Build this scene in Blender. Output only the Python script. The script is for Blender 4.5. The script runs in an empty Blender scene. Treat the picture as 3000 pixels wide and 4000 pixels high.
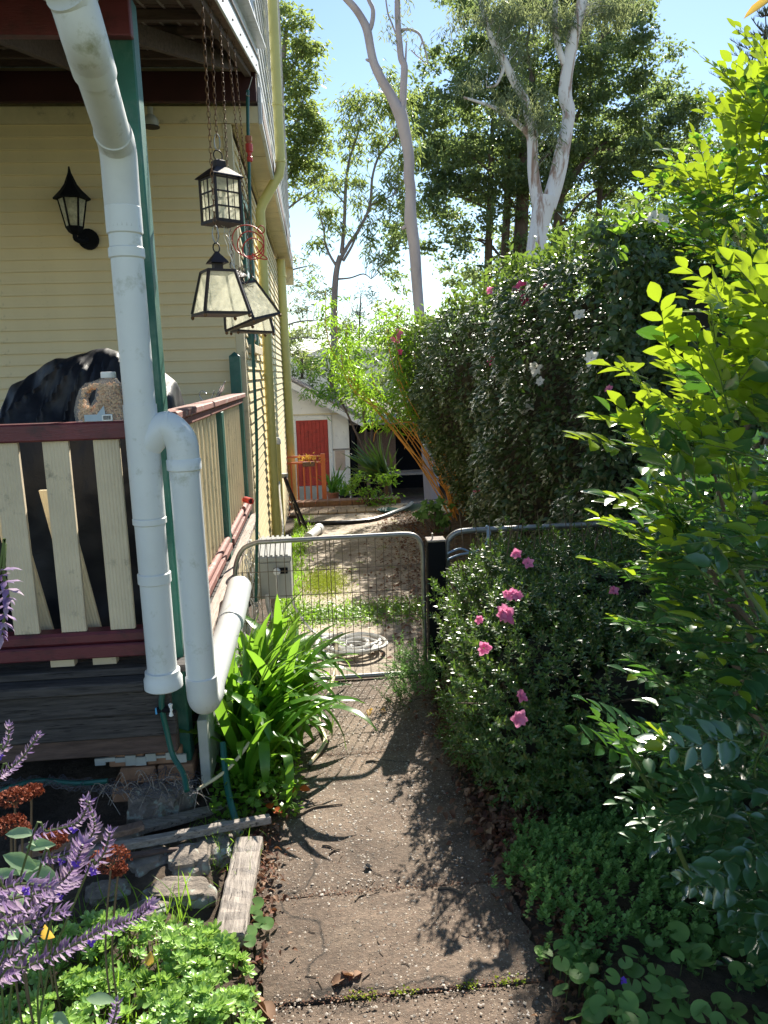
import bpy, math, random
import numpy as np
from mathutils import Vector, Matrix, Euler
PI = math.pi
R_ = math.radians
SC = bpy.context.scene
COL = SC.collection

# ------------------------------------------------------------------ camera
FPX, CAMH = 3000.0, 1.75
YAW, PITCH, ROLL = R_(4.75), R_(10.35), R_(-1.7)
cam_d = bpy.data.cameras.new('camera')
cam = bpy.data.objects.new('camera', cam_d)
COL.objects.link(cam)
cam_d.sensor_fit = 'VERTICAL'
cam_d.sensor_height = 36.0
cam_d.lens = 27.0
cam_d.clip_start = 0.05
cam_d.clip_end = 2000
CR = Matrix.Rotation(-YAW, 3, 'Z') @ Matrix.Rotation(PI/2 - PITCH, 3, 'X') @ Matrix.Rotation(ROLL, 3, 'Z')
cam.matrix_world = Matrix.Translation((0, 0, CAMH)) @ CR.to_4x4()
SC.camera = cam

# ------------------------------------------------------------------ sky and sun
SUN_AZ, SUN_EL = R_(19), R_(35.5)      # azimuth from +Y towards +X
world = bpy.data.worlds.new('World')
SC.world = world
world.use_nodes = True
wn = world.node_tree
for n in list(wn.nodes):
    wn.nodes.remove(n)
sky = wn.nodes.new('ShaderNodeTexSky')
sky.sky_type = 'NISHITA'
sky.sun_disc = False
sky.sun_elevation = SUN_EL
sky.sun_rotation = SUN_AZ
sky.air_density = 1.0
sky.dust_density = 0.05
sky.ozone_density = 1.6
wb = wn.nodes.new('ShaderNodeBackground')
wb.inputs[1].default_value = 0.080
wo = wn.nodes.new('ShaderNodeOutputWorld')
wn.links.new(sky.outputs[0], wb.inputs[0])
wn.links.new(wb.outputs[0], wo.inputs[0])
sund = bpy.data.lights.new('sun', 'SUN')
sund.energy = 5.0
sund.angle = R_(0.5)
sund.color = (1.0, 0.93, 0.80)
sun = bpy.data.objects.new('sun', sund)
COL.objects.link(sun)
sdir = Vector((math.sin(SUN_AZ)*math.cos(SUN_EL), math.cos(SUN_AZ)*math.cos(SUN_EL), math.sin(SUN_EL)))
sun.rotation_euler = sdir.to_track_quat('Z', 'Y').to_euler()
sun.location = (6, 16, 14)
vs = SC.view_settings
vs.view_transform = 'Standard'
vs.look = 'None'
vs.gamma = 1
vs.use_curve_mapping = False
vs.exposure = 1.3
SC.cycles.max_bounces = 8
SC.cycles.transparent_max_bounces = 8
SC.cycles.sample_clamp_indirect = 6

# ------------------------------------------------------------------ pixel helpers (photo pixels to world points)
def _ray(px, py):
    return CR @ Vector(((px-1500)/FPX, -(py-2000)/FPX, -1))
C0 = Vector((0, 0, CAMH))
def aY(px, py, Y):
    d = _ray(px, py); return C0 + d*(Y/d.y)
def aX(px, py, X):
    d = _ray(px, py); return C0 + d*(X/d.x)
def aZ(px, py, Z=0.0):
    d = _ray(px, py); return C0 + d*((Z-CAMH)/d.z)
def gz(y):
    if y < 5: return 0.0
    if y < 12.5: return -0.06*(y-5)
    if y < 20: return -0.45-0.153*(y-12.5)
    return -1.6
gzv = np.vectorize(gz)

# ------------------------------------------------------------------ materials
def newmat(name):
    m = bpy.data.materials.new(name); m.use_nodes = True
    nt = m.node_tree
    return m, nt, nt.nodes['Principled BSDF']
def ramp(nt, fac, stops):
    r = nt.nodes.new('ShaderNodeValToRGB')
    e = r.color_ramp.elements
    while len(e) < len(stops): e.new(0.5)
    for k, (p, c) in enumerate(stops):
        e[k].position = p; e[k].color = (*c, 1) if len(c) == 3 else c
    nt.links.new(fac, r.inputs[0])
    return r.outputs[0]
def noise(nt, scale=5, detail=4, stretch=None, rough=0.6, dist=0.0):
    tc = nt.nodes.new('ShaderNodeTexCoord')
    src = tc.outputs['Object']
    if stretch:
        mp = nt.nodes.new('ShaderNodeMapping'); mp.inputs['Scale'].default_value = stretch
        nt.links.new(src, mp.inputs[0]); src = mp.outputs[0]
    n = nt.nodes.new('ShaderNodeTexNoise')
    n.inputs['Scale'].default_value = scale; n.inputs['Detail'].default_value = detail
    n.inputs['Roughness'].default_value = rough; n.inputs['Distortion'].default_value = dist
    nt.links.new(src, n.inputs['Vector'])
    return n.outputs[0]
def mixc(nt, fac, a, b):
    m = nt.nodes.new('ShaderNodeMix'); m.data_type = 'RGBA'
    if hasattr(fac, 'is_output') or not isinstance(fac, (int, float)): nt.links.new(fac, m.inputs[0])
    else: m.inputs[0].default_value = fac
    for k, v in ((6, a), (7, b)):
        if isinstance(v, tuple): m.inputs[k].default_value = (*v, 1)
        else: nt.links.new(v, m.inputs[k])
    return m.outputs[2]
def bump(nt, bs, h, strength=0.3, dist=0.01, prev=None):
    b = nt.nodes.new('ShaderNodeBump'); b.inputs['Strength'].default_value = strength
    b.inputs['Distance'].default_value = dist
    nt.links.new(h, b.inputs['Height'])
    if prev: nt.links.new(prev, b.inputs['Normal'])
    nt.links.new(b.outputs[0], bs.inputs['Normal'])
    return b.outputs[0]
def sc3(c, k): return tuple(min(1, x*k) for x in c)

def paint(name, col, rough=0.5, var=0.82, scale=6, peel=None, peel_amt=0.36, grime=None, grime_amt=0.4, grain=None, bumps=0.15, metal=0.0, spec=0.5):
    """painted or plain surface: slow tone drift, grime patches, peeling to a second colour, grain relief"""
    m, nt, bs = newmat(name)
    c = ramp(nt, noise(nt, scale, 5), [(0.3, sc3(col, var)), (0.7, sc3(col, 1.06))])
    if grime:
        g = ramp(nt, noise(nt, 9, 8, rough=0.72), [(grime_amt-0.06, (1, 1, 1)), (grime_amt+0.1, (0, 0, 0))])
        c = mixc(nt, g, c, grime)
    if peel:
        g = ramp(nt, noise(nt, 14, 7, stretch=(1, 1, 1), rough=0.7), [(peel_amt-0.015, (1, 1, 1)), (peel_amt+0.015, (0, 0, 0))])
        c = mixc(nt, g, c, peel)
    nt.links.new(c, bs.inputs['Base Color'])
    bs.inputs['Roughness'].default_value = rough
    bs.inputs['Metallic'].default_value = metal
    bs.inputs['Specular IOR Level'].default_value = spec
    h = noise(nt, 30 if not grain else 18, 6, stretch=grain)
    bump(nt, bs, h, bumps, 0.006)
    return m
def wood(name, a, b, grain=(1, 18, 18), rough=0.85, bs_=0.6, crack=True):
    m, nt, bs = newmat(name)
    n = noise(nt, 6, 8, stretch=grain, rough=0.7)
    c = ramp(nt, n, [(0.3, a), (0.62, b)])
    if crack:
        k = ramp(nt, noise(nt, 9, 3, stretch=grain), [(0.33, (1, 1, 1)), (0.4, (0, 0, 0))])
        c = mixc(nt, k, c, sc3(a, 0.35))
    nt.links.new(c, bs.inputs['Base Color'])
    bs.inputs['Roughness'].default_value = rough
    bump(nt, bs, n, bs_, 0.01)
    return m
def leafmat(name, cols, trans, tmix=0.45, rough=0.35, spec=0.5, vein=False):
    m, nt, bs = newmat(name)
    at = nt.nodes.new('ShaderNodeAttribute'); at.attribute_name = 'v'
    oi = nt.nodes.new('ShaderNodeObjectInfo')
    ad = nt.nodes.new('ShaderNodeMath'); ad.operation = 'ADD'
    nt.links.new(at.outputs['Fac'], ad.inputs[0]); nt.links.new(oi.outputs['Random'], ad.inputs[1])
    fr = nt.nodes.new('ShaderNodeMath'); fr.operation = 'FRACT'
    nt.links.new(ad.outputs[0], fr.inputs[0])
    n = len(cols)
    c = ramp(nt, fr.outputs[0], [((k+0.0)/max(1, n-1), col) for k, col in enumerate(cols)])
    nt.links.new(c, bs.inputs['Base Color'])
    bs.inputs['Roughness'].default_value = rough
    bs.inputs['Specular IOR Level'].default_value = spec
    if spec > 0.65:
        bs.inputs['Coat Weight'].default_value = 0.5; bs.inputs['Coat Roughness'].default_value = 0.18
    tr = nt.nodes.new('ShaderNodeBsdfTranslucent')
    hs = mixc(nt, 0.75, c, trans)
    nt.links.new(hs, tr.inputs['Color'])
    mx = nt.nodes.new('ShaderNodeMixShader'); mx.inputs[0].default_value = tmix
    nt.links.new(bs.outputs[0], mx.inputs[1]); nt.links.new(tr.outputs[0], mx.inputs[2])
    nt.links.new(mx.outputs[0], nt.nodes['Material Output'].inputs['Surface'])
    return m
def glassmat(name, col=(0.9, 0.95, 0.92), alpha=0.35, rough=0.1, lit=False):
    m, nt, bs = newmat(name)
    bs.inputs['Base Color'].default_value = (*col, 1)
    bs.inputs['Roughness'].default_value = rough
    tp = nt.nodes.new('ShaderNodeBsdfTransparent')
    mx = nt.nodes.new('ShaderNodeMixShader')
    f = ramp(nt, noise(nt, 25, 6, rough=0.7), [(0.3, (alpha*0.6,)*3), (0.7, (min(1, alpha*1.5),)*3)])
    nt.links.new(f, mx.inputs[0])
    nt.links.new(tp.outputs[0], mx.inputs[1])
    if lit:
        tl = nt.nodes.new('ShaderNodeBsdfTranslucent'); tl.inputs[0].default_value = (*col, 1)
        m2 = nt.nodes.new('ShaderNodeMixShader'); m2.inputs[0].default_value = 0.6
        nt.links.new(bs.outputs[0], m2.inputs[1]); nt.links.new(tl.outputs[0], m2.inputs[2]); nt.links.new(m2.outputs[0], mx.inputs[2])
    else: nt.links.new(bs.outputs[0], mx.inputs[2])
    nt.links.new(mx.outputs[0], nt.nodes['Material Output'].inputs['Surface'])
    return m

M = {}
M['siding'] = paint('cream_siding', (0.80, 0.67, 0.42), 0.5, 0.93, 2, grime=(0.55, 0.47, 0.27), grime_amt=0.3, bumps=0.1)
M['cream'] = paint('cream_paint', (0.72, 0.62, 0.42), 0.6, 0.85, 5, grime=(0.3, 0.25, 0.16), grime_amt=0.33)
M['picket'] = paint('picket_paint', (0.68, 0.57, 0.41), 0.75, 0.85, 5, grime=(0.20, 0.17, 0.12), grime_amt=0.33, peel=(0.16, 0.13, 0.1), peel_amt=0.26, grain=(14, 14, 1), bumps=0.4)
M['maroon'] = paint('maroon_paint', (0.15, 0.028, 0.038), 0.45, 0.7, 5, grime=(0.05, 0.015, 0.02), grime_amt=0.4, peel=(0.34, 0.27, 0.22), peel_amt=0.30, grain=(2, 14, 14), bumps=0.3)
M['maroon_old'] = paint('faded_maroon_paint', (0.30, 0.12, 0.10), 0.7, 0.7, 6, grime=(0.12, 0.07, 0.06), grime_amt=0.38, peel=(0.42, 0.36, 0.30), peel_amt=0.40, grain=(14, 2, 14), bumps=0.4)
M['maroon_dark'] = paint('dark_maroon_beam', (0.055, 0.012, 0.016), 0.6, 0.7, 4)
M['green'] = paint('green_paint', (0.018, 0.13, 0.10), 0.45, 0.7, 5, grime=(0.05, 0.14, 0.12), grime_amt=0.42, peel=(0.35, 0.42, 0.4), peel_amt=0.25, grain=(14, 14, 1), bumps=0.25)
M['pvc'] = paint('pvc_pipe', (0.68, 0.71, 0.72), 0.38, 0.93, 3, grime=(0.42, 0.44, 0.38), grime_amt=0.33, bumps=0.04)
M['pvc_dirty'] = paint('grimy_pvc', (0.64, 0.66, 0.66), 0.45, 0.88, 4, grime=(0.30, 0.31, 0.22), grime_amt=0.33, bumps=0.06)
M['pipe_yellow'] = paint('cream_pipe_paint', (0.66, 0.60, 0.22), 0.45, 0.9, 3, bumps=0.05)
M['pipe_grey'] = paint('grey_patch_paint', (0.45, 0.47, 0.44), 0.5)
M['darkwood'] = wood('dark_weathered_timber', (0.016, 0.015, 0.017), (0.085, 0.075, 0.072), grain=(1, 14, 14))
M['roofwood'] = wood('roof_timber', (0.05, 0.032, 0.028), (0.13, 0.085, 0.07), grain=(1, 8, 8), crack=False)
M['brownwood'] = wood('brown_timber', (0.10, 0.06, 0.045), (0.26, 0.17, 0.13), grain=(8, 1, 8), crack=False)
M['greywood'] = wood('weathered_grey_timber', (0.16, 0.13, 0.115), (0.48, 0.42, 0.37), grain=(14, 1.2, 14), bs_=0.9)
M['greyplank'] = wood('grey_plank_timber', (0.14, 0.12, 0.11), (0.40, 0.35, 0.31), grain=(1.2, 14, 14), bs_=0.8)
M['metaldark'] = paint('aged_bronze_metal', (0.035, 0.024, 0.026), 0.5, 0.6, 20, metal=0.4, peel=(0.13, 0.07, 0.045), peel_amt=0.36)
M['chain'] = paint('rusty_chain', (0.22, 0.12, 0.06), 0.6, 0.5, 30, metal=0.5)
M['galv'] = paint('galvanised_steel', (0.36, 0.35, 0.34), 0.45, 0.75, 12, metal=0.75, peel=(0.26, 0.19, 0.13), peel_amt=0.33)
M['wire'] = paint('rusted_wire', (0.22, 0.17, 0.13), 0.6, 0.6, 12, metal=0.5)
M['flash'] = paint('pale_flashing', (0.66, 0.69, 0.72), 0.4, 0.8, 3, metal=0.2, grime=(0.3, 0.3, 0.3), grime_amt=0.36)
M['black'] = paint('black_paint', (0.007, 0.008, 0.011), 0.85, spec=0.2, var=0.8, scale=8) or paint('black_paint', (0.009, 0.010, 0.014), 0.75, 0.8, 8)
M['tarp'] = paint('black_tarpaulin', (0.014, 0.017, 0.026), 0.5, 0.7, 3, spec=0.35)
def _tarp():
    nt = M['tarp'].node_tree; bs = nt.nodes['Principled BSDF']
    a = noise(nt, 3.5, 2, stretch=(1, 1, .5), dist=.6); b = noise(nt, 14, 4, rough=.6)
    p = bump(nt, bs, a, .55, .07); bump(nt, bs, b, .35, .012, p)
_tarp()
M['hose_green'] = paint('green_hose', (0.01, 0.10, 0.08), 0.4)
M['hose_grey'] = paint('grey_hose', (0.66, 0.65, 0.62), 0.5, 0.8, 20)
M['hose_black'] = paint('black_hose', (0.03, 0.03, 0.035), 0.4)
M['red'] = paint('red_plastic', (0.55, 0.05, 0.04), 0.4)
M['red_door'] = paint('red_door_paint', (0.50, 0.055, 0.04), 0.6, 0.75, 6, grime=(0.3, 0.04, 0.03), grime_amt=0.4, grain=(10, 10, 1))
M['orange'] = paint('orange_steel_paint', (0.85, 0.24, 0.09), 0.45, 0.85, 6)
M['shedwall'] = paint('white_fibro', (0.85, 0.83, 0.79), 0.7, 0.88, 2, grime=(0.4, 0.35, 0.28), grime_amt=0.32)
M['rooftin'] = paint('weathered_roof_sheet', (0.30, 0.26, 0.25), 0.6, 0.6, 5)
M['box'] = paint('grey_plastic', (0.40, 0.41, 0.39), 0.5, 0.9, 5)
M['white'] = paint('white_plastic', (0.8, 0.82, 0.84), 0.35, 0.97)
M['brick'] = paint('brick', (0.36, 0.20, 0.12), 0.9, 0.6, 14, bumps=0.5)
M['copingb'] = paint('pale_paver', (0.50, 0.38, 0.27), 0.9, 0.7, 10, bumps=0.4)
M['winglass'] = paint('dark_window_glass', (0.02, 0.03, 0.035), 0.06, 0.9, spec=0.8)
M['lglass'] = glassmat('dusty_glass', (0.85, 0.83, 0.66), 0.62, 0.35, True)
M['jar'] = glassmat('clear_plastic', (0.85, 0.87, 0.9), 0.13, 0.08)
M['nuts'] = paint('peanut_shell', (0.66, 0.42, 0.23), 0.8, 0.7, 60)
M['blade'] = paint('steel_utensil', (0.5, 0.5, 0.52), 0.25, 0.9, metal=0.8)
M['terracotta'] = paint('terracotta', (0.42, 0.16, 0.09), 0.85)
M['netting'] = paint('net_twine', (0.10, 0.10, 0.12), 0.8)
M['petal_pink'] = leafmat('pink_petal', [(0.75, 0.16, 0.40), (0.85, 0.34, 0.55)], (0.9, 0.35, 0.55), 0.4, 0.6, 0.2)
M['petal_hot'] = leafmat('hot_pink_petal', [(0.70, 0.05, 0.22), (0.78, 0.14, 0.34)], (0.9, 0.15, 0.35), 0.35, 0.6, 0.2)
M['petal_white'] = leafmat('white_petal', [(0.80, 0.78, 0.74), (0.86, 0.84, 0.82)], (0.9, 0.88, 0.8), 0.35, 0.6, 0.2)
M['stamen'] = paint('yellow_stamen', (0.7, 0.5, 0.08), 0.7)
M['twig'] = paint('twig_bark', (0.17, 0.12, 0.08), 0.85, 0.6, 20)
M['greentwig'] = paint('green_twig', (0.10, 0.15, 0.04), 0.6, 0.7, 20)

def bark(name, stops, stretch=(6, 6, 1.0), sc=1.2, bs_=0.5):
    m, nt, bs = newmat(name)
    n = noise(nt, sc, 7, stretch=stretch, rough=0.65, dist=0.6)
    nt.links.new(ramp(nt, n, stops), bs.inputs['Base Color'])
    bs.inputs['Roughness'].default_value = 0.8
    bump(nt, bs, n, bs_, 0.03)
    return m
M['bark_gum'] = bark('smooth_gum_bark', [(0.3, (0.27, 0.23, 0.24)), (0.5, (0.40, 0.36, 0.38)), (0.75, (0.50, 0.46, 0.48))], (1, 1, 0.35), 1.5, 0.2)
M['bark_white'] = bark('white_gum_bark', [(0.36, (0.30, 0.19, 0.14)), (0.44, (0.46, 0.36, 0.32)), (0.50, (0.72, 0.70, 0.70)), (0.8, (0.80, 0.80, 0.80))], (1.6, 1.6, 0.4), 1.6, 0.15)
M['bark_mid'] = bark('grey_brown_bark', [(0.3, (0.15, 0.125, 0.12)), (0.7, (0.30, 0.26, 0.25))])
M['bark_dark'] = bark('dark_bark', [(0.3, (0.06, 0.04, 0.03)), (0.7, (0.17, 0.12, 0.09))])
M['bamboo_culm'] = bark('orange_bamboo_culm', [(0.3, (0.62, 0.26, 0.05)), (0.7, (0.80, 0.45, 0.12))], (1, 1, 4), 3, 0.1)

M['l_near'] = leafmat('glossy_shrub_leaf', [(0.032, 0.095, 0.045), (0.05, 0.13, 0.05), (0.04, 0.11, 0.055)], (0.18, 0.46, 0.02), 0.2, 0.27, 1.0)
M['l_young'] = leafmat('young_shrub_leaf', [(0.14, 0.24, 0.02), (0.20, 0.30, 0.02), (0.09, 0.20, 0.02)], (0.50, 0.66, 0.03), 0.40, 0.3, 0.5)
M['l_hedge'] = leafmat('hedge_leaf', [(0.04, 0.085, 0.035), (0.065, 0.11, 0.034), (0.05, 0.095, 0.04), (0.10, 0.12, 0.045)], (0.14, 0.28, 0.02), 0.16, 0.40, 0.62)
M['l_top'] = leafmat('sunlit_hedge_leaf', [(0.06, 0.13, 0.035), (0.09, 0.17, 0.035), (0.07, 0.14, 0.04), (0.16, 0.17, 0.04)], (0.30, 0.46, 0.05), 0.36, 0.3, 0.6)  # hedge leaf recoloured brighter and more translucent for the backlit top
M['l_azalea'] = leafmat('azalea_leaf', [(0.05, 0.12, 0.04), (0.085, 0.16, 0.04), (0.06, 0.13, 0.05), (0.15, 0.15, 0.04)], (0.22, 0.40, 0.03), 0.3, 0.32, 0.6)
M['l_strap'] = leafmat('strap_leaf', [(0.045, 0.15, 0.018), (0.07, 0.20, 0.02), (0.05, 0.17, 0.025)], (0.34, 0.64, 0.05), 0.46, 0.3, 0.6)
M['l_eucalypt'] = leafmat('eucalypt_leaf', [(0.09, 0.13, 0.06), (0.13, 0.16, 0.05), (0.11, 0.14, 0.07), (0.16, 0.18, 0.06)], (0.48, 0.62, 0.14), 0.5, 0.45, 0.4)
M['l_grey_gum'] = leafmat('grey_gum_leaf', [(0.12, 0.16, 0.11), (0.16, 0.20, 0.12), (0.13, 0.18, 0.13)], (0.45, 0.52, 0.20), 0.42, 0.45, 0.4)
M['l_dark'] = leafmat('dense_tree_leaf', [(0.06, 0.09, 0.06), (0.09, 0.12, 0.06), (0.07, 0.11, 0.075), (0.14, 0.15, 0.06)], (0.38, 0.52, 0.14), 0.46, 0.42, 0.4)  # leaf colours lightened in place of haze over the big tree
M['l_bamboo'] = leafmat('bamboo_leaf', [(0.09, 0.22, 0.03), (0.14, 0.28, 0.04), (0.12, 0.24, 0.03)], (0.45, 0.75, 0.05), 0.45, 0.4, 0.5)
M['l_pine'] = leafmat('pine_needle', [(0.05, 0.08, 0.07), (0.07, 0.10, 0.08)], (0.15, 0.2, 0.12), 0.2, 0.5, 0.3)
M['l_cover'] = leafmat('ground_cover_leaf', [(0.14, 0.28, 0.08), (0.18, 0.33, 0.09), (0.15, 0.30, 0.10)], (0.25, 0.5, 0.1), 0.35, 0.5, 0.3)
M['l_succ'] = leafmat('succulent_leaf', [(0.26, 0.44, 0.10), (0.34, 0.52, 0.14), (0.22, 0.40, 0.13)], (0.55, 0.8, 0.15), 0.25, 0.32, 0.6)
M['l_grass'] = leafmat('grass_blade', [(0.07, 0.17, 0.02), (0.12, 0.24, 0.03), (0.18, 0.24, 0.05)], (0.4, 0.7, 0.05), 0.45, 0.4, 0.4)
M['l_pale'] = leafmat('pale_sage_leaf', [(0.25, 0.38, 0.22), (0.32, 0.45, 0.28)], (0.5, 0.75, 0.3), 0.35, 0.5, 0.3)
M['l_dry'] = leafmat('dry_leaf', [(0.10, 0.05, 0.032), (0.17, 0.09, 0.055), (0.30, 0.19, 0.12), (0.15, 0.055, 0.035), (0.07, 0.04, 0.03)], (0.45, 0.2, 0.08), 0.15, 0.7, 0.2)
M['l_red'] = leafmat('red_dry_leaf', [(0.5, 0.07, 0.02), (0.55, 0.14, 0.03)], (0.8, 0.2, 0.04), 0.35, 0.6, 0.2)
M['calyx'] = leafmat('purple_bract', [(0.20, 0.12, 0.30), (0.34, 0.24, 0.42), (0.42, 0.33, 0.40), (0.28, 0.18, 0.36)], (0.5, 0.35, 0.6), 0.3, 0.6, 0.2)
M['violet'] = leafmat('violet_floret', [(0.16, 0.06, 0.55), (0.22, 0.10, 0.65)], (0.3, 0.15, 0.8), 0.3, 0.6, 0.2)
M['rusthead'] = leafmat('rust_flower_cluster', [(0.16, 0.04, 0.025), (0.28, 0.085, 0.045), (0.22, 0.06, 0.035)], (0.4, 0.1, 0.04), 0.1, 0.8, 0.2)
M['core'] = paint('dark_core_filler', (0.030, 0.026, 0.018), 0.95, 0.5, 12, bumps=0.6)  # solid dark filler added inside hedge and azalea to block light

def rockmat():
    m, nt, bs = newmat('lichen_rock')
    c = ramp(nt, noise(nt, 7, 9, rough=0.7), [(0.3, (0.10, 0.085, 0.07)), (0.55, (0.30, 0.25, 0.21)), (0.75, (0.42, 0.38, 0.34))])
    g = ramp(nt, noise(nt, 16, 4), [(0.56, (0, 0, 0)), (0.62, (1, 1, 1))])
    c = mixc(nt, g, c, (0.40, 0.44, 0.38))
    nt.links.new(c, bs.inputs['Base Color']); bs.inputs['Roughness'].default_value = 0.9
    bump(nt, bs, noise(nt, 22, 8, rough=0.7), 0.9, 0.02)
    return m
M['rock'] = rockmat()
def concrete(name, tint=1.0, moss=False, cols=((0.115, 0.078, 0.055), (0.22, 0.155, 0.112), (0.32, 0.24, 0.175))):
    m, nt, bs = newmat(name)
    tc = nt.nodes.new('ShaderNodeTexCoord')
    c = ramp(nt, noise(nt, 2.2, 9, rough=0.68), [(0.3, sc3(cols[0], tint)), (0.5, sc3(cols[1], tint)), (0.72, sc3(cols[2], tint))])
    f = ramp(nt, noise(nt, 55, 6, rough=0.75), [(0.4, (0.45, 0.45, 0.45)), (0.62, (1, 1, 1))])
    mm = nt.nodes.new('ShaderNodeMix'); mm.data_type = 'RGBA'; mm.blend_type = 'MULTIPLY'; mm.inputs[0].default_value = 0.75
    nt.links.new(c, mm.inputs[6]); nt.links.new(f, mm.inputs[7]); c = mm.outputs[2]
    hs = None
    for scl, thr, pc in ((95, 0.30, (0.40, 0.31, 0.23)), (170, 0.34, (0.48, 0.40, 0.32)), (52, 0.20, (0.34, 0.30, 0.26))):
        v = nt.nodes.new('ShaderNodeTexVoronoi'); v.inputs['Scale'].default_value = scl
        nt.links.new(tc.outputs['Object'], v.inputs['Vector'])
        d = ramp(nt, v.outputs['Distance'], [(0.22, (1, 1, 1)), (0.34, (0, 0, 0))])
        sep = nt.nodes.new('ShaderNodeSeparateColor'); nt.links.new(v.outputs['Color'], sep.inputs[0])
        k = ramp(nt, sep.outputs[0], [(thr, (1, 1, 1)), (thr+0.02, (0, 0, 0))])
        mu = nt.nodes.new('ShaderNodeMath'); mu.operation = 'MULTIPLY'
        nt.links.new(d, mu.inputs[0]); nt.links.new(k, mu.inputs[1])
        pcol = mixc(nt, sep.outputs[1], pc, sc3(pc, 0.5))
        c = mixc(nt, mu.outputs[0], c, pcol)
        if hs is None: hs = mu.outputs[0]
        else:
            a = nt.nodes.new('ShaderNodeMath'); a.operation = 'ADD'
            nt.links.new(hs, a.inputs[0]); nt.links.new(mu.outputs[0], a.inputs[1]); hs = a.outputs[0]
    st = ramp(nt, noise(nt, 1.3, 6, rough=0.6, dist=1.2), [(0.38, (0.52, 0.50, 0.48)), (0.52, (1, 1, 1)), (0.70, (1.18, 1.15, 1.1))])
    ms = nt.nodes.new('ShaderNodeMix'); ms.data_type = 'RGBA'; ms.blend_type = 'MULTIPLY'; ms.inputs[0].default_value = 0.85
    nt.links.new(c, ms.inputs[6]); nt.links.new(st, ms.inputs[7]); c = ms.outputs[2]
    vc = nt.nodes.new('ShaderNodeTexVoronoi'); vc.feature = 'DISTANCE_TO_EDGE'; vc.inputs['Scale'].default_value = 1.1
    wn_ = nt.nodes.new('ShaderNodeTexNoise'); wn_.inputs['Scale'].default_value = 4; wn_.inputs['Detail'].default_value = 6
    nt.links.new(tc.outputs['Object'], wn_.inputs['Vector'])
    av = nt.nodes.new('ShaderNodeMix'); av.data_type = 'VECTOR'; av.inputs[0].default_value = 0.22
    nt.links.new(tc.outputs['Object'], av.inputs[4]); nt.links.new(wn_.outputs['Color'], av.inputs[5]); nt.links.new(av.outputs[1], vc.inputs['Vector'])
    ck = ramp(nt, vc.outputs['Distance'], [(0.0, (1, 1, 1)), (0.006, (0, 0, 0))])
    c = mixc(nt, ck, c, (0.03, 0.022, 0.016))
    if moss:
        g = ramp(nt, noise(nt, 3.5, 7, rough=0.7), [(0.60, (0, 0, 0)), (0.66, (1, 1, 1))])
        c = mixc(nt, g, c, (0.20, 0.24, 0.03))
    nt.links.new(c, bs.inputs['Base Color']); bs.inputs['Roughness'].default_value = 0.85
    p = bump(nt, bs, noise(nt, 60, 8, rough=0.75), 0.9, 0.008)
    bump(nt, bs, hs, 0.7, 0.004, p)
    return m
M['concrete'] = concrete('aggregate_concrete')
M['yard'] = concrete('yard_concrete', 1.0, True, ((0.36, 0.30, 0.23), (0.55, 0.46, 0.36), (0.66, 0.57, 0.46)))
def soilmat():
    m, nt, bs = newmat('garden_soil')
    c = ramp(nt, noise(nt, 9, 10, rough=0.75), [(0.3, (0.035, 0.024, 0.017)), (0.55, (0.10, 0.07, 0.048)), (0.75, (0.19, 0.14, 0.10))])
    g = ramp(nt, noise(nt, 0.22, 4), [(0.5, (0, 0, 0)), (0.6, (1, 1, 1))])
    c = mixc(nt, g, c, (0.06, 0.09, 0.025))
    nt.links.new(c, bs.inputs['Base Color']); bs.inputs['Roughness'].default_value = 0.95
    bump(nt, bs, noise(nt, 35, 9, rough=0.75), 1.0, 0.02)
    return m
M['soil'] = soilmat()
M['hill'] = paint('wooded_hill', (0.05, 0.085, 0.075), 0.95, 0.5, 0.25, bumps=1.0)

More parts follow.
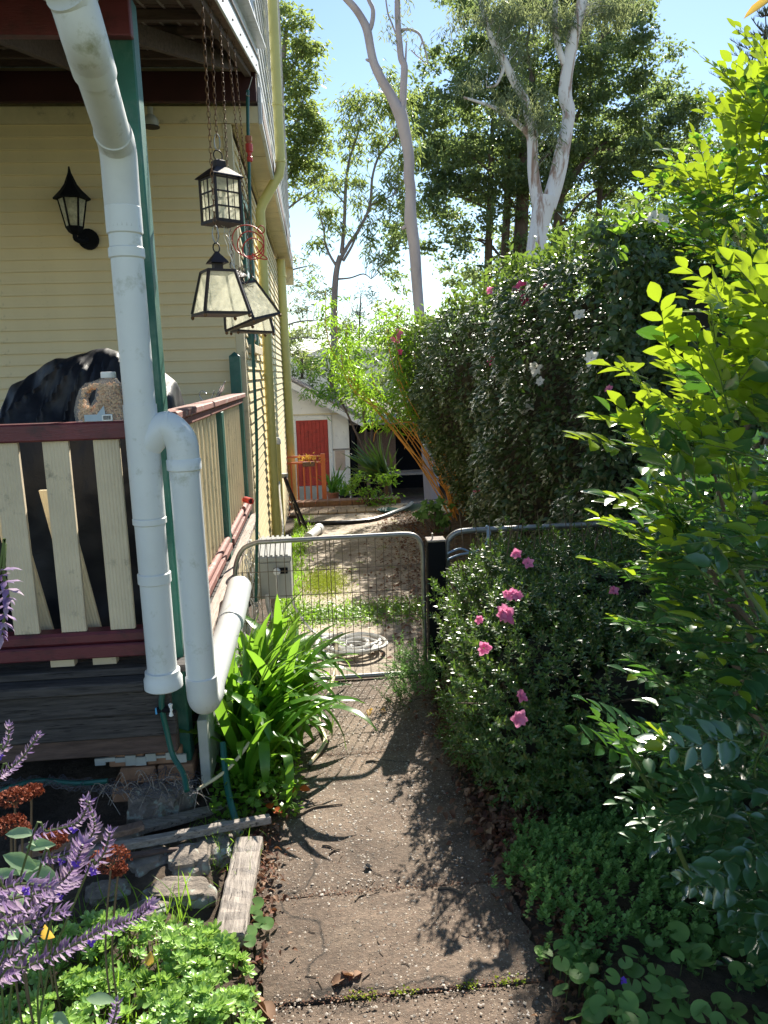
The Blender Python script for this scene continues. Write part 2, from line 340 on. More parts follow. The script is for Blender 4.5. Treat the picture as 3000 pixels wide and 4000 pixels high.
# ------------------------------------------------------------------ mesh helpers
def mesh_np(name, V, F, mat=None, smooth=False, v=None):
    V = np.asarray(V, np.float32); F = np.asarray(F, np.int32)
    me = bpy.data.meshes.new(name)
    n, k = F.shape
    me.vertices.add(len(V)); me.vertices.foreach_set('co', V.ravel())
    me.loops.add(n*k); me.loops.foreach_set('vertex_index', F.ravel())
    me.polygons.add(n); me.polygons.foreach_set('loop_start', np.arange(0, n*k, k, dtype=np.int32))
    if smooth: me.polygons.foreach_set('use_smooth', np.ones(n, bool))
    if v is not None:
        a = me.attributes.new('v', 'FLOAT', 'POINT'); a.data.foreach_set('value', np.asarray(v, np.float32))
    me.update(calc_edges=True)
    if mat: me.materials.append(mat)
    return me
class MB:
    def __init__(s): s.v = []; s.f = []
    def add(s, vs, fs):
        b = len(s.v); s.v += [tuple(p) for p in vs]; s.f += [tuple(i+b for i in f) for f in fs]; return s
    def box(s, x0, x1, y0, y1, z0, z1):
        return s.add([(x0,y0,z0),(x1,y0,z0),(x1,y1,z0),(x0,y1,z0),(x0,y0,z1),(x1,y0,z1),(x1,y1,z1),(x0,y1,z1)],
                     [(0,3,2,1),(4,5,6,7),(0,1,5,4),(1,2,6,5),(2,3,7,6),(3,0,4,7)])
    def beam(s, a, b, w, h, up=(0, 0, 1), segs=1, jit=0, rng=None, taper=1.0):
        a = Vector(a); b = Vector(b); d = (b-a).normalized(); up = Vector(up)
        x = d.cross(up).normalized(); u = x.cross(d)
        vs = []; fs = []
        for i in range(segs+1):
            t = i/segs; p = a.lerp(b, t); k = 1+(taper-1)*t
            for sx, su in ((-1,-1),(1,-1),(1,1),(-1,1)):
                q = p + x*(sx*w/2*k) + u*(su*h/2*k)
                if jit: q += Vector((rng.uniform(-1,1), rng.uniform(-1,1), rng.uniform(-1,1)))*jit
                vs.append(q)
            if i:
                c = i*4
                for k2 in range(4): fs.append((c-4+k2, c-4+(k2+1)%4, c+(k2+1)%4, c+k2))
        fs.append((3,2,1,0)); e = segs*4; fs.append((e,e+1,e+2,e+3))
        return s.add(vs, fs)
    def tube(s, pts, r, n=10, caps=True):
        pts = [Vector(p) for p in pts]; m = len(pts)
        if not hasattr(r, '__len__'): r = [r]*m
        vs = []; fs = []; prev = None
        for i, p in enumerate(pts):
            t = (pts[min(i+1, m-1)] - pts[max(i-1, 0)]).normalized()
            if prev is None:
                ref = Vector((0,0,1)) if abs(t.z) < 0.9 else Vector((1,0,0))
                x = t.cross(ref).normalized()
            else:
                x = (prev - t*prev.dot(t)).normalized()
            prev = x; y = t.cross(x)
            for k in range(n):
                a = 2*PI*k/n; vs.append(p + (x*math.cos(a)+y*math.sin(a))*r[i])
            if i:
                b = i*n
                for k in range(n): fs.append((b-n+k, b-n+(k+1)%n, b+(k+1)%n, b+k))
        if caps:
            fs.append(tuple(range(n-1, -1, -1))); fs.append(tuple(range((m-1)*n, m*n)))
        return s.add(vs, fs)
    def lathe(s, prof, c=(0,0,0), n=16, close=True, rot=0.0):
        vs = []; fs = []
        for i, (r, z) in enumerate(prof):
            for k in range(n):
                a = 2*PI*k/n+rot; vs.append((c[0]+r*math.cos(a), c[1]+r*math.sin(a), c[2]+z))
            if i:
                b = i*n
                for k in range(n): fs.append((b-n+k, b-n+(k+1)%n, b+(k+1)%n, b+k))
        if close: fs.append(tuple(range(n-1,-1,-1))); fs.append(tuple(range((len(prof)-1)*n, len(prof)*n)))
        return s.add(vs, fs)
    def ring(s, c, rx, rz, r, nx=(1,0,0), nz=(0,0,1), n=14, m=5):
        c = Vector(c); nx = Vector(nx); nz = Vector(nz)
        nn = nx.cross(nz).normalized(); vs = []; fs = []
        for i in range(n):
            a = 2*PI*i/n; p = c+nx*(rx*math.cos(a))+nz*(rz*math.sin(a)); o = (nx*math.cos(a)+nz*math.sin(a)).normalized()
            for k in range(m):
                b = 2*PI*k/m; vs.append(p+(o*math.cos(b)+nn*math.sin(b))*r)
        for i in range(n):
            for k in range(m):
                fs.append((i*m+k, ((i+1)%n)*m+k, ((i+1)%n)*m+(k+1)%m, i*m+(k+1)%m))
        return s.add(vs, fs)
def smoothpts(pts, sub=5):
    P = [Vector(p) for p in pts]; out = []
    for i in range(len(P)-1):
        a = P[max(i-1,0)]; b = P[i]; c = P[i+1]; d = P[min(i+2, len(P)-1)]
        for k in range(sub):
            t = k/sub
            out.append(0.5*((2*b)+(c-a)*t+(2*a-5*b+4*c-d)*t*t+(3*b-a-3*c+d)*t**3))
    out.append(P[-1]); return out
def lerps(vals, sub=5):
    out = []
    for i in range(len(vals)-1):
        for k in range(sub): out.append(vals[i]+(vals[i+1]-vals[i])*k/sub)
    out.append(vals[-1]); return out

def wloc(o):
    l = Vector(o.location)
    while o.parent: o = o.parent; l += Vector(o.location)
    return l
def tag(o, label=None, cat=None, group=None, kind=None):
    if label: o['label'] = label
    if cat: o['category'] = cat
    if group: o['group'] = group
    if kind: o['kind'] = kind
    return o
def thing(name, label, cat, loc=(0,0,0), group=None):
    o = bpy.data.objects.new(name, None); COL.objects.link(o); o.location = loc
    o.empty_display_size = 0.1
    return tag(o, label, cat, group)
def link(name, me, parent=None, kind=None, label=None):
    o = bpy.data.objects.new(name, me); COL.objects.link(o)
    if parent: o.parent = parent
    if kind: o['kind'] = kind
    if label: o['label'] = label
    return o
def build(name, mb, mat, parent=None, smooth=False, bevel=0, kind=None, label=None, local=False):
    """mb holds world coordinates; the mesh is moved into its parent's frame (or gets its own base origin)"""
    V = np.array([tuple(p) for p in mb.v], np.float64)
    if parent is not None:
        if not local: V -= np.array(wloc(parent))
        loc = None
    else:
        if local: loc = None
        else:
            loc = np.array([(V[:,0].min()+V[:,0].max())/2, (V[:,1].min()+V[:,1].max())/2, V[:,2].min()]); V -= loc
    me = bpy.data.meshes.new(name)
    me.from_pydata([tuple(p) for p in V], [], mb.f); me.update()
    if smooth:
        me.polygons.foreach_set('use_smooth', [True]*len(me.polygons))
        try: me.set_sharp_from_angle(angle=R_(40))
        except Exception: pass
    if mat: me.materials.append(mat)
    o = link(name, me, parent, kind, label)
    if loc is not None: o.location = loc
    if bevel:
        b = o.modifiers.new('bevel', 'BEVEL'); b.width = bevel; b.segments = 1; b.limit_method = 'ANGLE'
    return o
def npobj(name, V, F, mat, parent=None, smooth=False, v=None, kind='stuff', label=None):
    V = np.asarray(V, np.float64)
    if parent is not None: V = V - np.array(wloc(parent))
    me = mesh_np(name, V, F, mat, smooth, v)
    return link(name, me, parent, kind, label)
def copy_tree(o, parent=None):
    c = o.copy(); COL.objects.link(c); c.parent = parent
    for ch in list(o.children): copy_tree(ch, c)
    return c

# ------------------------------------------------------------------ foliage helpers
def nrm(a): return a/np.maximum(np.linalg.norm(a, axis=-1, keepdims=True), 1e-9)
def L_diamond(w=0.35, fold=0.06):
    V = np.array([(0,0,0),(0.45,w/2,fold),(1,0,-0.05),(0.45,-w/2,fold)]); F = np.array([(0,2,1),(0,3,2)]); return V, F
def L_mid(w=0.42, fold=0.07, curl=0.12):
    V = np.array([(0,0,0),(0.5,0,0.02),(1,0,-curl),(0.42,w/2,fold),(0.42,-w/2,fold)]); F = np.array([(0,1,3),(1,2,3),(0,4,1),(1,4,2)]); return V, F
def L_fine(w=0.42, fold=0.07, curl=0.15):
    xs = [0, 0.15, 0.38, 0.62, 0.84, 1.0]; ws = [0.0, 0.55, 1.0, 0.92, 0.5, 0.0]
    V = []; F = []
    for x, k in zip(xs, ws):
        z = -curl*x*x; h = w/2*k
        V += [(x, h, z+fold*k), (x, 0, z), (x, -h, z+fold*k)]
    for i in range(5):
        a = i*3; b = a+3
        for p, q, r, s in ((a,a+1,b+1,b),(a+1,a+2,b+2,b+1)):
            F += [(p,q,r),(p,r,s)]
    return np.array(V), np.array(F)
def L_strip(w=0.07, n=4, bend=0.5):
    V = []; F = []
    for i in range(n+1):
        t = i/n; k = 1-t**2.2
        V += [(math.sin(bend*t)/bend, w/2*k, -(1-math.cos(bend*t))/bend), (math.sin(bend*t)/bend, -w/2*k, -(1-math.cos(bend*t))/bend)]
    for i in range(n):
        a = i*2; F += [(a,a+1,a+3),(a,a+3,a+2)]
    return np.array(V), np.array(F)
def scatter(tpl, P, A, N, S, rng):
    """copies of a leaf template at P with axis A, normal N and length S -> V, F, v"""
    TV, TF = tpl; A = nrm(A); Y = nrm(np.cross(N, A)); Z = np.cross(A, Y)
    n = len(P); S = np.broadcast_to(np.asarray(S, float).reshape(-1, 1, 1) if np.ndim(S) else np.full((1,1,1), S), (n,1,1))
    V = P[:,None,:] + S*(TV[None,:,0:1]*A[:,None,:] + TV[None,:,1:2]*Y[:,None,:] + TV[None,:,2:3]*Z[:,None,:])
    F = TF[None] + (np.arange(n)*len(TV))[:,None,None]
    v = np.repeat(rng.random(n), len(TV))
    return V.reshape(-1,3), F.reshape(-1, TF.shape[1]), v
def merge(parts):
    Vs, Fs, vs = [], [], []; b = 0
    for V, F, v in parts:
        Vs.append(V); Fs.append(F+b); vs.append(v); b += len(V)
    return np.concatenate(Vs), np.concatenate(Fs), np.concatenate(vs)
def leaf_object(name, tplV, tplF, mat, parent, p, a, n, s, cache={}):
    """one leaf as an object of its own, sharing its mesh"""
    key = (name, mat.name, tplV.tobytes())
    if key not in cache: cache[key] = mesh_np(name, tplV, tplF, mat, True)
    o = bpy.data.objects.new(name, cache[key]); COL.objects.link(o)
    a = Vector(a).normalized(); y = Vector(n).cross(a).normalized(); z = a.cross(y)
    m = Matrix((a, y, z)).transposed().to_4x4()
    o.parent = parent
    o.matrix_local = Matrix.Translation(Vector(p)-wloc(parent)) @ m @ Matrix.Scale(s, 4)
    return o
def rdir(rng, n): return nrm(rng.normal(size=(n,3)))
def flower(name, pos, facing, size, mat, parent, rng, n=9):
    """ruffled open flower: two whorls of petals and a stamen boss"""
    f = Vector(facing).normalized(); P = []; A = []; N = []
    u = f.orthogonal().normalized(); w = f.cross(u)
    for ring, (cnt, tilt, k) in enumerate(((n//2+1, 0.12, 1.0), (n//2, 0.55, 0.72))):
        for i in range(cnt):
            a = 2*PI*(i+rng.random()*0.5)/cnt+ring
            d = u*math.cos(a)+w*math.sin(a)
            A.append(tuple(d+f*(tilt+rng.random()*0.3))); N.append(tuple(f-d*0.4)); P.append(tuple(Vector(pos)+d*size*0.04))
    V, F, v = scatter(L_fine(0.72, 0.12, 0.16), np.array(P), np.array(A), np.array(N), size*0.5*(0.8+0.4*rng.random(len(P))), rng)
    return npobj(name, V, F, mat, parent, True, v, kind=None)

SR = random.Random(7)
RG = np.random.default_rng(11)

# ================================================================== GROUND
def terrain():
    xs = np.concatenate([[-250,-120,-60,-30,-15,-8], np.arange(-5, 5.01, 0.08), [8,15,30,60,120,250]])
    ys = np.concatenate([[-60,-20,-5], np.arange(0, 9, 0.08), np.arange(9, 22, 0.4), [25,30,40,60,90,140,220,400]])
    X, Y = np.meshgrid(xs, ys); Z = gzv(Y).astype(float)
    rr = np.random.default_rng(3).random(X.shape)
    near = (np.abs(X) < 5) & (Y > 0) & (Y < 9)
    inpath = (X > -0.36) & (X < 0.66)
    Z += np.where(near & ~inpath, 0.018*rr+0.02*np.sin(X*9+Y*5)*np.cos(Y*7-X*3), 0)
    # garden bed left of the path rises a little, soil under the azalea too
    bed = np.clip((-0.36-X)/0.3, 0, 1)*np.clip((Y-0.2)/0.5, 0, 1)*np.clip((2.95-Y)/0.5, 0, 1)
    Z += 0.05*bed
    bed2 = np.clip((X-0.62)/0.4, 0, 1)*np.clip((4.1-Y)/0.3, 0, 1)*np.clip(Y/0.5, 0, 1)
    Z += 0.05*bed2
    Z -= 0.012*inpath*(Y < 4.4)*(Y > -1)
    Z -= 0.02*((X > -0.6) & (X < 1.5) & (Y > 4.2) & (Y < 12.6))
    ny, nx = X.shape
    V = np.stack([X.ravel(), Y.ravel(), Z.ravel()], 1)
    i = (np.arange(ny-1)[:,None]*nx+np.arange(nx-1)[None]).ravel()
    F = np.stack([i, i+1, i+nx+1, i+nx], 1)
    me = mesh_np('ground', V, F, M['soil'], True)
    o = link('ground', me, kind='structure'); return o
ground = terrain()

M['bounce_sheet'] = paint('bounce_sheet_green', (0.20, 0.22, 0.09), 0.95, 0.6, 1.5, bumps=0.8)
lw_ = mesh_np('bounce_sheet', [(-40,-50,.02),(40,-50,.02),(40,-.4,.02),(-40,-.4,.02)], [(0,1,2,3)], M['bounce_sheet']); link('bounce_sheet', lw_, kind='structure')  # unseen sheet added behind the camera to bounce light onto the verandah
# path: slabs with uneven edges and recessed joints
path = thing('path', None, None, (0, 0, 0)); path['kind'] = 'structure'
def slab(y0, y1, xl, xr, z, parent, mat, name='slab', n=14, dz=0.0, amp=0.012, slope=0.0):
    mb = MB(); vs = []; fs = []
    nx = 16
    for j in range(n+1):
        y = y0+(y1-y0)*j/n
        l = xl(y)+SR.uniform(-amp, amp); r = xr(y)+SR.uniform(-amp, amp)
        for i in range(nx+1):
            ed = min(j, n-j, i, nx-i)
            zz = z(y)-(0.005 if ed == 0 else 0)+SR.uniform(-0.0012, 0.0012)
            vs.append((l+(r-l)*i/nx, y+(SR.uniform(-0.005, 0.005) if j in (0, n) else 0), zz))
    w = nx+1
    for j in range(n):
        for i in range(nx):
            a = j*w+i; fs.append((a, a+1, a+w+1, a+w))
    # skirts
    b = len(vs); idx = [i for i in range(w)]+[j*w+nx for j in range(1, n+1)]+[n*w+i for i in range(nx-1, -1, -1)]+[j*w for j in range(n-1, 0, -1)]
    for k in idx:
        p = vs[k]; vs.append((p[0], p[1], p[2]-0.07))
    L = len(idx)
    for k in range(L): fs.append((idx[k], b+k, b+(k+1)%L, idx[(k+1)%L]))
    mb.add(vs, fs)
    return build(name, mb, mat, parent, smooth=False)
def pl(y): return float(np.interp(y, [0, 1.0, 1.89, 2.38, 2.75, 3.3, 3.75, 4.2], [-0.30, -0.24, -0.22, -0.29, -0.27, -0.20, -0.14, -0.16]))
def prr(y): return float(np.interp(y, [0, 1.0, 1.8, 2.57, 3.67, 4.2], [0.62, 0.60, 0.60, 0.58, 0.55, 0.62]))
slab(0.2, 1.015, pl, prr, lambda y: 0.004, path, M['concrete'])
slab(1.023, 1.902, pl, prr, lambda y: 0.0, path, M['concrete'])
slab(1.912, 2.350, pl, prr, lambda y: 0.006, path, M['concrete'])
slab(2.357, 3.323, pl, prr, lambda y: 0.004, path, M['concrete'])
slab(3.329, 4.24, pl, prr, lambda y: 0.0, path, M['concrete'])
yard = thing('yard_paving', None, None, (0, 4.3, 0)); yard['kind'] = 'structure'
yl = lambda y: -0.35; yr = lambda y: float(np.interp(y, [4.3, 6, 9, 12.2], [0.95, 1.1, 1.15, 1.0]))
for a, b in ((4.26, 5.5), (5.515, 7.1), (7.115, 8.7), (8.715, 10.3), (10.315, 11.7)):
    slab(a, b, yl, yr, lambda y: gz(y)+0.012, yard, M['yard'])
# brick edged steps at the end of the yard
stp = thing('step', None, None, (0.3, 11.9, gz(11.9))); stp['kind'] = 'structure'
mb = MB(); mb.box(-0.5, 1.3, 11.75, 13.2, gz(12.0)-0.5, gz(11.9)+0.012); build('step_body', mb, M['brick'], stp)
for k in range(12):
    mb = MB(); x = -0.48+k*0.148; mb.box(x, x+0.138, 11.72, 11.95, gz(11.9)+0.014, gz(11.9)+0.045); build('paver', mb, M['copingb'], stp, bevel=0.006)
for k in range(9):
    mb = MB(); x = -0.48+k*0.2; mb.box(x, x+0.19, 12.35, 12.6, gz(11.9)+0.016, gz(11.9)+0.12); build('brick', mb, M['brick'], stp, bevel=0.006)
for r_ in range(2):
    for k in range(9):
        mb = MB(); x = -0.48+k*0.2+0.1*r_; mb.box(x, x+0.192, 11.96+r_*0.19, 12.14+r_*0.19, gz(11.9)+0.014, gz(11.9)+0.04); build('paver', mb, M['copingb'], stp)

# far wooded hill
def hill():
    xs = np.linspace(-160, 200, 90); ys = np.linspace(110, 200, 24)
    X, Y = np.meshgrid(xs, ys)
    rr = np.random.default_rng(5)
    Z = -2+np.sin((Y-110)/90*PI)*(6+2*np.sin(X/30)+1.5*np.sin(X/11+1))+rr.random(X.shape)*1.2
    Z[0] = -2.5
    V = np.stack([X.ravel(), Y.ravel(), Z.ravel()], 1); nx = 90
    i = (np.arange(23)[:,None]*nx+np.arange(nx-1)[None]).ravel()
    F = np.stack([i, i+1, i+nx+1, i+nx], 1)
    link('hill', mesh_np('hill', V, F, M['hill'], True), kind='structure')
hill()

# ================================================================== HOUSE
WX, WY = -0.556, 6.2
house = thing('house', 'cream weatherboard house with maroon beam and long side wall under wide soffit', 'house', (WX, WY, 0))
def board_mesh(L, axis, pitch=0.0853, mt='siding'):
    """one lapped board with a rounded lip; runs along -X (front) or +Y (side)"""
    prof = [(0.0, 0.0), (0.016, 0.0), (0.018, 0.006), (0.015, 0.014), (0.013, 0.030), (0.003, pitch-0.004), (0.003, pitch+0.004), (0.0, pitch+0.004)]
    vs = []; fs = []; n = len(prof)
    for t in (0, L):
        for (o, z) in prof:
            vs.append((-t, -o, z) if axis == 'x' else (o, t, z))
    for k in range(n-1):
        fs.append((k, k+1, n+k+1, n+k) if axis == 'y' else (k+1, k, n+k, n+k+1))
    fs += [tuple(range(n)), tuple(range(2*n-1, n-1, -1))]
    me = bpy.data.meshes.new('board'); me.from_pydata(vs, [], fs); me.update(); me.materials.append(M[mt]); return me
P_ = 0.0853
fm = board_mesh(3.4, 'x'); 
for k in range(34):
    o = link('board', fm, house); o.location = (-0.045, -0.02, 0.68+k*P_)
sm = board_mesh(7.85, 'y')
for k in range(47):
    z = -0.42+k*P_
    if z > 3.5: break
    if 2.0 < z+P_*0.5 < 3.12:      # window gap
        for (a, b) in ((0.045, 0.25), (1.0, 7.85)):
            key = 'sm%g' % a
            if key not in M: M[key] = board_mesh(b-a, 'y')
            o = link('board', M[key], house); o.location = (0.02, a, z)
    else:
        o = link('board', sm, house); o.location = (0.02, 0.045, z)
mb = MB(); mb.box(-4.1, WX, WY, 14.05, 0.1, 3.58); mb.box(-4.1, WX-0.02, WY+0.3, 14.03, -1.0, 0.1)
build('wall', mb, M['siding'], house)
mb = MB(); mb.box(WX-0.045, WX+0.022, WY-0.04, WY-0.0, 0.3, 3.58); mb.box(WX+0.0, WX+0.022, WY, WY+0.045, -0.5, 3.58)
build('corner_trim', mb, M['cream'], house, bevel=0.003)
mb = MB(); mb.box(-4.0, -0.33, WY-0.045, WY-0.003, 3.585, 3.70); build('frieze_board', mb, M['cream'], house)
# overhanging upper floor
mb = MB(); mb.box(-4.1, -0.33, WY+0.005, 14.1, 3.75, 8.5); build('upper_wall', mb, M['cream'], house)
um = board_mesh(7.9, 'y', 0.16, 'flash')
for k in range(30):
    o = link('upper_board', um, house); o.location = (-0.33-WX, 0.0, 3.78+k*0.16)
fu = board_mesh(3.6, 'x', 0.16, 'flash')
for k in range(30):
    o = link('upper_board', fu, house); o.location = (-0.33-WX, 0.0, 3.97+k*0.16)
# soffit panels with joints and battens
for k in range(9):
    mb = MB(); y = WY+0.03+k*0.885; mb.box(WX+0.024, -0.335, y, y+0.872, 3.60, 3.612); build('soffit_panel', mb, M['cream'], house)
mb = MB(); mb.box(WX+0.02, -0.30, WY, 14.1, 3.62, 3.74); build('soffit_frame', mb, M['roofwood'], house)
mb = MB(); mb.box(-0.333, -0.305, WY-0.05, 14.12, 3.575, 3.83); build('fascia', mb, M['flash'], house, bevel=0.004)
mb = MB(); mb.box(WX+0.024, WX+0.045, WY+0.05, 14.0, 3.565, 3.598); build('soffit_moulding', mb, M['cream'], house)
mb = MB(); mb.box(-0.55, -0.30, 14.12, 14.15, 3.3, 3.83); build('end_fascia', mb, M['cream'], house)
# side window with green trim
win = build('window', MB().box(WX-0.02, WX+0.028, 6.47, 7.2, 2.06, 3.10), M['winglass'], house)
def trimp(name, b, m): return build(name, MB().box(*b), m, win, bevel=0.003)
trimp('frame', (WX+0.0, WX+0.055, 6.40, 6.468, 2.0, 3.16), M['green']); trimp('frame', (WX+0.0, WX+0.055, 7.202, 7.27, 2.0, 3.16), M['green'])
trimp('frame', (WX+0.0, WX+0.055, 6.47, 7.20, 3.102, 3.16), M['green']); trimp('sash', (WX+0.03, WX+0.042, 6.475, 7.195, 2.55, 2.60), M['white'])
trimp('sash', (WX+0.03, WX+0.042, 6.475, 6.51, 2.062, 3.09), M['white']); trimp('sash', (WX+0.03, WX+0.042, 7.16, 7.195, 2.062, 3.09), M['white'])
trimp('sill', (WX+0.0, WX+0.085, 6.38, 7.29, 1.93, 1.998), M['cream'])

# ================================================================== VERANDAH
ver = thing('verandah', 'timber verandah with maroon handrails, cream pickets and dark open roof framing', 'verandah', (-2.2, 4.5, 0))
RZ = lambda y: 3.10+0.257*(y-2.95)
# roof sheet, battens, rafters
mb = MB(); vs = []; fs = []
ncor = 130
for j, y in enumerate((2.28, 6.17)):
    for i in range(ncor+1):
        x = -4.2+(4.2-0.30)*i/ncor; vs.append((x, y, RZ(y)+0.09+0.009*math.sin(i*2.1)))
for i in range(ncor): fs.append((i, i+1, ncor+2+i, ncor+1+i))
mb.add(vs, fs); o = build('roof_sheet', mb, M['rooftin'], ver)
sl = o.modifiers.new('solid', 'SOLIDIFY'); sl.thickness = 0.004
for k, y in enumerate((2.45, 3.05, 3.55, 4.1, 4.6, 5.1, 5.6, 6.05)):
    mb = MB(); mb.beam((-4.1, y, RZ(y)+0.055), (-0.33, y, RZ(y)+0.055), 0.075, 0.045, up=(0, -0.257, 1)); build('roof_batten', mb, M['roofwood'], ver, bevel=0.003)
for k, x in enumerate((-0.385, -1.35, -2.25, -3.15)):
    mb = MB(); w = 0.045
    if k == 0: mb.beam((x, 3.0, RZ(3.0)-0.0), (x, 6.12, RZ(6.12)-0.0), w, 0.07, up=(0, -0.257, 1))
    else: mb.beam((x, 2.35, RZ(2.35)-0.03), (x, 6.12, RZ(6.12)-0.03), w, 0.12, up=(0, -0.257, 1))
    build('rafter', mb, M['roofwood'], ver, bevel=0.003)
for k in range(14):     # lining boards seen between the battens
    y0 = 2.36+k*0.27; mb = MB(); mb.beam((-4.1, y0+0.13, RZ(y0+0.13)+0.084), (-0.34, y0+0.13, RZ(y0+0.13)+0.084), 0.26, 0.008, up=(0, -0.257, 1)); build('lining_board', mb, M['roofwood'], ver)
mb = MB(); mb.beam((-0.95, 3.6, RZ(3.6)-0.02), (-0.45, 5.3, RZ(5.3)-0.02), 0.045, 0.09, up=(0, -0.257, 1)); build('brace', mb, M['roofwood'], ver)
# barge flashing with screws along the sloping edge
mb = MB(); mb.beam((-0.318, 2.3, RZ(2.3)+0.075), (-0.318, 6.15, RZ(6.15)+0.075), 0.012, 0.17, up=(0, -0.257, 1)); 
fl = build('barge_flashing', mb, M['flash'], ver, bevel=0.002)
mb = MB(); mb.beam((-0.35, 2.3, RZ(2.3)+0.004), (-0.35, 6.15, RZ(6.15)+0.004), 0.05, 0.012, up=(0, -0.257, 1)); build('barge_lip', mb, M['brownwood'], ver)
for k in range(8):
    y = 2.6+k*0.46; mb = MB(); mb.lathe([(0.005, 0), (0.005, 0.004), (0.003, 0.006)], (0, 0, 0), 6)
    q = MB(); q.add([(-0.311+v[2], y+v[0], RZ(y)+0.02+v[1]) for v in mb.v], mb.f); build('screw', q, M['metaldark'], fl)
mb = MB(); mb.beam((-0.30, 2.2, RZ(2.2)+0.17), (-0.30, 6.15, RZ(6.15)+0.17), 0.10, 0.012, up=(0, -0.257, 1)); build('ridge_flashing', mb, M['flash'], ver)
# gutter above (out of frame) that feeds the downpipe
mb = MB(); mb.box(-4.2, -0.30, 2.17, 2.29, RZ(2.25)+0.0, RZ(2.25)+0.1); build('gutter', mb, M['flash'], ver)
# beams
mb = MB(); mb.box(-4.2, -0.575, 2.945, 2.99, 2.91, 3.085); build('front_beam', mb, M['maroon'], ver, bevel=0.004)
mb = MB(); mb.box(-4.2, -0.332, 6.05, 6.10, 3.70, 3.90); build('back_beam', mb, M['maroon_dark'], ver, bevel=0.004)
mb = MB(); mb.box(-0.68, -0.578, 2.993, 3.09, 0.15, 3.06); build('post', mb, M['green'], ver, bevel=0.006)
# front railing
mb = MB(); mb.box(-3.8, -0.66, 2.895, 2.985, 1.535, 1.60); build('handrail', mb, M['maroon'], ver, bevel=0.006)
rr_ = random.Random(4)
mb = MB(); mb.box(-3.8, -0.66, 2.90, 2.978, 0.752, 0.800); build('bottom_rail', mb, M['maroon'], ver, bevel=0.01)
mb = MB(); mb.box(-3.8, -0.66, 2.885, 2.895, 0.70, 0.752); mb.box(-3.8, -0.66, 2.896, 2.97, 0.70, 0.751); build('bottom_rail', mb, M['maroon'], ver, bevel=0.006)
def picket(xt, xb, z0=0.802, z1=1.533, y=2.925, w=0.092, d=0.019, m='picket', axis='x'):
    """grooved decking picket, leaning from xt (top) to xb (bottom)"""
    n = 15; vs = []; fs = []
    for z, x in ((z0, xb), (z1, xt)):
        for i in range(n+1):
            off = -0.0022 if (i % 2 and axis == 'x') else 0
            vs.append((x-w/2+w*i/n, y-d/2-off, z))
        for i in range(2): vs.append((x+w/2-w*i, y+d/2, z))
    c = n+3
    for i in range(c): fs.append((i, (i+1)%c, c+(i+1)%c, c+i))
    fs += [tuple(range(c-1,-1,-1)), tuple(range(c, 2*c))]
    mb = MB()
    if axis == 'y': vs = [(v[1], v[0], v[2]) for v in vs]; fs = [tuple(reversed(f)) for f in fs]
    mb.add(vs, fs); return mb
for k, (t, b) in enumerate(((-0.780, -0.782), (-0.962, -0.965), (-1.142, -1.140), (-1.33, -1.32), (-1.51, -1.50), (-1.69, -1.69), (-1.87, -1.87), (-2.05, -2.05))):
    build('picket', picket(t, b), M['picket'], ver)
for k, (t, b) in enumerate(((-1.03, -0.93), (-1.235, -1.115))):      # loose pickets leaning behind the railing
    build('picket', picket(t, b, 0.70, 1.34 if k == 0 else 1.42, 3.03), M['cream'], ver)
for x in (-1.03, -0.87):
    mb = MB(); mb.box(x-0.045, x+0.045, 2.94, 2.98, 0.655, 0.697); build('picket_end', mb, M['picket'], ver)
# side railing
mb = MB(); mb.box(-0.635, -0.545, 3.09, 6.12, 1.585, 1.62); build('handrail', mb, M['maroon_old'], ver, bevel=0.006)
mb = MB(); mb.box(-0.620, -0.560, 3.09, 6.0, 1.545, 1.584); build('handrail', mb, M['maroon_old'], ver, bevel=0.006)
for k, (a, b) in enumerate(((3.09, 4.63), (4.74, 6.08))):
    mb = MB(); mb.tube([(-0.575, a, 0.775), (-0.575, b, 0.775)], 0.022, 8); mb.box(-0.605, -0.545, a, b, 0.715, 0.755); build('bottom_rail', mb, M['maroon_old'], ver, bevel=0.004)
for k in range(21):
    y = 3.16+k*0.137
    if 4.58 < y < 4.80: continue
    mb = MB(); mb.box(-0.604, -0.588, y-0.045, y+0.045, 0.74, 1.545); mb.tube([(-0.588, y-0.02, 0.76), (-0.588, y-0.02, 1.544)], 0.010, 6); build('picket', mb, M['cream'], ver)
mb = MB(); mb.box(-0.632, -0.560, 4.63, 4.74, 0.55, 1.544); build('post', mb, M['green'], ver, bevel=0.004)
mb = MB(); mb.box(-0.645, -0.565, 6.02, 6.10, 0.3, 1.90)
mb.add([(-0.645,6.02,1.90),(-0.565,6.02,1.90),(-0.565,6.10,1.90),(-0.645,6.10,1.90),(-0.605,6.06,1.935)], [(0,1,4),(1,2,4),(2,3,4),(3,0,4)])
build('post', mb, M['green'], ver, bevel=0.003)
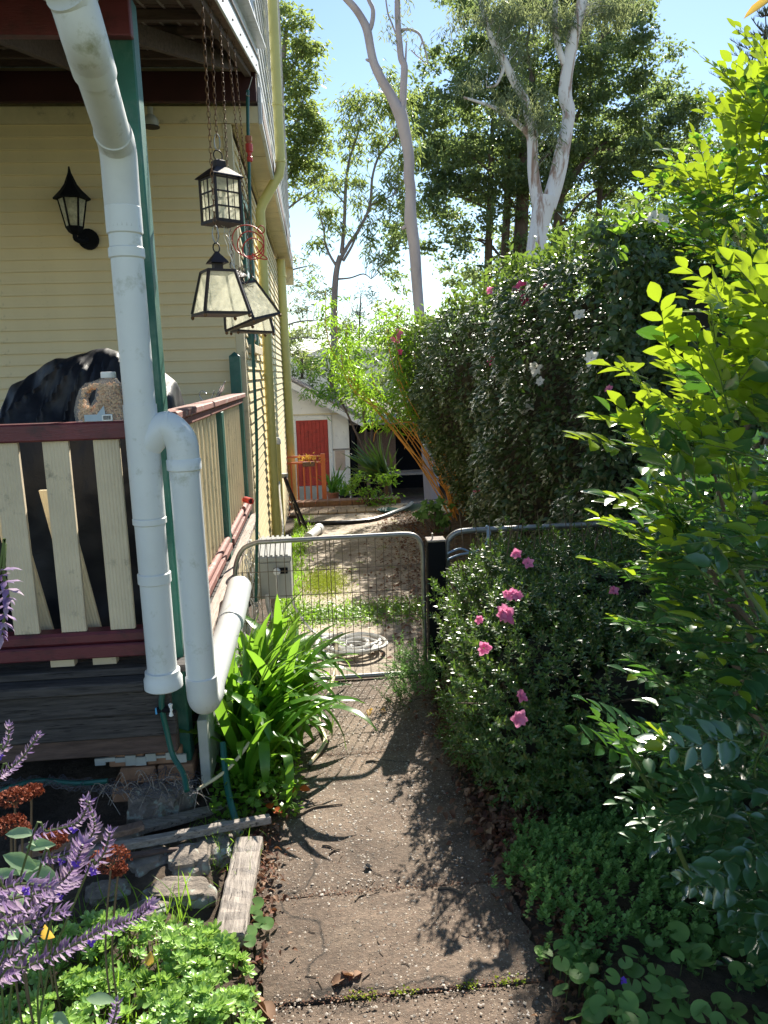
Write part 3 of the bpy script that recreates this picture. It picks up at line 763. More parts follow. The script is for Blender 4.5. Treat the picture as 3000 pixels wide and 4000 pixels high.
# deck boards, rim boards
for k in range(34):
    y = 2.90+k*0.094
    mb = MB(); mb.box(-3.9, -0.55+rr_.uniform(0, .01), y, y+0.088, 0.62, 0.648); build('deck_board', mb, M['darkwood'], ver, bevel=0.003)
def rim(z0, z1, y0, y1, m, x1=-0.60): build('rim_board', MB().box(-3.9, x1, y0, y1, z0, z1), M[m], ver, bevel=0.006)
rim(0.575, 0.617, 2.83, 2.93, 'darkwood', -0.70)
rim(0.47, 0.57, 2.86, 2.90, 'darkwood', -0.615)
rim(0.37, 0.465, 2.875, 2.91, 'darkwood')
rim(0.285, 0.365, 2.90, 2.96, 'roofwood', -0.61)
M['side_deck'] = wood('sun_bleached_deck', (0.22, 0.16, 0.13), (0.50, 0.42, 0.36), grain=(14, 1, 14))
build('rim_board', MB().box(-0.56, -0.50, 3.0, 6.15, 0.625, 0.66), M['side_deck'], ver, bevel=0.004)
build('rim_board', MB().box(-0.545, -0.525, 3.0, 6.15, 0.40, 0.622), M['cream'], ver, bevel=0.003)
build('rim_board', MB().box(-0.54, -0.50, 2.97, 4.9, 0.10, 0.38), M['pipe_grey'], ver, bevel=0.003)
# pier of bricks under the corner
pier = thing('brick_pier', 'brick pier patched with pale mortar in shade under the verandah corner', 'pier', (-0.74, 3.05, 0.05))
for r2 in range(3):
    for k in range(2):
        x = -0.90+k*0.15+0.04*(r2 % 2); build('brick', MB().box(x, x+0.142, 2.96, 3.10, 0.05+r2*0.078, 0.05+r2*0.078+0.07), M['brick'], pier, bevel=0.006)
mbm = MB()
for k in range(9):
    x = -0.95+k*0.04; mbm.box(x, x+0.041, 2.948, 2.958, 0.226+0.014*math.sin(k*1.3), 0.255+0.006*math.sin(k*2.9))
build('mortar_patch', mbm, M['pipe_grey'], pier)
# black sheet stands in for the shade in the void under the deck
build('under_shade_sheet', MB().box(-3.9, -0.6, 4.4, 4.45, -0.05, 0.61), M['black'], ver)

# small white-metal fitting (old light socket) under the beam
lt = thing('light_socket', 'bare ceramic light socket fixed under the verandah back beam', 'light fitting', (-1.27, 6.02, 3.52))
c_ = aY(590, 478, 6.02)
mb = MB(); mb.lathe([(0.02, 0.05), (0.02, 0.10)], c_-Vector((0,0,0.0)), 10); mb.lathe([(0.045, -0.03), (0.055, -0.01), (0.05, 0.02), (0.025, 0.05)], c_, 12); build('socket', mb, M['box'], lt, True)
mb = MB(); mb.lathe([(0.06, -0.034), (0.06, -0.028)], c_, 12); build('rim', mb, M['metaldark'], lt)

# wall lantern on the siding
wl = thing('wall_lantern', 'black six-sided wall lantern on the shaded cream boards', 'lantern', tuple(aY(290, 800, 6.1)))
c = aY(283, 800, 6.03); b = MB()
top = [(0.005, 0.26), (0.012, 0.22), (0.02, 0.20), (0.045, 0.14), (0.075, 0.10), (0.13, 0.045), (0.128, 0.035), (0.02, 0.035)]
wl.location = c
build('roof', MB().lathe(top, c+Vector((0, 0, 0.0)), 6, rot=0.2), M['black'], wl)
for k in range(6):
    a = 2*PI*k/6+0.2; build('bar', MB().beam(c+Vector((0.098*math.cos(a), 0.098*math.sin(a), 0.04)), c+Vector((0.058*math.cos(a), 0.058*math.sin(a), -0.16)), 0.010, 0.010), M['black'], wl)
for k in range(6):
    a = 2*PI*k/6+0.2; a2 = a+PI/3; mb = MB()
    mb.add([c+Vector((0.094*math.cos(q), 0.094*math.sin(q), 0.036)) for q in (a, a2)]+[c+Vector((0.056*math.cos(q), 0.056*math.sin(q), -0.155)) for q in (a2, a)], [(0,1,2,3)]); build('pane', mb, M['lglass'], wl)
build('bulb', MB().lathe([(0.012, -0.13), (0.014, -0.10), (0.035, -0.04), (0.035, -0.01), (0.01, 0.02)], c, 10), M['jar'], wl, True)
build('bulb_cap', MB().lathe([(0.018, -0.17), (0.018, -0.13)], c, 8), M['white'], wl)
build('base', MB().lathe([(0.015, -0.21), (0.045, -0.19), (0.062, -0.16), (0.062, -0.15)], c, 6, rot=0.2), M['black'], wl)
build('wall_plate', MB().add([(c.x+0.06+v[0], 6.16+v[2]*1.0, c.z-0.22+v[1]) for v in MB().lathe([(0.075, -0.03), (0.075, 0.0)], (0,0,0), 18).v], MB().lathe([(0.075, -0.03), (0.075, 0.0)], (0,0,0), 18).f), M['black'], wl)
build('arm', MB().tube(smoothpts([c+Vector((0, 0, -0.19)), c+Vector((0.0, 0.0, -0.235)), c+Vector((0.03, 0.05, -0.245)), c+Vector((0.06, 0.12, -0.22))], 4), 0.018, 8), M['black'], wl, True)

# ================================================================== DOWNPIPES
R1 = 0.0555
dp = thing('downpipe', 'fat white plastic downpipe leaning in from the gutter and dropping before the green post', 'downpipe', (-0.63, 2.85, 0.6))
pA = aY(262, -30, 2.30); pB = aY(330, 150, 2.36); pC = aY(462, 590, 2.83); pD = Vector((-0.632, 2.85, 2.36)); pE = Vector((-0.632, 2.85, 0.63))
d1 = (pC-pB).normalized()
build('pipe', MB().tube(smoothpts([pA, pA.lerp(pB, 0.45)+Vector((0.0,0,0.02)), pB, pB+d1*0.08], 6), R1*1.12, 24), M['pvc_dirty'], dp, True)
build('collar', MB().tube([pA+Vector((0,0,0.10)), pA+Vector((0.0, 0.0, -0.005))], R1*1.42, 24), M['pvc'], dp, True)
build('pipe', MB().tube([pB+d1*0.06, pC-d1*0.04], R1, 24), M['pvc_dirty'], dp, True)
build('elbow', MB().tube(smoothpts([pC-d1*0.10, pC-d1*0.01, pD+Vector((0,0,0.02)), pD-Vector((0,0,0.10))], 6), R1*1.1, 24), M['pvc_dirty'], dp, True)
build('collar', MB().tube([pB+d1*0.055, pB+d1*0.13], R1*1.13, 24), M['pvc'], dp, True)
build('pipe', MB().tube([pD, pE], R1, 28), M['pvc'], dp, True)
for z, h in ((2.245, 0.085), (2.165, 0.03), (1.225, 0.02), (1.0, 0.035)):
    build('collar', MB().lathe([(R1+0.001, -0.004), (R1*1.1, 0), (R1*1.1, h), (R1+0.001, h+0.004)], (pD.x, pD.y, z), 28, close=False), M['pvc'], dp, True)
build('socket', MB().lathe([(R1*1.06, 1.25), (R1*1.06, 1.66)], (pD.x, pD.y, 0), 28), M['pvc'], dp, True)
build('end_cap', MB().lathe([(R1*1.12, 0.578), (R1*1.30, 0.585), (R1*1.30, 0.622), (R1*1.18, 0.632), (R1*1.18, 0.652), (R1*1.0, 0.655)], (pD.x, pD.y, 0), 28), M['pvc'], dp, True)
# branch pipe: junction, elbow, second drop, run to the back
j0 = Vector((pD.x, pD.y, 1.50)); x2 = -0.492
build('junction', MB().tube(smoothpts([j0, j0+Vector((0.04, 0, 0.045)), Vector((pD.x+0.072, 2.85, 1.572)), Vector((pD.x+0.105, 2.85, 1.578))], 4), [R1*1.02]*13, 24), M['pvc'], dp, True)
build('elbow', MB().tube(smoothpts([Vector((pD.x+0.075, 2.85, 1.578)), Vector((x2-0.035, 2.85, 1.565)), Vector((x2-0.004, 2.85, 1.52)), Vector((x2, 2.85, 1.45))], 6), R1*1.05, 24), M['pvc'], dp, True)
build('collar', MB().lathe([(R1, 1.415), (R1*1.13, 1.42), (R1*1.13, 1.455), (R1*1.03, 1.462)], (x2, 2.85, 0), 28, close=False), M['pvc'], dp, True)
build('pipe', MB().tube([(x2, 2.85, 1.45), (x2+0.004, 2.85, 0.58)], R1*1.0, 28), M['pvc'], dp, True)
build('collar', MB().lathe([(R1, 0.558), (R1*1.09, 0.562), (R1*1.09, 0.618), (R1, 0.622)], (x2+0.004, 2.85, 0), 28, close=False), M['pvc_dirty'], dp, True)
bx = x2+0.004
run = smoothpts([(bx, 2.85, 0.60), (bx, 2.855, 0.535), (bx+0.004, 2.89, 0.508), (bx+0.012, 2.96, 0.515)], 6)
build('elbow', MB().tube(run, R1*1.08, 24), M['pvc_dirty'], dp, True)
build('pipe', MB().tube([(bx+0.008, 2.93, 0.512), (-0.435, 3.55, 0.655)], R1, 24), M['pvc_dirty'], dp, True)
build('pipe', MB().tube([(-0.44, 3.45, 0.63), (-0.425, 3.78, 0.71)], R1*1.1, 24), M['pvc'], dp, True)

def side_pipe(label, pts, r, mat, clips, group=None):
    t = thing('downpipe', label, 'downpipe', tuple(pts[-1]), group)
    build('pipe', MB().tube(pts, r, 18), M[mat], t, True)
    for c in clips: build('clip', MB().lathe([(r*1.02, -0.015), (r*1.14, -0.012), (r*1.14, 0.012), (r*1.02, 0.015)], c, 18, close=False), M[mat], t, True)
    return t
u0 = Vector((-0.238, 7.85, 6.5)); u1 = Vector((-0.238, 7.85, 3.66)); u2 = Vector((-0.455, 7.85, 3.33)); u3 = Vector((-0.47, 7.85, 0.05))
side_pipe('pale yellow downpipe kinked under the soffit near the window', [u0, u1+Vector((0,0,0.06)), u1+Vector((-0.02,0,-0.03)), u2+Vector((0.03,0,0.05)), u2+Vector((0,0,-0.03)), u3], 0.046, 'pipe_yellow', [(u0.x, u0.y, 4.25), (u0.x, u0.y, 3.75), (u3.x, u3.y, 1.75)])
f0 = Vector((-0.47, 12.9, 3.56)); f1 = Vector((-0.46, 12.9, -0.35))
side_pipe('bright yellow downpipe at the far end of the side wall', [f0, f1], 0.072, 'pipe_yellow', [(f0.x, f0.y, 3.3)])
t = thing('waste_pipe', 'thin yellow waste pipe with a vent cap low on the side wall', 'pipe', (-0.50, 9.6, -0.25))
build('pipe', MB().tube([(-0.50, 9.6, -0.25), (-0.50, 9.6, 0.9)], 0.032, 12), M['pipe_yellow'], t, True)
build('cap', MB().lathe([(0.03, 0.9), (0.042, 0.91), (0.042, 0.96), (0.02, 0.99)], (-0.50, 9.6, 0), 12), M['pvc'], t, True)
t = thing('cable', 'white cable looped along the base of the side wall', 'cable', (-0.48, 8.8, -0.1))
build('cord', MB().tube(smoothpts([(-0.50, 7.9, 0.05), (-0.44, 8.4, 0.0), (-0.46, 8.9, 0.1), (-0.50, 9.4, 0.35), (-0.50, 9.7, 0.5)], 5), 0.012, 6), M['hose_grey'], t, True)
# ================================================================== HANGING LANTERNS
def chain(p0, p1, pitch=0.021, r=0.0017, name='chain', parent=None):
    p0 = Vector(p0); p1 = Vector(p1); n = max(2, int((p1-p0).length/pitch)); mb = MB()
    d = (p1-p0).normalized(); u = d.orthogonal().normalized(); w = d.cross(u)
    for i in range(n+1):
        c = p0.lerp(p1, i/n); a = i*PI/2+0.35
        mb.ring(c, 0.0062, pitch*0.66, r, u*math.cos(a)+w*math.sin(a), d, 8, 3)
    return build(name, mb, M['chain'], parent)
def hook(c, parent, s=1.0):
    mb = MB(); c = Vector(c); mb.ring(c, 0.011*s, 0.032*s, 0.0028, (1,0,0), (0,0,1), 12, 5); return build('hook', mb, M['galv'], parent)
def lantern_a(c):
    """square lantern with pitched copper roof and a grid of panes; c is the centre of its floor"""
    t = thing('hanging_lantern', 'square bronze lantern with gridded panes, topmost of the hanging lanterns', 'lantern', tuple(c))
    w, h = 0.058, 0.175; ang = R_(38)
    ca, sa = math.cos(ang), math.sin(ang)
    def W(x, y, z): return Vector((c.x+x*ca-y*sa, c.y+x*sa+y*ca, c.z+z))
    def bar(a, b, th, nm, m='metaldark', par=None): return build(nm, MB().beam(W(*a), W(*b), th, th, up=(sa, ca, 0.01)), M[m], par or t)
    for sx in (-1, 1):
        for sy in (-1, 1): bar((sx*w, sy*w, 0), (sx*w, sy*w, h), 0.010, 'corner_bar')
    build('floor', MB().add([W(x, y, z) for z in (-0.006, 0.004) for x, y in ((-w-.006, -w-.006), (w+.006, -w-.006), (w+.006, w+.006), (-w-.006, w+.006))], [(3,2,1,0),(4,5,6,7),(0,1,5,4),(1,2,6,5),(2,3,7,6),(3,0,4,7)]), M['metaldark'], t)
    prof = [(w+0.016, h), (w+0.012, h+0.006), (0.030, h+0.040), (0.022, h+0.044), (0.022, h+0.068), (0.016, h+0.072)]
    vs = []; fs = []
    for r, z in prof:
        for x, y in ((-r,-r),(r,-r),(r,r),(-r,r)): vs.append(W(x, y, z))
    for i in range(1, len(prof)):
        b = i*4
        for k in range(4): fs.append((b-4+k, b-4+(k+1)%4, b+(k+1)%4, b+k))
    fs += [(3,2,1,0), tuple(range(len(vs)-4, len(vs)))]
    build('roof', MB().add(vs, fs), M['metaldark'], t)
    for (dx, dy, nx, ny) in ((1,0,0,1),(-1,0,0,1),(0,1,1,0),(0,-1,1,0)):
        f = MB()
        f.add([W(dx*w*0.97-nx*w, dy*w*0.97-ny*w, 0.006), W(dx*w*0.97+nx*w, dy*w*0.97+ny*w, 0.006), W(dx*w*0.97+nx*w, dy*w*0.97+ny*w, h-0.002), W(dx*w*0.97-nx*w, dy*w*0.97-ny*w, h-0.002)], [(0,1,2,3)])
        build('pane', f, M['lglass'], t)
        g = MB()
        for q in (0.33, 0.66, 0.97, 0.03): g.beam(W(dx*w-nx*w, dy*w-ny*w, h*q), W(dx*w+nx*w, dy*w+ny*w, h*q), 0.006, 0.006)
        g.beam(W(dx*w, dy*w, 0.0), W(dx*w, dy*w, h), 0.006, 0.006, up=(nx, ny, 0.01)); g.beam(W(dx*w+nx*w*.5, dy*w+ny*w*.5, 0.0), W(dx*w+nx*w*.5, dy*w+ny*w*.5, h), 0.003, 0.003, up=(nx, ny, 0.01))
        build('glazing_bar', g, M['metaldark'], t)
    build('handle', MB().ring(W(0,0,h+0.09), 0.021, 0.021, 0.0028, (ca, sa, 0), (0,0,1), 14, 5), M['metaldark'], t)
    build('candle', MB().lathe([(0.016, 0.005), (0.016, 0.07)], c, 10), M['white'], t)
    return t, c+Vector((0,0,h+0.112))
def lantern_b(c, label, tilt=0.0, ang=0.35, roof=True, s=1.0, group=None):
    """four-sided pyramid lantern, narrow top, wide foot; c is the ring it hangs from"""
    t = thing('hanging_lantern', label, 'lantern', tuple(c), group)
    m = Matrix.Rotation(tilt, 3, 'Y') @ Matrix.Rotation(ang, 3, 'Z')
    def W(x, y, z): return Vector(c)+m @ Vector((x*s, y*s, z*s))
    def sq(r, z): return [W(x*r, y*r, z) for x, y in ((-1,-1),(1,-1),(1,1),(-1,1))]
    def stack(prof, nm, mt):
        vs = []; fs = []
        for r, z in prof: vs += sq(r, z)
        for i in range(1, len(prof)):
            b = i*4
            for k in range(4): fs.append((b-4+k, b-4+(k+1)%4, b+(k+1)%4, b+k))
        fs += [(3,2,1,0), tuple(range(len(vs)-4, len(vs)))]
        return build(nm, MB().add(vs, fs), M[mt], t)
    build('ring', MB().ring(W(0,0,0), 0.013*s, 0.018*s, 0.0028, m @ Vector((1,0,0)), m @ Vector((0,0,1)), 12, 5), M['metaldark'], t)
    stack([(0.036, -0.058), (0.032, -0.05), (0.010, -0.022), (0.006, -0.014)], 'cap', 'metaldark')
    stack([(0.017, -0.085), (0.017, -0.055)], 'chimney', 'metaldark')
    rt, zt, rb, zb = 0.052, -0.088, 0.088, -0.245
    stack([(rt+0.004, zt-0.006), (rt+0.004, zt+0.004)], 'top_plate', 'metaldark')
    stack([(rb-0.004, zb-0.010), (rb+0.004, zb-0.010), (rb+0.004, zb), (rb-0.006, zb)], 'foot_frame', 'metaldark')
    for x, y in ((-1,-1),(1,-1),(1,1),(-1,1)):
        build('corner_bar', MB().beam(W(x*rt, y*rt, zt), W(x*rb, y*rb, zb), 0.010*s, 0.010*s), M['metaldark'], t)
        build('foot', MB().lathe([(0.002, -0.009), (0.007, -0.004), (0.007, 0.003), (0.002, 0.006)], W(x*rb, y*rb, zb-0.014), 8), M['chain'], t)
    a = sq(rt*0.98, zt); b = sq(rb*0.97, zb)
    for k in range(4): build('pane', MB().add([a[k], a[(k+1)%4], b[(k+1)%4], b[k]], [(0,1,2,3)]), M['lglass'], t)
    return t
ytop = lambda y: Vector((-0.352, y, RZ(y)-0.008))
tops = [3.16, 3.42, 3.80, 4.10, 4.50]
# lantern A on chain 2
cA = aY(868, 872, 3.42); tA, hA = lantern_a(cA)
hook(hA+Vector((0,0,0.03)), tA); chain(ytop(3.42)+Vector((0,0,0)), hA+Vector((0,0,0.06)), parent=tA)
chain(cA+Vector((-0.02, -0.0, -0.008)), cA+Vector((-0.022, 0.0, -0.05)), parent=tA)
# lantern B on chain 1
cB = aY(845, 968, 3.16)
tB = lantern_b(cB, 'pyramid lantern with a flared cap hanging straight, nearest of the low lanterns', 0.0, 0.42)
hook(cB+Vector((0,0,0.05)), tB); chain(ytop(3.16), cB+Vector((0,0,0.08)), parent=tB)
cC = aY(908, 1040, 3.55)
tC = lantern_b(cC, 'pyramid lantern tilted sideways and tangled in twigs between the other low lanterns', -0.30, 0.9)
chain(ytop(3.80), cC+Vector((0,0,0.02)), parent=tC)
cD = aY(985, 1095, 4.0)
tD = lantern_b(cD, 'small pyramid lantern hanging lowest, half hidden behind the tilted one', 0.06, 0.3, s=1.0)
chain(ytop(4.10), cD+Vector((0,0,0.02)), parent=tD)
t = thing('chain', 'spare rusty chain hanging empty beside the green hose', 'chain', (-0.352, 4.5, 2.3))
chain(ytop(4.50), aY(985, 960, 4.45), parent=t, name='links')
t = thing('fairy_string', 'pale frayed string trailing down from the square lantern', 'string', tuple(aY(870, 900, 3.42)))
rq = random.Random(2)
for k in range(5):
    p = aY(865+k*9, 880, 3.42+0.03*k); pts = [p]
    for i in range(9): p = p+Vector((rq.uniform(-.006, .012), rq.uniform(-.005, .005), -rq.uniform(.012, .032))); pts.append(p)
    build('strand', MB().tube(smoothpts(pts, 3), 0.0013, 3), M['hose_grey'], t)
# red wire coil
t = thing('wire_coil', 'loose coil of dark red wire hanging by the lanterns', 'wire', tuple(aY(965, 930, 3.9)))
cc = aY(970, 940, 3.9)
for k in range(3):
    pts = []; r0 = 0.075-0.012*k
    for i in range(24):
        a = 2*PI*i/22+k; pts.append(cc+Vector((r0*math.cos(a)+0.01*k, 0.02*math.sin(a*2+k), r0*0.95*math.sin(a)-0.02*k)))
    build('loop', MB().tube(smoothpts(pts, 2), 0.003, 5), M['red'], t, True)
build('loop', MB().ring(aY(1020, 897, 3.9), 0.016, 0.018, 0.003, n=14), M['red'], t)
build('loop', MB().tube(smoothpts([aY(1000, 960, 3.9), aY(1015, 985, 3.9), aY(1045, 1012, 3.9), aY(1010, 1008, 3.9), aY(985, 990, 3.9)], 4), 0.003, 5), M['red'], t, True)
# dead creeper on the low lanterns
t = thing('dry_creeper', 'dry brown creeper twined over the tilted pyramid lantern', 'creeper', tuple(aY(930, 1090, 3.6)))
mb = MB()
for k in range(26):
    p = aY(rq.uniform(905, 960), rq.uniform(1030, 1110), 3.5+rq.uniform(-.05, .12)); pts = [p]
    for i in range(6): p = p+Vector((rq.uniform(-.02, .02), rq.uniform(-.02, .02), rq.uniform(-.03, .012))); pts.append(p)
    mb.tube(pts, 0.0016, 3, False)
build('stems', mb, M['twig'], t)
# green garden hose hanging with connector
gh = thing('garden_hose', 'dark green hose with a red connector hanging down past the window', 'hose', (-0.36, 4.7, 0.2))
hp = [aY(968, 352, 4.75), aY(968, 480, 4.75), aY(972, 620, 4.75), aY(978, 900, 4.75), aY(985, 1300, 4.75), aY(1002, 1700, 4.75), aY(1004, 2000, 4.75), aY(1000, 2350, 4.75)]
build('tube', MB().tube(smoothpts(hp, 5), 0.0095, 8), M['hose_green'], gh, True)
q = aY(972, 560, 4.75)
build('connector', MB().lathe([(0.012, 0.04), (0.019, 0.038), (0.019, 0.01), (0.014, 0.008), (0.014, 0.0)], q, 12), M['terracotta'], gh, True)
build('connector', MB().lathe([(0.013, 0.0), (0.021, -0.004), (0.021, -0.045), (0.013, -0.05), (0.012, -0.07), (0.017, -0.075), (0.017, -0.095), (0.012, -0.1)], q, 12), M['red'], gh, True)
build('tie', MB().tube(smoothpts([aY(985, 300, 4.75), aY(972, 345, 4.75), aY(962, 370, 4.74), aY(975, 375, 4.74)], 4), 0.003, 5), M['galv'], gh)

# ================================================================== THINGS ON THE VERANDAH
def tarp():
    t = thing('covered_barbecue', 'bulky shape under a creased black tarpaulin behind the front railing', 'barbecue', (-1.6, 3.9, 0.65))
    prof = [(0, 1640), (60, 1500), (150, 1450), (240, 1405), (340, 1375), (430, 1362), (500, 1385), (560, 1415), (640, 1445), (690, 1490), (703, 1540), (700, 1600)]
    Yc = 3.95
    xs = [aY(px, 1500, Yc).x for px, _ in prof]; zs = [aY(px, py, Yc).z for px, py in prof]
    nu, nv = 170, 60; vs = []; fs = []; rn = np.random.default_rng(9)
    from mathutils import noise as mn
    x0, x1 = xs[0]-0.1, xs[-1]+0.03; zt_max = max(zs); xap = xs[zs.index(zt_max)]
    for i in range(nu+1):
        x = x0+(x1-x0)*i/nu; zt = float(np.interp(x, xs, zs))
        zt = max(zt, 0.9)
        for j in range(nv+1):
            a = -0.08+j/nv*1.16; a = min(max(a, 0), 1); ph = a*PI
            yy = Yc-0.30*math.cos(ph); zz = 0.70+(zt-0.70)*(math.sin(ph)**0.42 if 0 < ph < PI else 0)
            w = mn.noise(Vector((x*5+yy*2.2+zz*4.0, yy*3, zz*1.5)))*0.06+mn.noise(Vector((x*17+zz*9, yy*9, zz*6)))*0.014
            fo = abs(math.sin(x*17+zz*6+3*mn.noise(Vector((x*3, 0, zz*3)))))*0.026
            an_ = math.atan2(zt_max-zz+0.05, x-xap); cr = (1-abs(math.sin(an_*13+2.2*mn.noise(Vector((x*2.5, yy, zz*2.5))))))**2.5*0.035*min(1, math.hypot(x-xap, zz-zt_max)*3)
            cr2 = (1-abs(math.sin(x*23-zz*9+3*mn.noise(Vector((x*3, 4, zz*3))))))**4*0.014
            vs.append((x+w*0.4, yy-(w+cr+cr2), zz+w*0.5))
    for i in range(nu):
        for j in range(nv):
            a = i*(nv+1)+j; fs.append((a, a+nv+1, a+nv+2, a+1))
    build('tarpaulin', MB().add(vs, fs), M['tarp'], t, True)
    # sheet of tarp hanging behind the pickets
    vs = []; fs = []
    for i in range(61):
        x = -2.6+(-0.70+2.6)*i/60
        for j in range(21):
            z = 0.66+0.88*j/20; w = mn.noise(Vector((x*5, z*4, 1)))*0.05+mn.noise(Vector((x*16, z*10, 4)))*0.02
            vs.append((x, 3.40+w, z))
    for i in range(60):
        for j in range(20):
            a = i*21+j; fs.append((a, a+21, a+22, a+1))
    build('tarpaulin_skirt', MB().add(vs, fs), M['tarp'], t, True)
    o = build('hot_plate', MB().box(-2.3, -0.9, 3.72, 4.2, 0.66, 0.9), M['black'], t)
tarp()
# peanut jar on the handrail
jr = thing('peanut_jar', 'clear plastic jug of peanuts with a white lid on the maroon handrail', 'jar', (-0.775, 2.935, 1.60))
jc = Vector((-0.788, 2.935, 1.601)); k = 0.118
def jprism(x0, x1, z0, z1, d=0.04): return MB().box(jc.x+x0, jc.x+x1, jc.y-d, jc.y+d, jc.z+z0, jc.z+z1)
# body profile in x/z with a handle hole on the left
outl = [(-0.088, 0), (0.082, 0), (0.084, 0.02), (0.082, 0.09), (0.075, 0.125), (0.060, 0.145), (0.055, 0.155)]
outr = [(0.012, 0.155), (-0.010, 0.146), (-0.040, 0.140), (-0.062, 0.120), (-0.080, 0.08), (-0.090, 0.04)]
body_o = outl+outr
def ringsolid(o, hole, d):
    vs = []; fs = []; n = len(o)
    for y in (-d, d):
        for x, z in o: vs.append((jc.x+x, jc.y+y, jc.z+z))
    for i in range(n): fs.append((i, (i+1)%n, n+(i+1)%n, n+i))
    m = len(hole); b = len(vs)
    for y in (-d, d):
        for x, z in hole: vs.append((jc.x+x, jc.y+y, jc.z+z))
    for i in range(m): fs.append((b+i, b+m+i, b+m+(i+1)%m, b+(i+1)%m))
    return vs, fs
hole = [(-0.052, 0.055), (-0.030, 0.060), (-0.012, 0.085), (-0.005, 0.118), (-0.022, 0.122), (-0.042, 0.105), (-0.056, 0.080)]
import mathutils.geometry as mg
def face_with_hole(o, h, y):
    pts = [Vector((x, z, 0)) for x, z in o], [Vector((x, z, 0)) for x, z in h]
    tris = mg.tessellate_polygon(pts); al = o+h
    return [(jc.x+x, jc.y+y, jc.z+z) for x, z in al], [tuple(f) for f in tris]
mbj = MB(); v_, f_ = ringsolid(body_o, hole, 0.036); mbj.add(v_, f_)
for y in (-0.036, 0.036): v_, f_ = face_with_hole(body_o, hole, y); mbj.add(v_, f_)
build('body', mbj, M['jar'], jr)
build('lid', MB().lathe([(0.026, 0.156), (0.027, 0.158), (0.027, 0.176), (0.024, 0.178)], jc+Vector((0.034, 0, 0)), 20), M['white'], jr, True, bevel=0.001)
nr = np.random.default_rng(2)
V = []; F = []; ico = MB().lathe([(0.15, -1), (0.85, -0.6), (0.7, 0), (0.95, 0.55), (0.2, 1)], (0,0,0), 6)
tv = np.array(ico.v)*np.array([0.0062, 0.0062, 0.0115]); tf = [f for f in ico.f]
mbn = MB(); cnt = 0
from mathutils.geometry import intersect_point_tri_2d
def inpoly(x, z, poly):
    c = False; n = len(poly)
    for i in range(n):
        x1_, z1_ = poly[i]; x2_, z2_ = poly[i-1]
        if (z1_ > z) != (z2_ > z) and x < (x2_-x1_)*(z-z1_)/(z2_-z1_)+x1_: c = not c
    return c
while cnt < 420:
    x = nr.uniform(-0.085, 0.08); z = nr.uniform(0.008, 0.132); y = nr.choice([-1, 1])*nr.uniform(0.008, 0.024)
    if not all(inpoly(x+a, z+b, body_o) and not inpoly(x+a, z+b, hole) for a, b in ((.009, 0), (-.009, 0), (0, .007), (0, -.005))): continue
    if not inpoly(x, z, body_o) or inpoly(x, z, hole): continue
    if z < 0.05 and -0.045 < x < 0.05 and y < 0: pass
    e = Euler(tuple(nr.uniform(0, PI, 3))).to_matrix()
    mbn.add([Vector((jc.x+x, jc.y+y, jc.z+z))+e@Vector(tuple(p)) for p in tv], tf); cnt += 1
nuts = build('peanuts', mbn, M['nuts'], jr, kind='stuff')
lab = build('label', MB().box(jc.x-0.055, jc.x+0.045, jc.y-0.0385, jc.y-0.037, jc.z+0.002, jc.z+0.026).add([(jc.x-0.01, jc.y-0.038, jc.z+0.026), (jc.x+0.02, jc.y-0.038, jc.z+0.026), (jc.x+0.018, jc.y-0.038, jc.z+0.058)], [(0,1,2)]), paint('label_print', (0.42, 0.52, 0.62), 0.5), jr)
build('barcode_panel', MB().box(jc.x+0.008, jc.x+0.044, jc.y-0.0395, jc.y-0.0387, jc.z+0.003, jc.z+0.024), M['white'], lab)
bb = MB()
for i in range(14): bb.box(jc.x+0.012+i*0.002, jc.x+0.0128+i*0.002+(0.0004 if i % 3 else 0), jc.y-0.0402, jc.y-0.0397, jc.z+0.006, jc.z+0.021)
build('barcode_lines', bb, M['black'], lab)
# cabinet with odds and ends
cab = thing('wooden_cabinet', 'low brown cabinet standing behind the side railing', 'cabinet', (-0.95, 5.55, 0.65))
build('top', MB().box(-1.42, -0.66, 5.25, 5.9, 1.50, 1.525), M['brownwood'], cab, bevel=0.003)
build('carcass', MB().box(-1.38, -0.70, 5.29, 5.86, 0.65, 1.498), M['brownwood'], cab, bevel=0.004)
bk = thing('utensil_basket', 'small white wire basket of steel utensils on the brown cabinet', 'basket', tuple(aY(832, 1530, 5.5)))
bc = aY(832, 1530, 5.5); bc.z = 1.526; bk.location = bc
mb = MB()
for z in (0.004, 0.03, 0.06): mb.ring(bc+Vector((0,0,z)), 0.075, 0.05, 0.002, (1,0,0), (0,1,0), 16, 4)
for i in range(16):
    a = 2*PI*i/16; mb.tube([bc+Vector((0.068*math.cos(a), 0.045*math.sin(a), 0.003)), bc+Vector((0.078*math.cos(a), 0.052*math.sin(a), 0.062))], 0.0016, 4)
build('wire_frame', mb, M['white'], bk)
for i, (dx, l, w) in enumerate(((0.03, 0.19, 0.03), (0.0, 0.16, 0.02), (-0.05, 0.13, 0.012), (0.02, 0.15, 0.012))):
    build('utensil', MB().beam(bc+Vector((-0.02+dx*0.4, 0, 0.01)), bc+Vector((dx+0.06, -0.01, l)), w, 0.004), M['blade'], bk, bevel=0.001)
build('handle', MB().tube(smoothpts([bc+Vector((-0.075, 0, 0.06)), bc+Vector((-0.095, 0, 0.10)), bc+Vector((-0.075, 0, 0.13)), bc+Vector((-0.045, 0, 0.11))], 4), 0.003, 5), M['blade'], bk)
py_ = thing('tray', 'black tray with a red-handled tool on the brown cabinet', 'tray', (-1.02, 5.5, 1.526))
pc = aY(745, 1528, 5.5)
build('plate', MB().box(pc.x-0.10, pc.x+0.09, 5.42, 5.56, 1.526, 1.538), M['black'], py_, bevel=0.002)
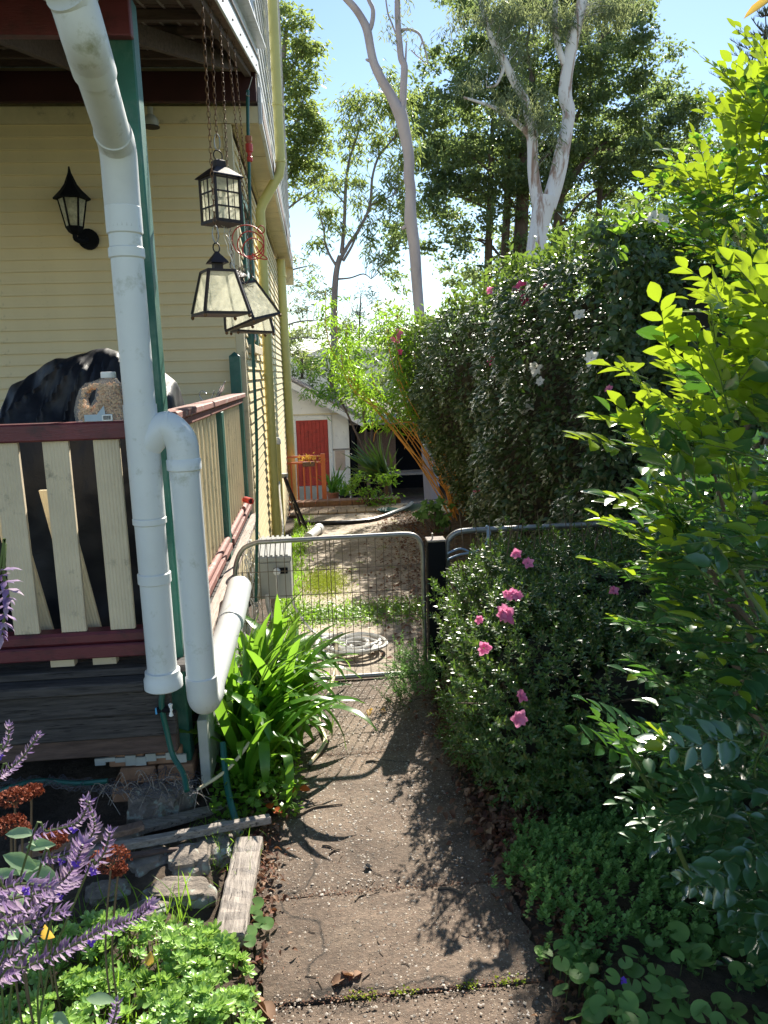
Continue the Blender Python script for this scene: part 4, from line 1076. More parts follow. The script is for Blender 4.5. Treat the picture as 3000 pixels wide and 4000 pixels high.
build('tool_handle', MB().beam((pc.x-0.02, 5.45, 1.548), (pc.x+0.08, 5.44, 1.552), 0.02, 0.018), M['red'], py_, bevel=0.003)
# red capped stub on the side railing
t = thing('red_pipe_stub', 'short red pipe end poking out at the far bottom rail', 'pipe', tuple(aX(970, 1955, -0.555)))
pt = aX(972, 1955, -0.53)
build('stub', MB().tube([pt+Vector((-0.03, 0.05, 0)), pt+Vector((0.02, -0.04, 0.0))], [0.024, 0.024], 12), M['red'], t, True)
build('mouth', MB().tube([pt+Vector((0.016, -0.036, 0.0)), pt+Vector((0.0205, -0.0415, 0.0))], [0.017, 0.017], 12), M['maroon_dark'], t)

# tap and hose under the near corner
tp = thing('hose_tap', 'white-lever plastic valve fixed to the dark rim board below the downpipe', 'tap', tuple(aY(655, 2760, 2.84)))
tc_ = aY(645, 2772, 2.84)
build('valve', MB().tube([tc_+Vector((-0.03,0,0)), tc_+Vector((0.02,0,0))], 0.012, 10), M['black'], tp, True)
build('lever', MB().lathe([(0.004, -0.028), (0.009, -0.024), (0.005, -0.008), (0.008, 0), (0.005, 0.008), (0.009, 0.022), (0.004, 0.026)], tc_+Vector((0.022, -0.004, 0)), 8), M['white'], tp, True)
build('tail', MB().tube(smoothpts([aY(637, 2700, 2.845), tc_+Vector((-0.012,0,0.03)), tc_+Vector((-0.01,0,-0.02)), aY(650, 2850, 2.84), aY(675, 2950, 2.82), aY(715, 3020, 2.78), aY(730, 3090, 2.72)], 5), 0.011, 8), M['hose_green'], tp, True)
build('blue_tag', MB().box(tc_.x-0.035, tc_.x-0.029, tc_.y-0.012, tc_.y-0.004, tc_.z-0.012, tc_.z+0.012), paint('blue_plastic', (0.1, 0.4, 0.75), 0.4), tp)

# ================================================================== GATE AND FENCE
GY = 4.22
gate = thing('garden_gate', 'closed galvanised pipe and weldmesh gate across the concrete path', 'gate', (-0.45, GY, 0.0))
fr = smoothpts([(-0.50, GY, 0.60), (-0.485, GY, 0.72), (-0.44, GY, 0.805), (-0.36, GY, 0.838)], 5)+[Vector((0.0, GY, 0.842))]+smoothpts([(0.44, GY, 0.845), (0.515, GY, 0.835), (0.555, GY, 0.79), (0.565, GY, 0.72)], 5)
lo = smoothpts([(0.565, GY, 0.10), (0.56, GY, 0.04), (0.52, GY, 0.018), (0.42, GY, 0.016)], 4)
lo2 = smoothpts([(-0.38, GY, 0.012), (-0.47, GY, 0.02), (-0.495, GY, 0.05), (-0.50, GY, 0.12)], 4)
build('frame', MB().tube(fr+lo+lo2+[fr[0]], 0.0135, 10), M['galv'], gate, True)
xs_ = [-0.45+0.0465*i for i in range(22)]
for i, x in enumerate(xs_):
    zt = 0.842 if -0.37 < x < 0.46 else 0.80
    build('wire', MB().tube([(x, GY-0.004, 0.012), (x+SR.uniform(-.002, .002), GY-0.004, 0.43), (x, GY-0.004, zt)], 0.0019, 5), M['wire'], gate)
build('wire', MB().tube([(0.035+0.004, GY-0.004, 0.012), (0.039, GY-0.004, 0.84)], 0.0024, 5), M['wire'], gate)
for z in (0.665, 0.52, 0.368, 0.222, 0.085):
    build('wire', MB().tube([(-0.495, GY+0.001, z+0.002), (0.02, GY+0.001, z+SR.uniform(-.003,.003)), (0.563, GY+0.001, z)], 0.0022, 5), M['wire'], gate)
build('hinge', MB().tube([(-0.50, GY, 0.56), (-0.50, GY, 0.62)], 0.02, 10).box(-0.535, -0.50, GY-0.012, GY+0.012, 0.565, 0.60), M['galv'], gate, True)
gp = thing('gate_post', 'square black gate post with a bare timber top', 'post', (0.64, GY, 0))
build('shaft', MB().box(0.588, 0.688, GY-0.05, GY+0.05, -0.1, 0.80), M['black'], gp, bevel=0.004)
build('top', MB().box(0.585, 0.691, GY-0.053, GY+0.053, 0.801, 0.812), M['greyplank'], gp, bevel=0.003)
build('pin', MB().tube([(0.62, GY-0.01, 0.81), (0.62, GY-0.01, 0.845)], 0.005, 6), M['galv'], gp)
fe = thing('wire_fence', 'grey pipe-framed mesh fence running behind the azalea', 'fence', (1.5, GY+0.05, 0))
fr = smoothpts([(0.715, GY+0.06, 0.70), (0.72, GY+0.06, 0.78), (0.77, GY+0.06, 0.825), (0.84, GY+0.06, 0.835)], 5)+[Vector((3.2, GY+0.06, 0.84))]
build('rail', MB().tube(fr, 0.0165, 10), M['galv'], fe, True)
build('rail', MB().tube([(0.715, GY+0.06, 0.02), (0.715, GY+0.06, 0.70)], 0.0165, 10), M['galv'], fe, True)
for i in range(52):
    x = 0.76+i*0.047; build('wire', MB().tube([(x, GY+0.056, 0.02), (x, GY+0.056, 0.83)], 0.0018, 4), M['wire'], fe)
for z in (0.06, 0.22, 0.37, 0.52, 0.67):
    build('wire', MB().tube([(0.72, GY+0.062, z), (3.2, GY+0.062, z)], 0.0022, 5), M['wire'], fe)
t = thing('blue_rope', 'pale blue rope looped round the fence rail beside the gate post', 'rope', (0.9, GY, 0.7))
M['blue_rope'] = paint('blue_rope_fibre', (0.34, 0.46, 0.62), 0.7)
for pts in ([(0.70, GY-0.055, 0.70), (0.78, GY+0.02, 0.705), (0.88, GY+0.03, 0.72), (0.95, GY+0.03, 0.78), (0.955, GY+0.04, 0.86)], [(0.70, GY-0.055, 0.735), (0.79, GY+0.02, 0.74), (0.88, GY+0.03, 0.70), (0.94, GY+0.03, 0.74), (0.948, GY+0.04, 0.84)], [(0.94, GY+0.03, 0.86), (0.955, GY+0.085, 0.85), (0.96, GY+0.03, 0.82), (0.95, GY+0.04, 0.79)]):
    build('strand', MB().tube(smoothpts(pts, 4), 0.006, 6), M['blue_rope'], t, True)

# power box beyond the gate
bxo = thing('power_box', 'grey plastic outdoor power box with a slotted lid beyond the gate', 'box', (-0.31, 5.0, 0.3))
bxp = [(-0.425, -0.215, 4.92, 5.20)]
x0, x1, y0, y1 = bxp[0]
build('body', MB().box(x0, x1, y0, y1, 0.30, 0.545), M['box'], bxo, bevel=0.006)
lidm = MB(); lidm.add([(x0-.006,y0-.006,0.548),(x1+.006,y0-.006,0.548),(x1+.006,y1,0.548),(x0-.006,y1,0.548),(x0-.006,y0-.006,0.585),(x1+.006,y0-.006,0.585),(x1+.006,y1,0.66),(x0-.006,y1,0.66)], [(3,2,1,0),(4,5,6,7),(0,1,5,4),(1,2,6,5),(2,3,7,6),(3,0,4,7)])
ld = build('lid', lidm, M['box'], bxo, bevel=0.006)
for i in range(6):
    x = x0+0.015+i*0.033; build('rib', MB().add([(x, y0, 0.588), (x+0.016, y0, 0.588), (x+0.016, y1-0.01, 0.662), (x, y1-0.01, 0.662), (x, y0, 0.596), (x+0.016, y0, 0.596), (x+0.016, y1-0.01, 0.670), (x, y1-0.01, 0.670)], [(3,2,1,0),(4,5,6,7),(0,1,5,4),(1,2,6,5),(2,3,7,6),(3,0,4,7)]), M['box'], ld)
build('socket', MB().box(x0+0.10, x1-0.02, y0-0.012, y0-0.001, 0.47, 0.51), M['black'], bxo, bevel=0.002)
build('plug', MB().add([(x0+0.12+v[0], y0-0.014-v[2], 0.49+v[1]) for v in MB().lathe([(0.024, 0), (0.024, 0.02), (0.015, 0.03)], (0,0,0), 12).v], MB().lathe([(0.024, 0), (0.024, 0.02), (0.015, 0.03)], (0,0,0), 12).f), M['white'], bxo, True)
build('lead', MB().tube(smoothpts([(x0+0.12, y0-0.035, 0.47), (x0+0.118, y0-0.06, 0.40), (x0+0.12, y0-0.06, 0.25), (x0+0.122, y0-0.05, 0.02)], 4), 0.008, 6), M['hose_grey'], bxo, True)
build('stand', MB().box(x0+0.06, x0+0.11, y0+0.1, y0+0.15, -0.02, 0.30), M['greywood'], bxo)
t = thing('grey_conduit', 'bent grey conduit rising from the ground to the power box', 'conduit', (-0.36, 4.86, 0))
build('pipe', MB().tube(smoothpts([(-0.27, 4.80, 0.0), (-0.30, 4.84, 0.08), (-0.36, 4.88, 0.2), (-0.38, 4.9, 0.34)], 5), 0.016, 8), M['hose_grey'], t, True)
t = thing('garden_hose', 'pale grey hose piled in loose coils on the paving behind the gate', 'hose', (0.0, 4.75, 0.02))
rh = random.Random(5); pts = []
for k in range(12):
    cx, cy = ((-0.04, 4.74) if k < 6 else (0.16, 4.64)); cx += rh.uniform(-.05, .05); cy += rh.uniform(-.05, .05)
    r0 = rh.uniform(0.09, 0.20)
    for i in range(12):
        a = 2*PI*i/12+0.3*k; pts.append(Vector((cx+0.02*math.sin(k)+r0*1.15*math.cos(a), cy+0.02*math.cos(k*2)+r0*math.sin(a), 0.018+0.0045*k+0.006*math.sin(a*3+k))))
build('coil', MB().tube(smoothpts(pts, 2), 0.0115, 6), M['hose_grey'], t, True)
build('tail', MB().tube(smoothpts([(0.10, 4.75, 0.10), (0.0, 4.85, 0.04), (-0.10, 4.98, 0.05), (-0.2, 5.0, 0.2), (-0.22, 4.98, 0.30)], 5), 0.0085, 6), M['hose_grey'], t, True)
build('tail', MB().tube(smoothpts([(0.06, 4.62, 0.08), (0.05, 4.5, 0.02), (0.04, 4.3, 0.03), (0.0, 4.0, 0.02), (-0.06, 3.7, 0.012), (-0.03, 3.45, 0.015), (-0.10, 3.25, 0.012)], 5), 0.0095, 6), M['cream'], t, True)
# roll of wire netting against the deck
t = thing('wire_netting', 'tangle of rusty wire netting hanging off the verandah edge by the gate', 'netting', (-0.47, 4.8, 0.3))
mb = MB()
for k in range(60):
    p = Vector((rh.uniform(-.50, -.44), rh.uniform(4.3, 5.7), rh.uniform(.25, .72))); pp = [p]
    for i in range(7): p = p+Vector((rh.uniform(-.012, .012), rh.uniform(-.03, .03), rh.uniform(-.06, .02))); pp.append(p)
    mb.tube(pp, 0.0032, 4, False)
build('strands', mb, M['hose_grey'], t)

# ================================================================== FAR YARD
GG = 12.7
og = thing('orange_gate', 'small orange steel gate with upright bars before the white shed', 'gate', (0.0, GG, gz(GG)))
a_ = aY(1262, 1990, GG); zb = a_.z
xr_ = aY(1258, 1780, GG).x; ztop = aY(1258, 1778, GG).z
build('post', MB().box(xr_-0.025, xr_+0.05, GG-0.03, GG+0.03, zb-0.02, ztop+0.03), M['orange'], og, bevel=0.004)
for py, h in ((1782, 0.02), (1806, 0.02), (1965, 0.02)):
    z = aY(1230, py, GG).z; build('rail', MB().box(-0.62, xr_-0.013, GG-0.018, GG+0.018, z-0.016, z+0.016), M['orange'], og, bevel=0.003)
z0 = aY(1230, 1965, GG).z+0.017; z1 = aY(1230, 1806, GG).z-0.017
for i in range(8):
    x = xr_-0.10-i*0.105; build('bar', MB().tube([(x, GG, z0), (x, GG, z1)], 0.015, 8), M['orange'], og, True)
pl_ = thing('planter', 'hanging basket of yellow-orange foliage on the orange gate', 'planter', tuple(aY(1205, 1800, GG-0.1)))
pcn = aY(1205, 1800, GG-0.08)
build('basket', MB().box(pcn.x-0.10, pcn.x+0.10, GG-0.15, GG-0.03, pcn.z-0.09, pcn.z-0.02), M['brownwood'], pl_, bevel=0.01)
nn = 130; P = np.array(pcn)+RG.normal(size=(nn,3))*np.array([0.10, 0.04, 0.04])+np.array([0,0,0.02])
M['l_orange'] = leafmat('orange_leaf', [(0.6, 0.32, 0.06), (0.7, 0.45, 0.10)], (0.9, 0.6, 0.1), 0.4, 0.5)
V, F, v = scatter(L_mid(0.5), P, rdir(RG, nn)+np.array([0,0,0.7]), rdir(RG, nn), 0.05, RG); npobj('foliage', V, F, M['l_orange'], pl_, False, v)

SY = 20.0
shed = thing('garden_shed', 'white fibro shed with a red plank door and sloping roof', 'shed', (aY(1250, 1940, SY).x, SY, -1.6))
def S(px, py, y=SY): return aY(px, py, y)
pr_ = S(1422, 1640); pk = S(1100, 1465); xr2 = S(1367, 1800).x; zf = -1.62
ze = S(1367, 1612).z; xl2 = -3.2
slope_ = (pk.z-pr_.z)/(pr_.x-pk.x)
zl = ze+(xr2-xl2)*slope_
mb = MB(); mb.add([(xl2, SY, zf), (xr2, SY, zf), (xr2, SY, ze-0.08), (xl2, SY, zl-0.08), (xl2, SY+4, zf), (xr2, SY+4, zf), (xr2, SY+4, ze-0.08), (xl2, SY+4, zl-0.08)], [(0,1,2,3),(7,6,5,4),(1,5,6,2),(3,2,6,7),(0,3,7,4)])
build('wall', mb, M['shedwall'], shed)
def slopebox(x0, x1, y0, y1, off0, off1, m, nm):
    Z = lambda x: pr_.z+(pr_.x-x)*slope_
    return build(nm, MB().add([(x0,y0,Z(x0)+off0),(x1,y0,Z(x1)+off0),(x1,y1,Z(x1)+off0),(x0,y1,Z(x0)+off0),(x0,y0,Z(x0)+off1),(x1,y0,Z(x1)+off1),(x1,y1,Z(x1)+off1),(x0,y1,Z(x0)+off1)], [(0,3,2,1),(4,5,6,7),(0,1,5,4),(1,2,6,5),(2,3,7,6),(3,0,4,7)]), M[m], shed)
slopebox(xl2-0.3, pr_.x, SY-0.36, SY-0.32, -0.19, -0.02, 'shedwall', 'barge_board')
slopebox(xl2-0.3, pr_.x+0.03, SY-0.38, SY+4.3, 0.0, 0.03, 'rooftin', 'roof')
for i in range(22):
    y = SY-0.36+i*0.2; slopebox(xl2-0.3, pr_.x+0.04, y, y+0.05, 0.031, 0.05, 'rooftin', 'roof_rib')
slopebox(xl2-0.3, pr_.x, SY-0.31, SY-0.005, -0.04, -0.01, 'shedwall', 'eave_lining')
dx0, dx1 = S(1161, 1760).x, S(1284, 1760).x; dz0, dz1 = S(1230, 1896).z, S(1230, 1641).z
door = build('door', MB().box(dx0, dx1, SY-0.03, SY-0.003, dz0, dz1), M['red_door'], shed)
npk = 8
for i in range(npk):
    x = dx0+0.01+(dx1-dx0-0.02)*i/npk; build('plank', MB().box(x+0.004, x+(dx1-dx0-0.02)/npk-0.004, SY-0.045, SY-0.031, dz0+0.01, dz1-0.01), M['red_door'], door, bevel=0.004)
build('handle', MB().box(dx1-0.35, dx1-0.29, SY-0.07, SY-0.046, (dz0+dz1)/2-0.1, (dz0+dz1)/2-0.04), M['metaldark'], door)
for (a, b, c2, d) in ((dx0-0.13, dx0-0.003, zf, dz1+0.11), (dx1+0.003, dx1+0.10, zf, dz1+0.11)): build('door_frame', MB().box(a, b, SY-0.04, SY-0.002, c2, d), M['shedwall'], shed, bevel=0.004)
build('door_frame', MB().box(dx0-0.001, dx1+0.001, SY-0.04, SY-0.002, dz1+0.003, dz1+0.11), M['shedwall'], shed, bevel=0.004)
zc = S(1330, 1755).z
build('cover_strip', MB().box(dx1+0.105, xr2+0.02, SY-0.02, SY-0.002, zc-0.02, zc+0.02), M['greyplank'], shed)
build('cover_strip', MB().box(xl2, xr2, SY-0.05, SY-0.041, dz1+0.13, dz1+0.17), M['cream'], shed)
build('door_plinth', MB().box(dx0, dx1, SY-0.2, SY-0.01, zf, dz0-0.003), M['box'], shed, bevel=0.004)
build('patch', MB().box(dx1+0.16, dx1+0.42, SY-0.012, SY-0.002, zc-0.55, zc-0.03), paint('beige_patch', (0.55, 0.42, 0.34), 0.8), shed)
# dark lean-to beside the shed
lt2 = thing('lean_to', 'dark lean-to store with an iron roof against the right of the white shed', 'lean-to', (xr2+1.0, SY+1.2, zf))
build('back_wall', MB().box(xr2+0.01, xr2+5.0, SY+2.0, SY+2.1, zf, 0.55), M['black'], lt2)
build('roof', MB().add([(xr2+0.01, SY-0.1, 0.42), (xr2+5.0, SY-0.1, 0.30), (xr2+5.0, SY+2.1, 0.42), (xr2+0.01, SY+2.1, 0.55), (xr2+0.01, SY-0.1, 0.46), (xr2+5.0, SY-0.1, 0.34), (xr2+5.0, SY+2.1, 0.46), (xr2+0.01, SY+2.1, 0.59)], [(3,2,1,0),(4,5,6,7),(0,1,5,4),(1,2,6,5),(2,3,7,6),(3,0,4,7)]), M['rooftin'], lt2)
build('post', MB().box(xr2+0.05, xr2+0.15, SY-0.05, SY+0.05, zf, 0.42), M['black'], lt2)
build('bench', MB().box(xr2+0.18, xr2+4.6, SY+0.2, SY+0.8, -0.98, -0.92), M['greyplank'], lt2)
build('panel', MB().box(xr2+0.25, xr2+1.3, SY+0.9, SY+0.93, -0.9, 0.15), M['brownwood'], lt2)
# pots and small things by the shed
def pot(c, r, h, m, label, plant=None):
    t = thing('plant_pot', label, 'plant pot', tuple(c))
    build('pot', MB().lathe([(r*0.7, 0), (r*0.95, h*0.85), (r*1.08, h*0.86), (r*1.08, h), (r*0.9, h), (r*0.85, h*0.8)], c, 16), M[m], t, True)
    if plant:
        n = 40; P = np.array(c)+np.array([0,0,h*0.85])+RG.normal(size=(n,3))*np.array([r*.3, r*.3, 0.01]); A = rdir(RG, n)*0.45+np.array([0,0,1.0])
        V, F, v = scatter(L_strip(0.07, 4, 0.9), P, A, rdir(RG, n), RG.uniform(0.25, plant, n), RG); npobj('foliage', V, F, M['l_strap'], t, False, v)
gpt = lambda px, y: Vector((aY(px, 1900, y).x, y, gz(y)))
pot(gpt(1300, 18.5), 0.16, 0.28, 'terracotta', 'terracotta pot of upright leaves right of the red door', 0.85)
pot(gpt(1345, 18.2), 0.14, 0.2, 'metaldark', 'small dark pot with a short spiky plant by the shed corner', 0.5)
t = thing('bowl', 'shallow white bowl on the ground by the shed corner', 'bowl', tuple(gpt(1378, 18)))
build('dish', MB().lathe([(0.10, 0), (0.2, 0.07), (0.19, 0.07), (0.09, 0.015)], gpt(1362, 17.6), 16), M['white'], t, True)
bw = gpt(1512, 11.55); bw.z += 0.02
t = thing('bowl', 'round dark green bowl on the paving at the foot of the bamboo', 'bowl', tuple(bw))
build('dish', MB().lathe([(0.10, 0), (0.17, 0.05), (0.16, 0.05), (0.09, 0.012)], bw, 18), M['hose_green'], t, True)
bp = [aZ(px, py, -0.28) for px, py in ((1150, 2035),)]
t = thing('black_pipe', 'black poly pipe lying in a long curve across the yard', 'pipe', (0.4, 10.6, gz(10.6)))
build('tube', MB().tube(smoothpts([(-0.25, 10.6, gz(10.6)+.04), (0.2, 10.45, gz(10.4)+.04), (0.7, 10.6, gz(10.6)+.04), (1.1, 11.3, gz(11.3)+.05), (1.35, 11.9, gz(11.9)+.05), (1.5, 12.4, gz(12.3)+.05)], 6), 0.03, 8), M['hose_black'], t, True)
t = thing('folded_stand', 'folded dark metal stand leaning on the side wall near the yard steps', 'stand', (-0.36, 10.2, gz(10.2)))
build('leg', MB().beam((-0.47, 10.4, gz(10.3)+0.70), (-0.20, 10.0, gz(10)+0.02), 0.03, 0.03), M['metaldark'], t)
build('leg', MB().beam((-0.48, 10.6, gz(10.3)+0.66), (-0.28, 10.25, gz(10)+0.02), 0.03, 0.03), M['metaldark'], t)
for i in range(5): build('rung', MB().beam((-0.44+.05*i, 10.36-.08*i, gz(10.3)+0.6-.12*i), (-0.46+.045*i, 10.55-.08*i, gz(10.3)+0.6-.12*i), 0.015, 0.015), M['galv'], t)
build('hub', MB().lathe([(0.05, -0.02), (0.05, 0.04)], (-0.48, 10.5, gz(10.3)+0.70), 12), M['box'], t)
t = thing('yard_pipe', 'stub of pale drain pipe lying on the ground beside the side wall', 'pipe', (-0.1, 9.3, gz(9.3)))
build('tube', MB().tube([(-0.17, 9.1, gz(9.1)+0.06), (-0.03, 9.75, gz(9.7)+0.07)], 0.055, 14), M['pvc'], t, True)
build('collar', MB().tube([(-0.06, 9.62, gz(9.7)+0.07), (-0.035, 9.74, gz(9.7)+0.07)], 0.068, 14), M['pvc_dirty'], t, True)
# ================================================================== TREES
def tubes_px(mb, pts, Y, sub=4, jit=0.0, n=8, dy=None):
    """pts: (px, py, width_px[, dY]) traced along a limb at distance Y; gives a round tapered limb"""
    P = [aY(p[0], p[1], Y+(p[3] if len(p) > 3 else 0)) for p in pts]
    r = [max(0.004, p[2]/FPX*Y/2) for p in pts]
    P = smoothpts(P, sub); r = lerps(r, sub)
    mb.tube(P, r, n)
    return P
def clumps(rng, blobs, Y, dens, sub_sig, leaf, mat, parent, droop=0.6, per=34, depth=0.8, flat=0.55, tpl=None, name='crown', jitter=0.35):
    """foliage of a crown: every blob holds many leafy sprays; each spray is a small cloud of single leaves"""
    parts = []; sprays = []
    for b in blobs:
        px, py, rx, ry = b[:4]; dY = b[4] if len(b) > 4 else 0; k = b[5] if len(b) > 5 else 1.0
        y = Y+dY; c = np.array(aY(px, py, y)); RX = rx/FPX*y; RZ = ry/FPX*y; RYd = (RX+RZ)/2*depth
        n = max(3, int(dens*k*RX*RZ))
        u = rdir(rng, n)*(rng.random((n,1))**0.45)
        cen = c+u*np.array([RX, RYd, RZ]); sprays.append(cen)
        m = rng.poisson(per, n); idx = np.repeat(np.arange(n), m)
        ax = rdir(rng, n)*np.array([1,1,.5])
        t = rng.random(len(idx))[:,None]*2-1
        P = cen[idx]+ax[idx]*t*sub_sig*1.6+rng.normal(size=(len(idx),3))*sub_sig*np.array([1,1,flat])*0.6
        A = rdir(rng, len(idx)); A[:,2] = A[:,2]*(1-droop)-droop; 
        N = rdir(rng, len(idx))+np.array([0,-0.3,0.4])
        parts.append(scatter(tpl or L_diamond(0.26), P, A, N, leaf*rng.uniform(1-jitter, 1+jitter, len(idx)), rng))
    V, F, v = merge(parts)
    npobj(name, V, F, mat, parent, False, v)
    return np.concatenate(sprays)
def twigs_to(rng, mb, sprays, anchors, k=90, r=0.012, sag=0.0):
    """thin limbs joining the sprays of a crown to the nearest traced limb"""
    anchors = np.array([tuple(a) for a in anchors]); pick = rng.choice(len(sprays), min(k, len(sprays)), replace=False)
    for i in pick:
        s = sprays[i]; d = np.linalg.norm(anchors-s-np.array([0,0,-0.6]), axis=1); a = anchors[d.argmin()]
        L = np.linalg.norm(s-a)
        if L > 4.5 or L < 0.15: continue
        mid = (a+s)/2+rng.normal(size=3)*L*0.09+np.array([0,0,L*0.08]); q1 = a+(mid-a)*0.5+rng.normal(size=3)*L*0.03
        mb.tube(smoothpts([a, q1, mid, s], 3), lerps([r*(0.6+L*0.4), r*0.8, r*0.6, r*0.3], 3), 4, False)
def tree(label, base, builder, cat='tree', name='gum_tree'):
    t = thing(name, label, cat, tuple(base)); builder(t); return t
rg = np.random.default_rng(21)

def t3(t):          # bare forked gum in the middle
    Y = 18; mb = MB(); an = []
    root = aY(1655, 1300, Y); g = Vector((root.x+0.15, Y, gz(Y)-0.1))
    P0 = [g, aY(1652, 1400, Y)]
    an += tubes_px(mb, [(1668, 1700, 48), (1650, 1350, 42), (1638, 1220, 40), (1628, 1100, 41), (1620, 980, 43), (1610, 900, 45), (1604, 860, 48), (1603, 800, 41), (1604, 740, 40), (1597, 690, 41), (1598, 620, 39), (1585, 540, 42), (1568, 460, 48), (1558, 430, 50)], Y, n=14)
    mb.tube([g+Vector((0,0,-.1)), aY(1668, 1690, Y)], [0.2, 0.158], 14)
    build('trunk', mb, M['bark_gum'], t, True)
    for nm, pts in (('branch', [(1560, 440, 46), (1525, 370, 36), (1490, 310, 34), (1462, 250, 32), (1448, 190, 31), (1435, 120, 32), (1415, 75, 28), (1385, 30, 26), (1340, -20, 24), (1290, -90, 20)]),
                    ('branch', [(1437, 125, 22), (1452, 95, 17), (1457, 40, 16), (1440, 0, 14), (1415, -60, 12)]),
                    ('branch', [(1566, 450, 34), (1574, 400, 26), (1577, 330, 27), (1580, 260, 26), (1568, 230, 24), (1562, 180, 24), (1556, 110, 22), (1553, 40, 22), (1554, -80, 18)]),
                    ('branch', [(1583, 255, 9), (1586, 200, 7), (1588, 160, 4)]), ('branch', [(1448, 240, 12), (1434, 234, 10), (1430, 236, 8)]),
                    ('branch', [(1592, 880, 16), (1574, 892, 14), (1570, 896, 10)]), 
                    ('branch', [(1560, 118, 11), (1600, 115, 9), (1635, 130, 9), (1650, 160, 8), (1662, 200, 7), (1672, 250, 5)]),
                    ('branch', [(1650, 160, 5), (1640, 190, 4)]), ('branch', [(1545, 130, 6), (1530, 90, 6), (1515, 50, 6), (1505, -20, 5)]),
                    ('branch', [(1605, 195, 4), (1625, 215, 4), (1650, 235, 4), (1668, 255, 3)])):
        b = MB(); an += tubes_px(b, pts, Y, n=9); build(nm, b, M['bark_gum'], t, True)
    clumps(rg, [(1540, 60, 22, 45), (1510, 150, 18, 22), (1590, 120, 35, 12), (1640, 180, 18, 22), (1520, 90, 14, 30), (1590, 20, 40, 10, 0, .4)], Y, 22, 0.12, 0.15, M['l_grey_gum'], t, 0.8, 9, tpl=L_diamond(0.16), flat=1.2)
tree('tall bare forked gum with smooth pinkish bark rising in the middle', Vector((3.0, 18, gz(18))), t3)

def t4(t):          # white gum with peeling bark
    Y = 34; mb = MB(); an = []
    an += tubes_px(mb, [(2085, 1500, 92), (2080, 1250, 84), (2088, 1070, 76), (2092, 980, 72), (2108, 880, 72), (2124, 800, 88), (2130, 770, 90)], Y, n=16)
    build('trunk', mb, M['bark_white'], t, True)
    for pts in ([(2108, 820, 52), (2092, 740, 46), (2082, 660, 42), (2080, 580, 40), (2076, 500, 44), (2060, 440, 30), (2055, 395, 26), (2020, 340, 30), (1975, 250, 28), (1935, 180, 24), (1900, 90, 20), (1870, -40, 16)],
                [(2140, 810, 62), (2165, 730, 62), (2185, 650, 60), (2198, 580, 56), (2215, 500, 46), (2222, 430, 48), (2208, 380, 50), (2212, 300, 46), (2225, 230, 44), (2238, 150, 46), (2262, 60, 40), (2285, -60, 36)],
                [(2080, 560, 24), (2050, 510, 20), (1990, 460, 18), (1930, 420, 14), (1860, 395, 10), (1810, 380, 7)],
                [(2205, 250, 26), (2180, 180, 22), (2168, 90, 22), (2172, -20, 18)], [(2078, 500, 30), (2074, 495, 34)],
                [(1975, 250, 16), (1940, 330, 9), (1900, 340, 6)]):
        b = MB(); an += tubes_px(b, pts, Y, n=11); build('branch', b, M['bark_white'], t, True)
    sp = clumps(rg, [(2030, 420, 80, 60, -.5), (2120, 470, 70, 90, -.8), (2150, 560, 50, 60, -.6), (1960, 120, 120, 90), (1880, 60, 90, 70), (2060, 60, 110, 90), (2180, 60, 90, 90), (1800, 90, 60, 60, 0, .8), (2330, 40, 110, 70), (2420, 60, 80, 60), (2300, 130, 60, 60), (1920, 220, 70, 60), (2050, 200, 60, 60), (2380, 10, 160, 40), (2020, 330, 60, 40), (1850, 330, 60, 30), (1930, 400, 60, 30)],
                Y, 11, 0.26, 0.26, M['l_grey_gum'], t, 0.85, 60, tpl=L_diamond(0.17), flat=1.6)
    b = MB(); twigs_to(rg, b, sp, an, 110, 0.012); build('twigs', b, M['bark_white'], t, True, kind='stuff')
tree('white gum with peeling grey bark and weeping leaves behind the hedge', Vector((9.6, 34, gz(34))), t4)

